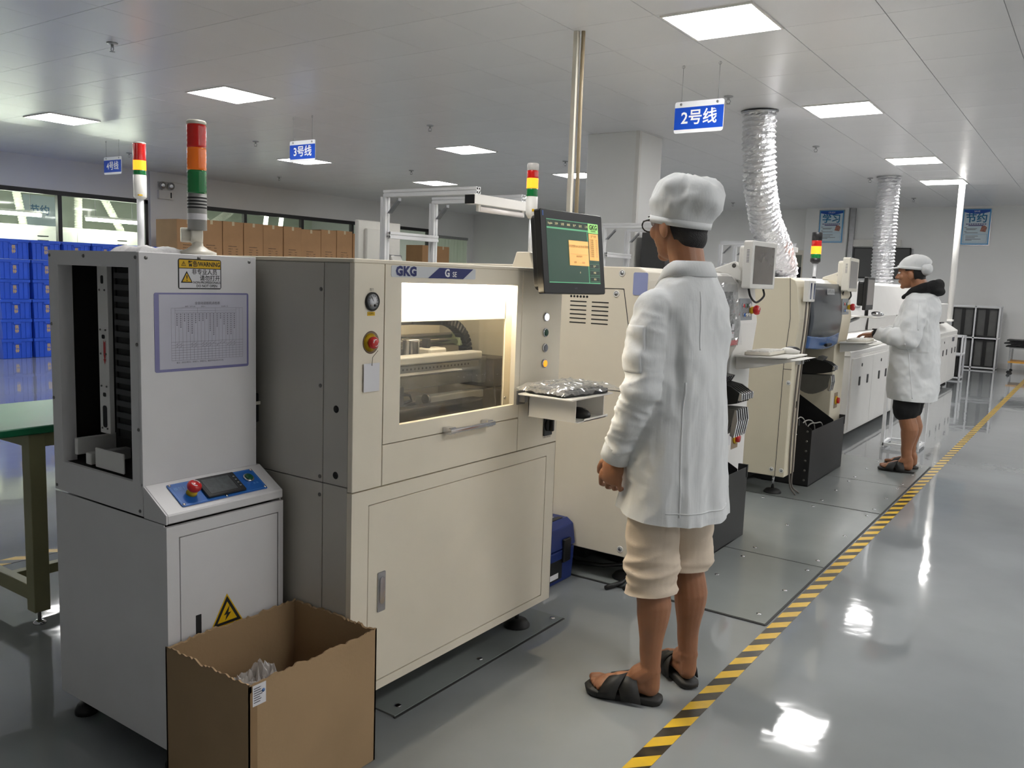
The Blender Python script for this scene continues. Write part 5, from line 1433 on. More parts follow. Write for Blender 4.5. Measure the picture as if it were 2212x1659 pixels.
pm_b = B()
pm_b.box((-2.0, 13.45, 0.972), (-1.9, 13.75, 0.99)); pm_b.build('service_port', BLACK, ov)
for x, y in ((-1.98, 8.3), (-1.98, 11.5), (-1.98, 14.7), (-3.0, 8.3), (-3.0, 14.7)): foot(x, y, 0.085, ov, 0.05)
# small white signal lamp stub on the far end (right of the far worker)
ws_ = thing('white_beacon', 'small white beacon lamp on the oven just right of the far worker', 'beacon', (-2.25, 12.6, 1.5))
B().lathe([(0.06, 0), (0.06, 0.02), (0.03, 0.05), (0.025, 0.12), (0.045, 0.14), (0.045, 0.28), (0.02, 0.3), (0, 0.3)], (-2.2, 13.1, 1.255), n=16).build('lamp', PAINT_W, ws_)
ws_.location = (-2.2, 13.1, 1.255); ws_.children[0].data.transform(Matrix.Translation(Vector((-2.25, 12.6, 1.5))-Vector((-2.2, 13.1, 1.255))))

tower(-2.55, 9.22, 1.50, (1.52, 1.685, 1.72, 1.765, 1.845, 1.905, 1.99), 0.052, 'black based signal tower glowing orange, right of the curved duct', 'black', pole_r=0.016)

# operator terminal of the oven: post, black monitor, keyboard arm
op = thing('oven_terminal', 'white post carrying the oven monitor, between mounter and oven', 'post', (-1.92, 7.75, 0))
B().cyl((-1.92, 7.75, 0.0), (-1.92, 7.75, 1.36), 0.05, n=18).build('post', PAINT_W, op)
B().lathe([(0.12, 0), (0.12, 0.012), (0.06, 0.02), (0, 0.02)], (-1.92, 7.75, 0), n=20).build('base', PAINT_W, op)
B().tube([(-1.90, 7.76, 1.10), (-1.84, 7.88, 1.13), (-1.80, 8.0, 1.16)], 0.016, 8).build('arm', STEEL, op)
B().box((-1.90, 7.9, 1.165), (-1.62, 8.25, 1.175)).build('tray', WPLAST, op, 0.003)
om = thing('monitor', 'black monitor on a white post left of the far worker', 'monitor', (-1.75, 8.12, 1.2), 'mounter monitors')
m_ = FX(8.12, 1.375, -1.74) @ Matrix.Rotation(R_(4), 4, 'Y')
B().prism(rrect(0.42, 0.29, 0.008), 'z', -0.03, 0).xf(m_).build('case', BLACK, om, 0.003)
B().prism(rrect(0.34, 0.22, 0.02), 'z', -0.085, -0.029).xf(m_).build('rear_case', BLACK, om, 0.01)
rect(m_, -0.185, 0.185, -0.10, 0.125, 0.001).build('screen', pm('brown_screen', rgb(98, 78, 66), 0.08, var=0.1, coat=0.5), om)
B().cyl((-1.76, 8.12, 1.178), (-1.76, 8.12, 1.25), 0.016, n=10).build('neck', BLACK, om)
om2 = thing('mouse', 'silver and black mouse on the tray below the black monitor', 'mouse', (-1.66, 8.1, 1.176))
B().ell((-1.665, 8.12, 1.196), (0.055, 0.035, 0.02)).build('body', CHROME, om2)
B().ell((-1.675, 8.12, 1.203), (0.045, 0.028, 0.018)).build('top_shell', BLACK, om2)

# magazine rack stand beside the far worker
def rack(x0, x1, y0, y1, h, zt, lab, nm='magazine_rack', cols=1, shelves=(0.02,), mag=None, group=None):
    t = thing(nm, lab, 'rack', ((x0+x1)/2, (y0+y1)/2, 0), group)
    s = 0.014
    for i in range(cols+1):
        x = x0+(x1-x0)*i/cols
        for y in (y0, y1): B().box((x-s, y-s, 0.0), (x+s, y+s, h)).build('post', ALU, t, 0.002)
    for z in list(shelves)+[h-0.02]:
        b = B()
        b.box((x0, y0-s, z), (x1, y0+s, z+0.025)).box((x0, y1-s, z), (x1, y1+s, z+0.025))
        for i in range(cols+1):
            x = x0+(x1-x0)*i/cols; b.box((x-s, y0, z), (x+s, y1, z+0.025))
        b.build('rail', ALU, t)
    if mag:
        for i in range(cols):
            xa, xb = x0+(x1-x0)*i/cols+0.02, x0+(x1-x0)*(i+1)/cols-0.02
            for za, zb in mag:
                b = B()
                b.box((xa, y0+0.0, za), (xa+0.02, y1, zb)).box((xb-0.02, y0, za), (xb, y1, zb)).box((xa, y0, za), (xb, y1, za+0.02)).box((xa, y0, zb-0.02), (xb, y1, zb))
                mo_ = b.build('magazine', BLACKM, t)
                B().box((xa+0.02, y0+0.04, za+0.02), (xb-0.02, y0+0.05, zb-0.02)).build('magazine_side', pm('mag_grey', rgb(96, 96, 94), 0.4, var=0.1), mo_)
                B().box(((xa+xb)/2-0.03, y0+0.01, za+0.02), ((xa+xb)/2+0.03, y0+0.03, zb-0.02)).build('magazine_rib', BLACK, mo_)
    return t
rack(-1.535, -1.245, 8.15, 8.47, 1.08, 0, 'slim aluminium magazine stand beside the legs of the far worker', 'magazine_stand', 1, (0.02, 0.48), [(0.51, 1.05)])
rack(-2.40, -1.60, 18.2, 18.6, 1.19, 0, 'black magazine rack with silver posts against the back wall', 'magazine_rack', 2, (0.02, 0.58), [(0.05, 0.56), (0.62, 1.15)])
rack(-2.05, -1.86, 15.6, 15.95, 0.72, 0, 'low grey stand at the far end of the oven', 'low_stand', 1, (0.02, 0.4), [(0.05, 0.38)])
# black trays on an orange trolley at the right edge
tl = thing('trolley', 'trolley with orange shelf at the right edge of the picture', 'trolley', (-1.1, 17.9, 0))
for x, y in ((-1.33, 17.7), (-1.33, 18.2), (-0.8, 17.7), (-0.8, 18.2)): B().box((x-0.015, y-0.015, 0.06), (x+0.015, y+0.015, 0.48)).build('post', STEEL, tl)
for x, y in ((-1.33, 17.7), (-1.33, 18.2), (-0.8, 17.7), (-0.8, 18.2)): B().lathe([(0.03, -0.012), (0.03, 0.012)], (x, y, 0.03), (0,1,0), 14).build('caster', RUBBER, tl)
B().box((-1.35, 17.68, 0.2), (-0.78, 18.22, 0.23)).build('shelf', pm('orange_shelf', rgb(206, 150, 60), 0.5), tl)
B().box((-1.35, 17.68, 0.46), (-0.78, 18.22, 0.48)).build('top_shelf', STEEL, tl)
for k in range(5):
    rz_ = [(-0.05, 0.03), (0.02, 0), (-0.08, 0.01), (0.0, 0.02), (-0.04, 0)][k]
    tag(B().box((-1.36+rz_[0], 17.7+rz_[1], 0.481+0.028*k), (-0.82+rz_[0], 18.15+rz_[1], 0.503+0.028*k)).build('black_tray', BLACK, None, 0.003),
        ['lowest', 'second lowest', 'middle', 'second highest', 'topmost'][k]+' black tray of the pile on the orange trolley', 'tray', 'black trays on the trolley')

# ------------------------------------------------------------------ inspection stations with aluminium frames
def profile(b, p0, p1, s=0.04):
    """grooved aluminium extrusion between two points along one axis"""
    p0, p1 = Vector(p0), Vector(p1); d = (p1-p0)
    ax = max(range(3), key=lambda i: abs(d[i])); lo_, hi = min(p0[ax], p1[ax]), max(p0[ax], p1[ax])
    u, w = [i for i in range(3) if i != ax]
    g_, h_ = s*0.11, s/2
    for du in (-1, 1):
        for dw in (-1, 1):
            a = [0]*3; c = [0]*3
            a[ax], c[ax] = lo_, hi
            a[u], c[u] = p0[u]+(g_ if du > 0 else -h_), p0[u]+(h_ if du > 0 else -g_)
            a[w], c[w] = p0[w]+(g_ if dw > 0 else -h_), p0[w]+(h_ if dw > 0 else -g_)
            b.box(a, c)
    a = [0]*3; c = [0]*3; a[ax], c[ax] = lo_, hi
    a[u], c[u] = p0[u]-h_*0.75, p0[u]+h_*0.75; a[w], c[w] = p0[w]-h_*0.75, p0[w]+h_*0.75
    b.box(a, c)
    return b
def station(y0, lab, arm=0.78, lamp=True):
    t = thing('inspection_station', lab, 'station', (-4.0, y0+0.26, 0), 'inspection stations with aluminium lamp frames')
    X0 = -4.02; y1 = y0+0.5; H = 1.93
    for y in (y0, y1):
        profile(B(), (X0, y, 0.02), (X0, y, H-0.02), 0.045).build('post', ALU, t)
        profile(B(), (X0, y, H-0.02+0.02), (X0+arm, y, H), 0.045).build('arm', ALU, t)
        B().prism([(X0+0.03, H-0.13), (X0+0.05, H-0.13), (X0+0.13, H-0.05), (X0+0.13, H-0.03)], 'y', y-0.014, y+0.014).build('corner_brace', STEEL, t)
    profile(B(), (X0+0.03, y0, 1.66), (X0+0.03, y1, 1.66), 0.045).build('cross_beam', ALU, t)
    b = B()
    for y in (y0, y1): b.box((X0-0.45, y-0.03, 0.86), (X0+0.05, y+0.03, 0.93))
    b.build('conveyor_rail', ALU, t)
    for y in (y0, y1):
        profile(B(), (X0-0.42, y, 0.02), (X0-0.42, y, 0.86), 0.045).build('post', ALU, t)
    if lamp:
        xl_ = X0+arm-0.02
        f = B().box((xl_-0.035, y0-0.06, H-0.085), (xl_+0.035, y1+0.06, H-0.024)).build('lamp_housing', PAINT_W, t, 0.003)
        B().box((xl_-0.036, y0-0.062, H-0.084), (xl_+0.036, y0-0.055, H-0.03)).build('housing_end', BLACK, f)
        B().cyl((xl_+0.01, y0+0.02, H-0.11), (xl_+0.01, y1-0.0, H-0.11), 0.018, n=14).build('lamp_tube', pm('unlit_tube', rgb(232, 226, 224), 0.25, coat=0.3), f)
        for y in (y0+0.02, y1): B().box((xl_-0.0, y-0.012, H-0.125), (xl_+0.02, y+0.012, H-0.084)).build('tube_holder', WPLAST, f)
    return t
station(4.25, 'nearest aluminium lamp frame station, seen above the printer')
station(7.27, 'second aluminium lamp frame station, seen between printer screen and near worker')
station(10.3, 'far aluminium lamp frame station, seen above the blue-covered mounter')
# dark cabinet behind the pillar foot
tag(B().box((-4.40, 8.86, 0.0), (-4.10, 9.3, 1.97)).build('dark_cabinet', pm('dark_grey_panel', rgb(70, 70, 70), 0.5), None, 0.004), 'dark grey cabinet standing beside the white pillar', 'cabinet')
tag(B().box((-4.09, 8.9, 0.0), (-3.85, 9.3, 1.62)).build('grey_cabinet', pm('mid_grey_panel', rgb(110, 110, 110), 0.5), None, 0.004), 'lower grey cabinet between the dark cabinet and the second station', 'cabinet')

# ------------------------------------------------------------------ line 3 machine parts seen over the printer
l3 = thing('line_machine', 'white machine of the next line, hidden behind the loading machine', 'machine', (-8.0, 5.0, 0))
B().box((-8.3, 4.72, 0.1), (-7.4, 5.9, 1.46)).build('body', PAINT_W, l3, 0.006)
B().box((-7.4, 4.8, 0.15), (-7.385, 5.82, 0.75)).build('front_door', PAINT_W, l3, 0.003)
for x, y in ((-8.2, 4.82), (-7.5, 4.82), (-8.2, 5.8), (-7.5, 5.8)): foot(x, y, 0.105, l3, 0.05)
tower(-8.0, 4.94, 1.46, (1.5, 2.07, 2.287, 2.333, 2.427, 2.59, 2.603), 0.062, 'signal tower with glowing amber segment beside the sign numbered 4', 'white', WPLAST, pole_r=0.034)
mb = thing('monitor', 'white monitor seen from behind, left of the aluminium lamp frame', 'monitor', (-4.9, 5.0, 1.4), 'mounter monitors')
zz0 = 1.52
B().box((-4.62, 4.56, 1.42), (-4.58, 5.02, 1.79)).build('case', WPLAST, mb, 0.006)
B().box((-4.58, 4.62, 1.46), (-4.55, 4.96, 1.73)).build('rear_case', WPLAST, mb, 0.006)
B().prism([(-4.56, 1.50), (-4.44, 1.42), (-4.42, 1.45), (-4.54, 1.62)], 'y', 4.80, 4.92).build('bracket', WPLAST, mb, 0.006)
B().lathe([(0.02, -0.07), (0.02, 0.07)], (-4.50, 4.86, 1.53), (0,1,0), 14).build('pivot', STEEL, mb)
l4 = thing('line_machine', 'white machine standing behind the printer under the monitor seen from behind', 'machine', (-4.9, 4.9, 0))
B().box((-5.9, 4.3, 0.1), (-4.53, 5.6, 1.418)).build('body', PAINT_W, l4, 0.006)
B().box((-4.53, 4.36, 0.15), (-4.52, 5.54, 0.75)).build('front_door', PAINT_W, l4, 0.003)
for x, y in ((-5.8, 4.4), (-4.6, 4.4), (-5.8, 5.5), (-4.6, 5.5)): foot(x, y, 0.105, l4, 0.05)
# ------------------------------------------------------------------ blue crates
CRATE = pm('crate_blue', rgb(36, 86, 210), 0.35, var=0.08, scale=5, bump=0.05, bscale=60)
GOLD = pm('gold_ink', rgb(206, 176, 110), 0.5, var=0.1)
cr0 = thing('plastic_crate', 'crate', 'crate', (0, 0, 0), 'stacked blue plastic crates')
cw, cd, chh = 0.425, 0.60, 0.283
b = B()
b.prism([(-cw/2+0.018, 0), (cw/2-0.018, 0), (cw/2-0.008, chh-0.04), (-cw/2+0.008, chh-0.04)], 'x', -cd+0.012, -0.012)
b.box((-cd, -cw/2, chh-0.045), (0.0, cw/2, chh-0.001))
b.build('body', CRATE, cr0, 0.003)
for y in (-0.192, -0.135, -0.062, 0.058, 0.125, 0.192): B().box((-0.013, y-0.005, 0.004), (-0.002, y+0.005, chh-0.045)).build('rib', CRATE, cr0)
B().box((-0.01, -0.055, chh-0.075), (0.006, 0.05, chh-0.04)).build('grip', CRATE, cr0, 0.004)
text('佩', 0.062, FX(0.0, 0.165, -0.0108), GOLD, cr0, bold=0.0012, sx=0.9)
text('特', 0.062, FX(0.0, 0.103, -0.0108), GOLD, cr0, bold=0.0012, sx=0.9)
rg = random.Random(5)
lv = ['bottom', 'second', 'third', 'fourth', 'fifth', 'top']; stk = ['leftmost', 'second', 'third', 'fourth', 'fifth', 'sixth']
first = True
for k in range(6):
    for j in range(6):
        lab = 'blue plastic crate, %s of the %s stack from the left' % (lv[j]+(' crate' if j in (0, 5) else ' from the floor'), stk[k]) if k else 'blue plastic crate, %s of the leftmost stack' % (lv[j]+(' crate' if j in (0, 5) else ' from the floor'))
        p = (-12.8+rg.uniform(-0.008, 0.008), 5.955+0.452*k+rg.uniform(-0.004, 0.004), 0.001+0.2845*j)
        if first:
            cr0.location = p; cr0['label'] = lab; first = False
        else: dup(cr0, p, 0, lab)

# ------------------------------------------------------------------ brown cartons
CART = card_mat('carton_brown', (160, 122, 84))
def carton_mesh(parent, w, d, h, printed):
    B().box((-d, -w/2, 0), (0, w/2, h)).build('carton_body', CART, parent, 0.006)
    if printed:
        bb = B(); r2 = random.Random(printed)
        def word(y, z, n, s=0.012):
            for i in range(n):
                yy = y+0.016*i
                bb.add([(0.0012, yy, z), (0.0012, yy+0.011, z), (0.0012, yy+0.011, z+s+r2.uniform(-.003, .003)), (0.0012, yy, z+s)], [(0,1,2,3)])
        z0 = 0.30
        word(-w*0.24, z0, 11, 0.014)
        for i in range(3):
            word(-w*0.24, z0-0.045*(i+1), 4); word(w*0.12, z0-0.045*(i+1), 3)
        word(-w*0.24, z0-0.045*4.3, 12, 0.015); word(-0.03, z0-0.045, 1)
        bb.build('printing', INKBROWN, parent)['kind'] = 'stuff'
        B().box((-0.05, -0.025, h-0.07), (0.0012, 0.025, h+0.001)).build('packing_tape', pm('clear_tape', rgb(196, 180, 150), 0.2, coat=0.5), parent)
edges = [8.55, 8.99, 9.44, 9.88, 10.315, 10.785, 11.225, 11.74, 12.16, 12.60, 13.04]
tops = [2.19, 2.215, 2.22, 2.222, 2.222, 2.222, 2.20, 2.225, 2.235, 2.20, 2.2]
ordc = ['first', 'second', 'third', 'fourth', 'fifth', 'sixth', 'seventh', 'eighth', 'ninth', 'tenth']
for k in range(10):
    w = edges[k+1]-edges[k]-0.012; y = (edges[k]+edges[k+1])/2; h = tops[k]/3-0.001
    for j in range(3):
        t = thing('carton', ['brown carton at floor level, %s column from the left', 'brown carton in the middle layer, %s column from the left', 'brown printed carton in the visible top row, %s from the left'][j] % ordc[k], 'carton', (0,0,0), 'stacked brown cartons')
        carton_mesh(t, w, 0.6, h-0.002, (k+1) if j == 2 else 0)
        t.location = (-12.8+rg.uniform(-0.02, 0.02), y, 0.001+h*j)
for k, y in enumerate((15.0, 15.5)):
    for j in range(3):
        t = thing('carton', ['brown carton at floor level behind the lamp frame, %s one', 'brown carton in the middle layer behind the lamp frame, %s one', 'brown printed top carton seen through the lamp frame, %s one'][j] % ('left', 'right')[k], 'carton', (0,0,0), 'stacked brown cartons')
        carton_mesh(t, 0.46, 0.5, 0.69, 21+k if j == 2 else 0)
        t.location = (-12.8, y, 0.001+0.692*j)

# ------------------------------------------------------------------ room behind the windows
TUBE = emis('tube_light', (0.97, 1.0, 0.90, 1), 48.0)
for k, (y0, y1) in enumerate(((4.6, 7.95), (8.75, 9.9))):
    t = thing('tube_lamp', ('left', 'right')[k]+' long glowing tube lamp behind the left window', 'lamp', (-16.0, (y0+y1)/2, 2.2), 'tube lamps in the next room')
    B().box((-16.03, y0, 2.26), (-15.97, y1, 2.30)).build('housing', PAINT_W, t)
    B().cyl((-16.0, y0+0.02, 2.23), (-16.0, y1-0.02, 2.23), 0.03, n=12).build('tube', TUBE, t)
    for yy in (y0+0.2, y1-0.2): B().cyl((-16.0, yy, 2.30), (-16.0, yy, CEIL), 0.006, n=6).build('hanger', STEEL, t)
nm = thing('next_room_machine', 'bright white long machine behind the left window', 'machine', (-16.8, 7.0, 0))
B().box((-17.4, 4.0, 0.0), (-16.3, 10.3, 2.06)).build('body', PAINT_W, nm, 0.01)
for k in range(4):
    B().box((-16.3, 4.1+1.55*k, 1.2), (-16.29, 5.55+1.55*k, 1.98)).build('door', PAINT_W, nm, 0.004)
    for zz in (1.78, 1.86): B().box((-16.29, 4.9+1.55*k, zz), (-16.285, 5.1+1.55*k, zz+0.02)).build('vent_slot', DARK, nm)
# frame and ducts there
WHOSE = pm('white_hose', rgb(226, 228, 214), 0.35, var=0.04)
for k, (p, q) in enumerate((((-16.9, 7.42, 3.1), (-16.9, 7.38, 2.075)), ((-16.9, 7.85, 3.1), (-16.9, 8.05, 2.075)), ((-16.9, 9.1, 3.1), (-16.9, 9.1, 2.075)), ((-16.9, 9.4, 3.1), (-16.9, 10.0, 2.075)))):
    duct([p, Vector(p).lerp(Vector(q), 0.5)+Vector((0.02, 0, 0)), q], 0.07, 16, ['leftmost', 'second', 'third', 'rightmost slanting'][k]+' white ribbed hose behind the left window', pitch=0.05, seed=k, nn=16, mat=WHOSE, group='white hoses in the next room')
for k, (p, q) in enumerate((((-16.5, 10.9, 3.1), (-16.5, 11.9, 2.3)), ((-16.8, 13.1, 3.1), (-16.8, 12.0, 2.3)))):
    duct([p, Vector(p).lerp(Vector(q), 0.5)+Vector((0, 0, -0.05)), q], 0.08, 16, ['left', 'right'][k]+' slanting white hose above the cartons behind the right window', pitch=0.05, seed=k+9, nn=16, mat=WHOSE, group='white hoses in the next room')
for k, yy in enumerate((13.3, 13.75)):
    t = thing('tube_lamp', ('left', 'right')[k]+' short upright glowing tube above the cartons behind the right window', 'lamp', (-16.5, yy, 1.9), 'tube lamps in the next room')
    B().cyl((-16.5, yy, 2.0), (-16.5, yy+0.12, 2.75), 0.05, n=12).build('tube', emis('tube_upright', (0.98, 1.0, 0.9, 1), 6.0), t)
    B().box((-16.56, yy-0.06+0.1, 2.74), (-16.44, yy+0.06+0.1, CEIL)).build('cap', PAINT_W, t)
po = thing('poster', 'poster on the far wall seen through the left window', 'poster', (-20.98, 10.4, 2.1), 'framed posters on the back wall')
B().box((-20.99, 10.0, 2.05), (-20.97, 10.75, 2.95)).build('sheet', pm('poster_pale', rgb(206, 222, 230), 0.4), po)
text('节约', 0.24, FX(10.37, 2.6, -20.965), pm('poster_teal', rgb(28, 112, 158), 0.4), po, bold=0.004)
# ------------------------------------------------------------------ people
def remesh(b, vox, smooth=3, fac=0.5):
    """fuse overlapping closed shapes into one continuous surface"""
    me = b.mesh('tmp'); o = bpy.data.objects.new('tmp', me); COL.objects.link(o)
    r = o.modifiers.new('r', 'REMESH'); r.mode = 'VOXEL'; r.voxel_size = vox
    if smooth:
        s = o.modifiers.new('s', 'SMOOTH'); s.iterations = smooth; s.factor = fac
    dg = bpy.context.evaluated_depsgraph_get()
    m2 = bpy.data.meshes.new_from_object(o.evaluated_get(dg))
    bpy.data.objects.remove(o); bpy.data.meshes.remove(me)
    return m2

def link_mesh(me, name, mat, parent, M_):
    me.transform(Matrix.Translation(-worg(parent)) @ M_)
    me.materials.clear(); me.materials.append(mat)
    me.polygons.foreach_set('use_smooth', [True]*len(me.polygons))
    o = bpy.data.objects.new(name, me); COL.objects.link(o); o.parent = parent
    return o

def limb(b, pts, rad, n=16, sub=4):
    """tapered limb through joints; rad holds r or (ra, rb, axis)"""
    P = [Vector(p) for p in pts]; pp = []; rr = []
    for i in range(len(P)-1):
        for k in range(sub):
            t = k/sub; t2 = t*t*(3-2*t)
            pp.append(P[i].lerp(P[i+1], t)); rr.append(rad[i]+(rad[i+1]-rad[i])*t2)
    pp.append(P[-1]); rr.append(rad[-1])
    b.tube(pp, rr, n)
    b.ell(P[0], (rad[0],)*3, n=12, m=8); b.ell(P[-1], (rad[-1],)*3, n=12, m=8)
    return b

def loft(b, secs, n=28, e=2.3):
    """stack of super-ellipse sections: (z, cx, cy, rx, ry)"""
    rs = []
    for z, cx, cy, rx, ry in secs:
        ring = []
        for i in range(n):
            a = 2*math.pi*i/n; c, s = math.cos(a), math.sin(a)
            ring.append((cx+rx*math.copysign(abs(c)**(2/e), c), cy+ry*math.copysign(abs(s)**(2/e), s), z))
        rs.append(ring)
    return b.rings(rs)

def head(b, H):
    R3 = H.to_3x3()
    def E(c, r, rot=None): b.ell(H @ Vector(c), r, R3 @ rot if rot else R3, 18, 12)
    E((-.012,0,.035), (.094,.076,.085)); E((.026,0,-.02), (.064,.064,.088)); E((.03,0,-.075), (.052,.047,.036))
    E((.066,0,-.094), (.020,.024,.018)); E((.074,0,.033), (.020,.050,.013)); E((.07,0,.06), (.02,.045,.03))
    for s in (-1, 1):
        E((.060,.038*s,-.02), (.026,.022,.026)); E((.093,.011*s,-.026), (.010,.008,.008))
        E((-.012,.081*s,-.018), (.023,.0115,.033), Matrix.Rotation(R_(-22*s), 3, 'Z') @ Matrix.Rotation(R_(14), 3, 'Y'))
        E((-.002,.074*s,-.018), (.013,.012,.02))
    limb(b, [H @ Vector(p) for p in ((.084,0,.022), (.096,0,.0), (.107,0,-.019))], [.009, .010, .0125], 10, 3)
    E((.087,0,-.048), (.011,.022,.0055)); E((.085,0,-.059), (.011,.019,.0065))

def hand(b, W, D, N, T, curl, s=1.0, spread=1.0, length=1.0):
    """W wrist, D finger direction, N back-of-hand normal, T thumb side; curl per joint in radians"""
    W, D, N = Vector(W), Vector(D).normalized(), Vector(N)
    N = (N-D*N.dot(D)).normalized(); S = Vector(T); S = (S-D*S.dot(D)-N*S.dot(N)).normalized()
    m = Matrix((D, S, N)).transposed()
    b.ell(W+D*0.045*s, (0.052*s, 0.038*s, 0.016*s), m, 16, 10)
    b.ell(W+D*0.075*s, (0.024*s, 0.040*s, 0.013*s), m, 16, 10)
    b.ell(W+D*0.03*s+S*0.022*s-N*0.006*s, (0.032*s, 0.016*s, 0.015*s), m, 12, 8)
    for k, (off, ln, r) in enumerate(((0.0325, 0.070, 0.0080), (0.0115, 0.080, 0.0084), (-0.0100, 0.074, 0.0080), (-0.0305, 0.058, 0.0072))):
        p = W+D*0.085*s+S*off*s*spread; d = (D+S*off*1.2*spread).normalized(); pts = [p-d*0.02*s, p]
        nn = N.copy()
        for j, f in enumerate((0.45, 0.32, 0.23)):
            a = curl[j]*(1+0.12*(k-1)); d2 = (d*math.cos(a)-nn*math.sin(a)); nn = (nn*math.cos(a)+d*math.sin(a)); d = d2
            p = p+d*ln*f*s*length; pts.append(p)
        limb(b, pts, [r*1.1*s, r*1.12*s, r*1.0*s, r*0.92*s, r*0.78*s], 10, 2)
    a = 0.75
    p = W+D*0.022*s+S*0.026*s-N*0.004*s; d = (D*math.cos(a)+S*math.sin(a)-N*0.25).normalized(); pts = [p]
    for f, tw in ((0.034, 0.0), (0.032, -0.35), (0.024, -0.35)):
        d = (d+D*-tw*0.8-S*-tw*0.5-N*curl[0]*0.3).normalized(); p = p+d*f*s; pts.append(p)
    limb(b, pts, [0.0125*s, 0.0115*s, 0.0105*s, 0.0085*s], 10, 2)

def foot_body(b, heel, toe, ank, s=1.0, inner=1):
    """foot from heel point to toe tip on the sole plane; inner=+1 when the big toe lies to the left of heel->toe"""
    h, t = Vector(heel), Vector(toe); d = (t-h).normalized(); L = (t-h).length; w = Vector((-d.y, d.x, 0))*inner
    m = Matrix((d, w, Vector((0,0,1)))).transposed()
    b.ell(h+d*0.035+Vector((0,0,0.030)), (0.036, 0.030, 0.032), m)
    limb(b, [h+d*0.03+Vector((0,0,0.035)), h+d*0.028+Vector((0,0,0.075)), Vector(ank)+Vector((0,0,0.03))], [0.031, 0.029, 0.030], 14, 4)
    limb(b, [h+d*0.04+Vector((0,0,0.032)), h+d*L*0.42+Vector((0,0,0.036)), h+d*L*0.70+Vector((0,0,0.024))], [0.030, 0.032, 0.026], 14, 3)
    b.ell(h+d*L*0.68+Vector((0,0,0.020)), (0.05, 0.043, 0.020), m)
    b.ell(h+d*L*0.38+Vector((0,0,0.040)), (0.075, 0.029, 0.030), m)
    limb(b, [Vector(ank), h+d*0.07+Vector((0,0,0.065)), h+d*L*0.36+Vector((0,0,0.046)), h+d*L*0.55+Vector((0,0,0.032))], [0.036, 0.036, 0.030, 0.024], 14, 4)
    for k, (o, ln, r) in enumerate(((0.028, 1.0, 0.0135), (0.009, 0.985, 0.0095), (-0.007, 0.95, 0.009), (-0.021, 0.91, 0.0085), (-0.033, 0.86, 0.0085))):
        a = h+d*L*0.72+w*o*0.95+Vector((0,0,0.018)); e = h+d*(L*ln-0.012)+w*o*1.05+Vector((0,0,r+0.002))
        limb(b, [a, a.lerp(e, 0.6)+Vector((0,0,0.004)), e], [r*1.1, r*1.05, r], 10, 2)

def slipper(heel, toe, inner, mat, parent, Mw, name='slipper'):
    h, t = Vector(heel), Vector(toe); d = (t-h).normalized(); L = (t-h).length+0.02; w = Vector((-d.y, d.x, 0))*inner
    h = h-d*0.012
    out = []
    prof = [(0,.0),(.02,.024),(.08,.034),(.2,.035),(.45,.033),(.65,.044),(.8,.05),(.9,.046),(.97,.03),(1.0,.0)]
    left = [(a*L, c+0.004*(a > .5)) for a, c in prof]; right = [(a*L*0.985, -c+0.003*(a > .5)) for a, c in prof[::-1]][1:-1]
    pts = left+right
    v = []
    for zz, k in ((0.0, 0.93), (0.006, 1.0), (0.018, 1.02), (0.024, 0.99)):
        v.append([h+d*((x-L*0.5)*k+L*0.5)+w*y*k+Vector((0,0,zz+0.012*max(0, (x/L-0.75))*1.2)) for x, y in pts])
    b = B().rings(v)
    sl = link_mesh(b.mesh('sole'), name, mat, parent, Mw)
    zt = 0.024
    def strap(x0, x1, wid, hi):
        """band from the outer edge at x0 over the instep to the inner edge at x1"""
        rs = []; n = 14
        for i in range(n+1):
            u = i/n; a = math.pi*u
            y = 0.051*math.cos(a); x = x0+(x1-x0)*u
            z = 0.012+(hi-0.012)*math.sin(a)**0.75
            c = h+d*x*L+w*(-y)+Vector((0,0,z)); nv = (w*(-math.cos(a))+Vector((0,0,math.sin(a)+0.05))).normalized()
            ww = d*wid*0.5-Vector((0,0,1))*wid*0.18*math.sin(a)
            rs.append([c-ww, c+ww, c+ww+nv*0.005, c-ww+nv*0.005])
        link_mesh(B().rings(rs).mesh('strap'), 'strap', mat, sl, Matrix.Identity(4) if False else Mw)
    strap(0.36, 0.64, 0.066, 0.083); strap(0.68, 0.42, 0.060, 0.079)
    return sl

SKIN = pm('skin', rgb(156, 108, 78), 0.45, var=0.08, scale=14, bump=0.06, bscale=250, sss=0.12)
HAIR = pm('black_hair', rgb(17, 15, 14), 0.55, var=0.2, scale=60, bump=0.5, bscale=300)
SLIP = pm('slipper_rubber', rgb(32, 31, 29), 0.55, var=0.1)
def coat_mat():
    m = pm('white_coat', rgb(217, 219, 219), 0.7, var=0.03, scale=6, bump=0.12, bscale=25)
    nt = m.node_tree; bs = nt.nodes['Principled BSDF']
    tc = nt.nodes.new('ShaderNodeTexCoord'); mp = nt.nodes.new('ShaderNodeMapping'); mp.inputs['Scale'].default_value = (1, 1, 0.05)
    wv = nt.nodes.new('ShaderNodeTexVoronoi'); wv.inputs['Scale'].default_value = 150
    nt.links.new(tc.outputs['Object'], mp.inputs[0]); nt.links.new(mp.outputs[0], wv.inputs['Vector'])
    old = bs.inputs['Normal'].links[0].from_node
    b2 = nt.nodes.new('ShaderNodeBump'); b2.inputs['Strength'].default_value = 0.12; b2.inputs['Distance'].default_value = 0.003
    nt.links.new(wv.outputs['Distance'], b2.inputs['Height']); nt.links.new(old.outputs['Normal'], b2.inputs['Normal'])
    nt.links.new(b2.outputs['Normal'], bs.inputs['Normal'])
    bs.inputs['Sheen Weight'].default_value = 0.15
    bs.inputs['Subsurface Weight'].default_value = 0.08
    bs.inputs['Subsurface Radius'].default_value = (0.02, 0.018, 0.016)
    return m
COAT = coat_mat()

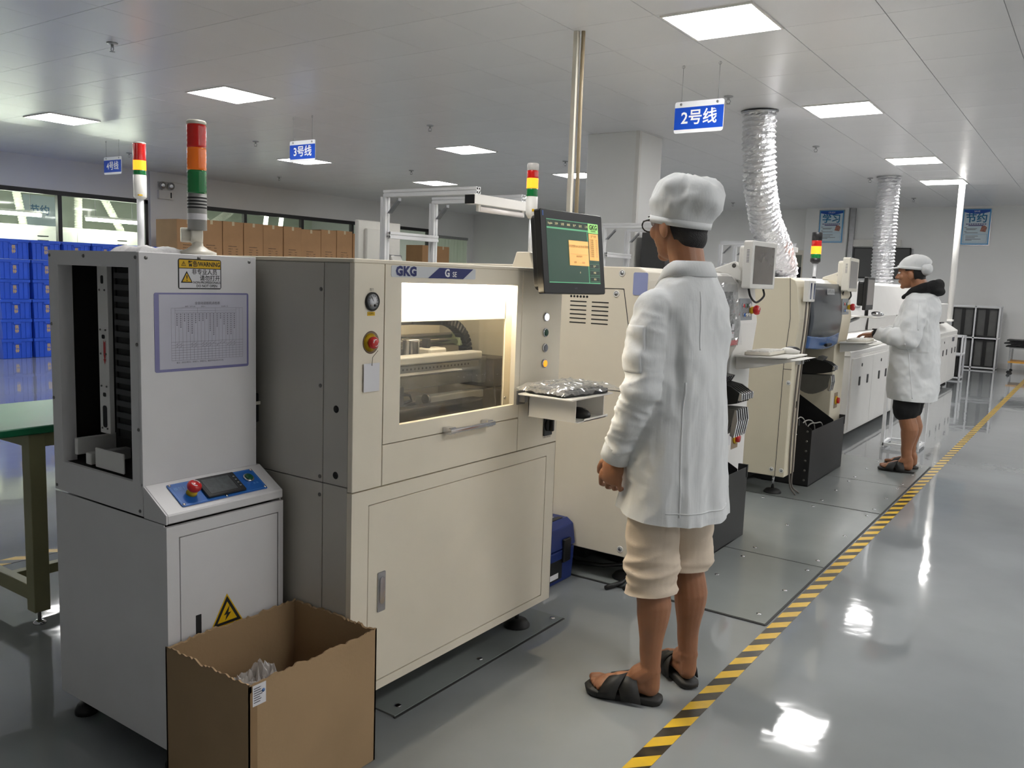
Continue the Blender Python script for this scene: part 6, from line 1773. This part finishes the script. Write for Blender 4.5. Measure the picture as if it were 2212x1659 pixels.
def cut(me, plane_co, plane_no, near=None, rad=0.12, axr=1.0):
    """open a garment cleanly at a plane (only around a point when near is given)"""
    bm = bmesh.new(); bm.from_mesh(me)
    geom = bm.verts[:]+bm.edges[:]+bm.faces[:] if near is None else None
    if near is not None:
        pn = Vector(plane_no).normalized()
        def ok(c):
            d = c-Vector(near); return d.length < rad and (d-pn*d.dot(pn)).length < axr
        fs = [f for f in bm.faces if ok(f.calc_center_median())]
        geom = list({v for f in fs for v in f.verts})+list({e for f in fs for e in f.edges})+fs
    bmesh.ops.bisect_plane(bm, geom=geom, plane_co=plane_co, plane_no=plane_no, clear_outer=True)
    bm.to_mesh(me); bm.free()
def ridge(p):
    return 1-2.2*abs(noise.noise(p))

def wrinkle(me, fn):
    n = len(me.vertices); co = np.empty(n*3); me.vertices.foreach_get('co', co); co = co.reshape(-1, 3)
    no = np.empty(n*3); me.vertices.foreach_get('normal', no); no = no.reshape(-1, 3)
    d = np.array([fn(c, q) for c, q in zip(co, no)])
    co += no*d[:, None]
    me.vertices.foreach_set('co', co.ravel()); me.update()

def patch(me, org, dirv, ux, uy, nu, nv, off, name, mat, parent, Mw, thick=0.002):
    """fabric patch laid on mesh me: rays from a grid towards dirv"""
    bv = BVHTree.FromPolygons([v.co for v in me.vertices], [tuple(p.vertices) for p in me.polygons])
    dirv = Vector(dirv).normalized(); vs_ = []; 
    for j in range(nv+1):
        for i in range(nu+1):
            o = Vector(org)+Vector(ux)*(i/nu)+Vector(uy)*(j/nv)
            loc, nrm_, _, _ = bv.ray_cast(o, dirv)
            if loc is None: loc = o+dirv*0.3
            vs_.append(loc-dirv*off)
    fs = []
    for j in range(nv):
        for i in range(nu):
            a = j*(nu+1)+i; fs.append((a, a+1, a+nu+2, a+nu+1))
    o2 = len(vs_); vs2 = vs_+[p+dirv*(off+thick) for p in vs_]
    ed = [i for i in range(nu+1)]+[(j+1)*(nu+1)+nu for j in range(nv)]+[nv*(nu+1)+i for i in range(nu-1, -1, -1)]+[j*(nu+1) for j in range(nv-1, 0, -1)]
    for k in range(len(ed)):
        a, c = ed[k], ed[(k+1) % len(ed)]; fs.append((a, o2+a, o2+c, c))
    return link_mesh(B().add(vs2, fs, True).mesh(name), name, mat, parent, Mw)

def placeM(x, y, fdir):
    f = Vector((fdir[0], fdir[1], 0)).normalized()
    m = Matrix.Identity(4)
    m[0][0], m[1][0] = f.x, f.y; m[0][1], m[1][1] = -f.y, f.x; m[0][3], m[1][3] = x, y
    return m

def eyes(H, parent, Mw):
    for s in (-1, 1):
        e = link_mesh(B().ell(H @ Vector((.078, .031*s, .012)), (.011, .014, .008), H.to_3x3()).mesh('eye'), 'eye', PAPER, parent, Mw)
        link_mesh(B().ell(H @ Vector((.0865, .031*s, .011)), (.004, .006, .0065), H.to_3x3()).mesh('iris'), 'iris', INK, e, Mw)
        link_mesh(B().ell(H @ Vector((.086, .032*s, .033)), (.006, .020, .004), H.to_3x3()).mesh('eyebrow'), 'eyebrow', HAIR, parent, Mw)

# ---------------- near worker
MW = placeM(-1.130, 2.58, (-0.93, 0.37)); MI = MW.inverted()
def L_(x, y, z): return MI @ Vector((x, y, z))
p1 = thing('person', 'person in white coat, cap, beige rolled trousers and black slippers, standing at the printer', 'person', (-1.130, 2.58, 0))
fhL, ftL = L_(-1.098, 2.520, 0.024), L_(-1.335, 2.452, 0.024)
fhR, ftR = L_(-1.055, 2.690, 0.024), L_(-1.245, 2.835, 0.024)
ankL = L_(-1.130, 2.511, 0.115); ankR = L_(-1.082, 2.711, 0.115)
kneeL = L_(-1.150, 2.508, 0.47); kneeR = L_(-1.100, 2.690, 0.47)
hipL = Vector((-0.01, 0.072, 0.90)); hipR = Vector((-0.01, -0.072, 0.90))
b = B()
foot_body(b, fhL, ftL, ankL, inner=-1); foot_body(b, fhR, ftR, ankR, inner=1)
for hip, kn, an in ((hipL, kneeL, ankL), (hipR, kneeR, ankR)):
    calf = kn.lerp(an, 0.35)+Vector((-0.018, 0, 0)); low = kn.lerp(an, 0.8)
    limb(b, [hip, kn, calf, low, an], [0.078, 0.051, 0.057, 0.037, 0.033], 18, 5)
loft(b, [(0.85,-.01,0,.09,.13),(1.0,-.01,0,.085,.115),(1.15,-.01,0,.09,.12),(1.28,-.01,0,.085,.12),(1.345,-.02,0,.065,.10),(1.40,-.022,0,.05,.07)])
Hm = Matrix.Translation((0.030, 0.0, 1.592)) @ Matrix.Rotation(R_(2), 4, 'Z') @ Matrix.Rotation(R_(6), 4, 'Y')
limb(b, [(-.035,0,1.38), (-.025,0,1.45), (0.004,0,1.545)], [.060, .056, .057], 18, 4)
head(b, Hm)
# left arm hangs at the camera side, right forearm is raised in front of the body
shL, elL, wrL = Vector((-0.02,0.135,1.315)), Vector((-0.04,0.185,1.065)), Vector((0.072,0.180,0.835))
shR, elR, wrR = Vector((-0.01,-0.122,1.315)), Vector((0.04,-0.155,1.07)), Vector((0.14,-0.13,0.84))
for sh, el, wr in ((shL, elL, wrL), (shR, elR, wrR)):
    limb(b, [sh, el, wr], [.040, .035, .027], 16, 5)
hand(b, wrL, (wrL-elL)+Vector((-0.03,0,-0.08)), Vector((-0.35,0.92,0)), Vector((0.92,0.35,0)), (0.45, 0.8, 0.6), 1.06, 1.05)
hand(b, wrR, (wrR-elR), Vector((0.25,-0.95,0)), Vector((1,0.2,0)), (0.4, 0.5, 0.4), 1.0, 0.95)
bodym = remesh(b, 0.0036, 3, 0.5)
link_mesh(bodym, 'body', SKIN, p1, MW)
# trousers
b = B()
for hip, kn, an, s in ((hipL, kneeL, ankL, 1), (hipR, kneeR, ankR, -1)):
    up = hip+Vector((0,0,-0.2)); k2 = kn.lerp(an, 0.16 if s > 0 else 0.03)
    limb(b, [hip, up, kn+Vector((0,0,0.06)), k2+Vector((0,0,0.03)), k2+Vector((0,0,-0.03))], [.080, .086, .084, .083, .078], 24, 5)
tm = remesh(b, 0.006, 2)
def wt(c, q):
    z = c[2]; k = max(0, min(1, (0.66-z)/0.2)); k2 = max(0, 1-abs(z-0.42)/0.12)
    a = 0.013*ridge((c[0]*5, c[1]*5, z*13+c[1]*5))*k+0.013*ridge((c[0]*6+3, c[1]*6, z*26+c[0]*3))*k2-0.008*k2
    return a+0.004*noise.noise((c[0]*12, c[1]*12, z*5))
wrinkle(tm, wt)
for kn, an, s in ((kneeL, ankL, 1), (kneeR, ankR, -1)):
    k2 = kn.lerp(an, 0.16 if s > 0 else 0.03)
    cut(tm, k2+Vector((0,0,-0.03)), Vector((-0.12, 0.0, -1)), k2+Vector((0,0,-0.04)), 0.13)
link_mesh(tm, 'trousers', pm('beige_cotton', rgb(212, 196, 176), 0.8, var=0.04, bump=0.06, bscale=260), p1, MW)
slipper(fhL-Vector((0,0,.024)), ftL-Vector((0,0,.024)), -1, SLIP, p1, MW)
slipper(fhR-Vector((0,0,.024)), ftR-Vector((0,0,.024)), 1, SLIP, p1, MW)
# coat
b = B()
loft(b, [(.58,-.01,0,.162,.187),(.64,-.01,0,.160,.186),(.80,-.01,0,.152,.177),(1.0,-.016,0,.138,.163),(1.15,-.02,0,.130,.156),(1.26,-.022,0,.122,.152),(1.325,-.026,0,.108,.142),(1.375,-.03,0,.092,.118),(1.415,-.03,0,.078,.092),(1.45,-.03,0,.068,.072)], 36, 2.35)
wc_ = (wrL-elL).normalized()
limb(b, [shL+Vector((0,-.02,.005)), shL+Vector((0,.012,-.06)), elL, wrL-wc_*0.03, wrL-wc_*0.012], [.064, .063, .056, .046, .043], 22, 5)
limb(b, [shR+Vector((0,.02,.005)), shR+Vector((0,-.012,-.06)), elR, wrR+Vector((-0.03,0,0.01))], [.064, .063, .056, .048], 20, 5)
cm = remesh(b, 0.0062, 4, 0.5)
def wc(c, q):
    x, y, z = c
    a = 0.0
    arm = max(0, min(1, (y-(0.135+0.02*(z < 1.0)))/0.025)) if z > 0.76 else 0.0
    if arm:
        # creases wrapping the sleeve, strongest at the elbow and above the cuff
        k = 0.35+0.65*max(0, 1-abs(z-1.06)/0.16)+0.5*max(0, 1-abs(z-0.87)/0.09)
        a += arm*k*(0.0085*ridge((x*5+1.7, y*4, z*15+x*5))-0.003)+arm*0.0035*ridge((x*11, y*8+2, z*30-x*9))
    bd = 1-arm*0.8
    # vertical drape below the shoulder blades, widening to the hem
    low = max(0, min(1, (1.18-z)/0.45)); ang = math.atan2(y, x+0.01)
    a += bd*low*(0.0085*ridge((math.cos(ang)*2.4, math.sin(ang)*2.4, z*0.9+4))-0.002)
    # pulls running from the armpit across the back
    t = z*1.0-y*1.15
    a += bd*0.0075*ridge((t*7.5, (y+z)*1.6, 2.0+x*2))*max(0, 1-abs(z-1.17)/0.2)
    a += 0.0055*noise.noise((x*8, y*8, z*4))+0.0018*ridge((x*24, y*24, z*12))
    if y > 0.09: a -= 0.017*math.exp(-((z-0.745)/0.075)**2)*math.exp(-((x-0.06)/0.07)**2)
    # deep tuck behind the arm
    a -= 0.016*math.exp(-((y-0.118)/0.016)**2)*max(0, 1-abs(z-1.15)/0.16)*(1 if x < 0 else 0)
    return a*1.5
wrinkle(cm, wc)
cut(cm, (0,0,0.652), (0.05,0,-1))
coat = link_mesh(cm, 'coat', COAT, p1, MW)
cml = cm.copy(); cml.transform(MI @ Matrix.Translation(worg(p1)))
# collar, cuff, sleeve pocket, seams, hem stitching
link_mesh(B().lathe([(.050, -.045), (.051, -.02), (.050, .008), (.047, .008), (.046, -.045)], wrL, wc_, 28, False).mesh('cuff'), 'cuff', COAT, coat, MW)
b = B(); n = 34; rs = []
for i in range(n+1):
    a = R_(-158+316*i/n)+math.pi; c, s = math.cos(a), math.sin(a)
    op = max(0, c)
    rs.append([(-0.03+c*.060+.02*op, s*.062, 1.470-.030*op), (-0.03+c*.066+.02*op, s*.068, 1.474-.030*op), (-0.03+c*.071+.02*op, s*.076, 1.468-.03*op), (-0.03+c*.086+.03*op, s*.094, 1.428-.05*op), (-0.03+c*.082+.03*op, s*.089, 1.425-.05*op)])
b.rings(rs)
link_mesh(b.mesh('collar'), 'collar', COAT, coat, MW)
patch(cml, (-0.075, 0.42, 1.125), (0,-1,0), (0.082,0,0.0), (0.012,0,0.145), 12, 18, 0.0035, 'sleeve_pocket', COAT, coat, MW)
patch(cml, (-0.45, 0.05, 1.20), (1,0,0), (0,0.004,0), (0,-0.012,0.18), 2, 30, 0.002, 'raglan_seam', COAT, coat, MW)
patch(cml, (-0.45, 0.10, 0.675), (1,0,0), (0,0.004,0), (0,-0.005,0.425), 2, 44, 0.002, 'side_seam', COAT, coat, MW)
patch(cml, (-0.45, -0.14, 0.685), (1,0,0), (0,0.28,0), (0,0,0.004), 40, 1, 0.002, 'hem_stitch', COAT, coat, MW)
# hair
def hair(H, parent, Mw, zlow=-0.098, front=0.03):
    b = B().ell((-.018,0,.022), (.094,.0815,.112), None, 36, 26)
    b.ell((-.055,0,-.05), (.045,.055,.05), None, 20, 12)
    me = remesh(b, 0.006, 2)
    bm = bmesh.new(); bm.from_mesh(me)
    kill = [f for f in bm.faces if (lambda c: c.z < zlow-0.2*min(0, c.x+0.03) or c.x > front or (abs(c.y) > .052 and c.x > -.032 and c.z < 0.02) or (c.x > -.01 and c.z < -.0))(f.calc_center_median())]
    bmesh.ops.delete(bm, geom=kill, context='FACES'); bm.to_mesh(me); bm.free()
    me.transform(H)
    return link_mesh(me, 'hair', HAIR, parent, Mw)
hair(Hm, p1, MW)
eyes(Hm, p1, MW)
# bouffant cap
def cap(H, parent, Mw, secs, seed, amp, visor, tilt, name='cap'):
    b = B(); rs = []; n = 56
    for z, rx, ry, cx in secs:
        ring = []
        for i in range(n):
            a = 2*math.pi*i/n
            k = 1.0
            ring.append((cx+rx*math.cos(a), ry*math.sin(a), z))
        rs.append(ring)
    b.rings(rs)
    me = b.mesh('cap')
    bm = bmesh.new(); bm.from_mesh(me); bmesh.ops.subdivide_edges(bm, edges=bm.edges, cuts=1, use_grid_fill=True, smooth=0.6); bm.to_mesh(me); bm.free()
    zr = secs[1][0]
    def fn(c, q):
        h = max(0, min(1, (c[2]-zr-0.012)/0.05)); ang = math.atan2(c[1], c[0])
        return h*amp*(1.1*ridge((c[0]*9+seed, c[1]*9, c[2]*11))-0.5+0.5*ridge((c[0]*20, c[1]*20+seed, c[2]*16))+0.35*math.sin(ang*5+seed+c[2]*20))
    wrinkle(me, fn)
    me.transform(H @ Matrix.Rotation(tilt, 4, 'Y'))
    cp = link_mesh(me, name, COAT, parent, Mw)
    b = B(); rs = []
    z0, rx, ry, cx = secs[1]
    for i in range(48):
        a = 2*math.pi*i/48; c, s = math.cos(a), math.sin(a)
        rs.append([(cx+(rx-.004)*c, (ry-.004)*s, z0-.008), (cx+(rx+.004)*c, (ry+.004)*s, z0-.008), (cx+(rx+.005)*c, (ry+.005)*s, z0+.014), (cx+(rx-.004)*c, (ry-.004)*s, z0+.014)])
    bm_ = B().rings(rs, closed=True).mesh('band'); bm_.transform(H @ Matrix.Rotation(tilt, 4, 'Y'))
    link_mesh(bm_, 'band', COAT, cp, Mw)
    if visor:
        vl_, vd = visor; rs = []
        for i in range(13):
            a = R_(-62+124*i/12); c, s = math.cos(a), math.sin(a); f = math.cos(R_(-90+180*i/12))
            p0 = Vector((cx+rx*c, ry*s, z0+0.002)); p1_ = Vector((cx+rx*c+vl_*f, ry*s*(1+0.1*f), z0-vd*f))
            rs.append([p0, p1_, p1_+Vector((0,0,.003)), p0+Vector((0,0,.006))])
        vm = B().rings(rs).mesh('visor'); vm.transform(H @ Matrix.Rotation(tilt, 4, 'Y'))
        link_mesh(vm, 'visor', COAT, cp, Mw)
    return cp
cap(Hm, p1, MW, [(.002,.098,.086,-.006),(.004,.101,.089,-.006),(.025,.105,.093,-.008),(.05,.112,.100,-.014),(.08,.116,.105,-.018),(.108,.113,.103,-.02),(.130,.100,.093,-.02),(.144,.078,.074,-.018),(.151,.045,.042,-.016),(.150,.01,.01,-.016)], 3, 0.011, (0.024, 0.004), R_(-15))
# glasses
g = B()
for s in (-1, 1):
    g.tube([Hm @ Vector(p) for p in ((-.01,.079*s,.012), (.03,.074*s,.018), (.092,.066*s,.018), (.1,.06*s,.018))], 0.0025, 6)
    g.tube([Hm @ Vector((.104, .034*s+.028*math.cos(a), .006+.019*math.sin(a))) for a in np.linspace(0, 2*math.pi, 15)], 0.0025, 6)
g.tube([Hm @ Vector(p) for p in ((.104,-.008,.012), (.106,0,.014), (.104,.008,.012))], 0.002, 6)
gl = link_mesh(g.mesh('glasses'), 'glasses', BLACK, p1, MW)
for s in (-1, 1):
    lens = B().add([Hm @ Vector((.104, .034*s+.027*math.cos(a), .006+.018*math.sin(a))) for a in np.linspace(0, 2*math.pi, 15)[:-1]], [tuple(range(14))])
    link_mesh(lens.mesh('lens'), 'lens', glassmat('lens_glass', (0.95, 0.96, 0.97, 1), 0.05), gl, MW)

# ---------------- far worker
MW = placeM(-1.185, 7.19, (-1.0, 0.03)); MI = MW.inverted()
p2 = thing('person', 'person in white coat with black hood, visor cap and black shorts at the far mounter', 'person', (-1.185, 7.19, 0))
fhL, ftL = Vector((-0.085, 0.075, 0.024)), Vector((0.155, 0.11, 0.024))
fhR, ftR = Vector((-0.075, -0.115, 0.024)), Vector((0.165, -0.16, 0.024))
ankL, ankR = Vector((-0.035, 0.083, 0.115)), Vector((-0.025, -0.122, 0.115))
kneeL, kneeR = Vector((0.0, 0.09, 0.47)), Vector((0.01, -0.11, 0.47))
hipL, hipR = Vector((-0.01, 0.085, 0.88)), Vector((-0.01, -0.085, 0.88))
b = B()
foot_body(b, fhL, ftL, ankL, inner=-1); foot_body(b, fhR, ftR, ankR, inner=1)
for hip, kn, an in ((hipL, kneeL, ankL), (hipR, kneeR, ankR)):
    calf = kn.lerp(an, 0.35)+Vector((-0.028, 0, 0)); low = kn.lerp(an, 0.8)
    limb(b, [hip, kn, calf, low, an], [0.088, 0.062, 0.064, 0.040, 0.036], 18, 5)
loft(b, [(0.83,-.01,0,.11,.15),(1.0,.0,0,.115,.15),(1.15,0,0,.11,.16),(1.3,-.01,0,.105,.17),(1.37,-.02,0,.08,.15),(1.40,-.02,0,.058,.09)])
Hm = Matrix.Translation((0.07, 0.0, 1.545)) @ Matrix.Rotation(R_(8), 4, 'Y')
limb(b, [(-.03,0,1.37), (-.005,0,1.44), (0.035,0,1.51)], [.066, .060, .060], 18, 4)
head(b, Hm)
arms = []
for s in (1, -1):
    sh, el, wr = Vector((-0.01,0.15*s,1.315)), Vector((0.0,0.225*s,1.055)), Vector((0.265,0.15*s,1.07))
    arms.append((sh, el, wr))
    limb(b, [sh, el, wr], [.048, .040, .029], 16, 5)
    hand(b, wr, (0.95,-0.1*s,-0.12), (0.1,0,1), (0,-1*s,0), (0.28, 0.35, 0.3), 1.0, 1.0)
link_mesh(remesh(b, 0.0045, 4, 0.5), 'body', SKIN, p2, MW)
b = B()
for hip, kn in ((hipL, kneeL), (hipR, kneeR)):
    limb(b, [hip, hip.lerp(kn, 0.4), kn+Vector((0,0,0.03))], [.115, .112, .098], 20, 5)
tm = remesh(b, 0.009, 2)
wrinkle(tm, lambda c, q: 0.006*noise.noise((c[0]*9, c[1]*9, c[2]*9)))
link_mesh(tm, 'shorts', pm('black_cotton', rgb(20, 20, 22), 0.85, var=0.1), p2, MW)
slipper(fhL-Vector((0,0,.024)), ftL-Vector((0,0,.024)), -1, SLIP, p2, MW)
slipper(fhR-Vector((0,0,.024)), ftR-Vector((0,0,.024)), 1, SLIP, p2, MW)
b = B()
loft(b, [(.53,-.025,0,.172,.205),(.585,-.025,0,.170,.205),(.80,-.01,0,.168,.2),(1.0,-.004,0,.160,.19),(1.15,-.004,0,.150,.182),(1.26,-.012,0,.140,.178),(1.33,-.018,0,.122,.165),(1.375,-.022,0,.10,.14),(1.40,-.025,0,.08,.10)], 36, 2.4)
for (sh, el, wr), s in zip(arms, (1, -1)):
    limb(b, [sh+Vector((0,-.02*s,0)), sh+Vector((0,.01*s,-.06)), el, wr+Vector((-0.05,0,0))], [.07, .074, .072, .058], 20, 5)
cm = remesh(b, 0.0075, 4, 0.5)
def wc2(c, q):
    x, y, z = c
    a = 0.012*ridge((x*4, y*4, z*5+x*2))-0.004+0.006*ridge((x*9+4, y*7, z*9-x*5))+0.003*noise.noise((x*26, y*26, z*26))
    if y > 0.15 and z > 0.95: a += 0.008*ridge((x*12, y*6, z*10+x*6))
    return a*1.35
wrinkle(cm, wc2)
cut(cm, (0,0,0.575), (0,0,-1))
coat = link_mesh(cm, 'coat', COAT, p2, MW)
cml = cm.copy(); cml.transform(MI @ Matrix.Translation(worg(p2)))
patch(cml, (-0.065, 0.45, 0.60), (0,-1,0), (0.007,0,0), (0.07,0,0.42), 2, 30, 0.003, 'side_seam', COAT, coat, MW)
patch(cml, (-0.07, 0.45, 1.12), (0,-1,0), (0.006,0,0), (0.02,0,0.2), 2, 16, 0.003, 'sleeve_seam', COAT, coat, MW)
# black hood around the neck
b = B()
limb(b, [(0.10,0.055,1.36), (0.03,0.085,1.41), (-0.06,0.09,1.44), (-0.11,0.05,1.455), (-0.125,0,1.46), (-0.11,-0.05,1.455), (-0.06,-0.09,1.44), (0.03,-0.085,1.41), (0.10,-0.055,1.36)], [.018, .032, .042, .046, .048, .046, .042, .032, .018], 14, 3)
b.ell((-0.105, 0, 1.425), (0.075, 0.10, 0.045), Matrix.Rotation(R_(-20), 3, 'Y'))
hm2 = remesh(b, 0.008, 3)
wrinkle(hm2, lambda c, q: 0.006*noise.noise((c[0]*18, c[1]*18, c[2]*18)))
link_mesh(hm2, 'hood', pm('black_fleece', rgb(14, 14, 15), 0.9, var=0.2, bump=0.4, bscale=200), p2, MW)
hair(Hm, p2, MW)
eyes(Hm, p2, MW)
cap(Hm, p2, MW, [(.036,.104,.086,-.004),(.038,.107,.090,-.004),(.055,.108,.092,-.008),(.08,.107,.092,-.018),(.105,.098,.086,-.026),(.125,.08,.074,-.032),(.140,.05,.05,-.034),(.144,.01,.01,-.034)], 8, 0.006, (0.055, 0.018), R_(-12))
b = B().ell((-.10, 0, .03), (.05, .075, .06), Matrix.Rotation(R_(20), 3, 'Y')); bmx = remesh(b, 0.008, 2)
wrinkle(bmx, lambda c, q: 0.006*noise.noise((c[0]*25, c[1]*25, c[2]*25))); bmx.transform(Hm)
link_mesh(bmx, 'cap_tail', COAT, p2, MW)
(sh, el, wr) = arms[0]
dv = Vector((1, -0.35, 0.04)).normalized()
link_mesh(B().lathe([(.034, -.012), (.036, -.01), (.036, .01), (.034, .012)], wr-dv*0.012, dv, 20).box(wr+Vector((-.022,-.02,.03)), wr+Vector((.016,.02,.04))).mesh('watch'), 'wristwatch', BLACK, p2, MW)
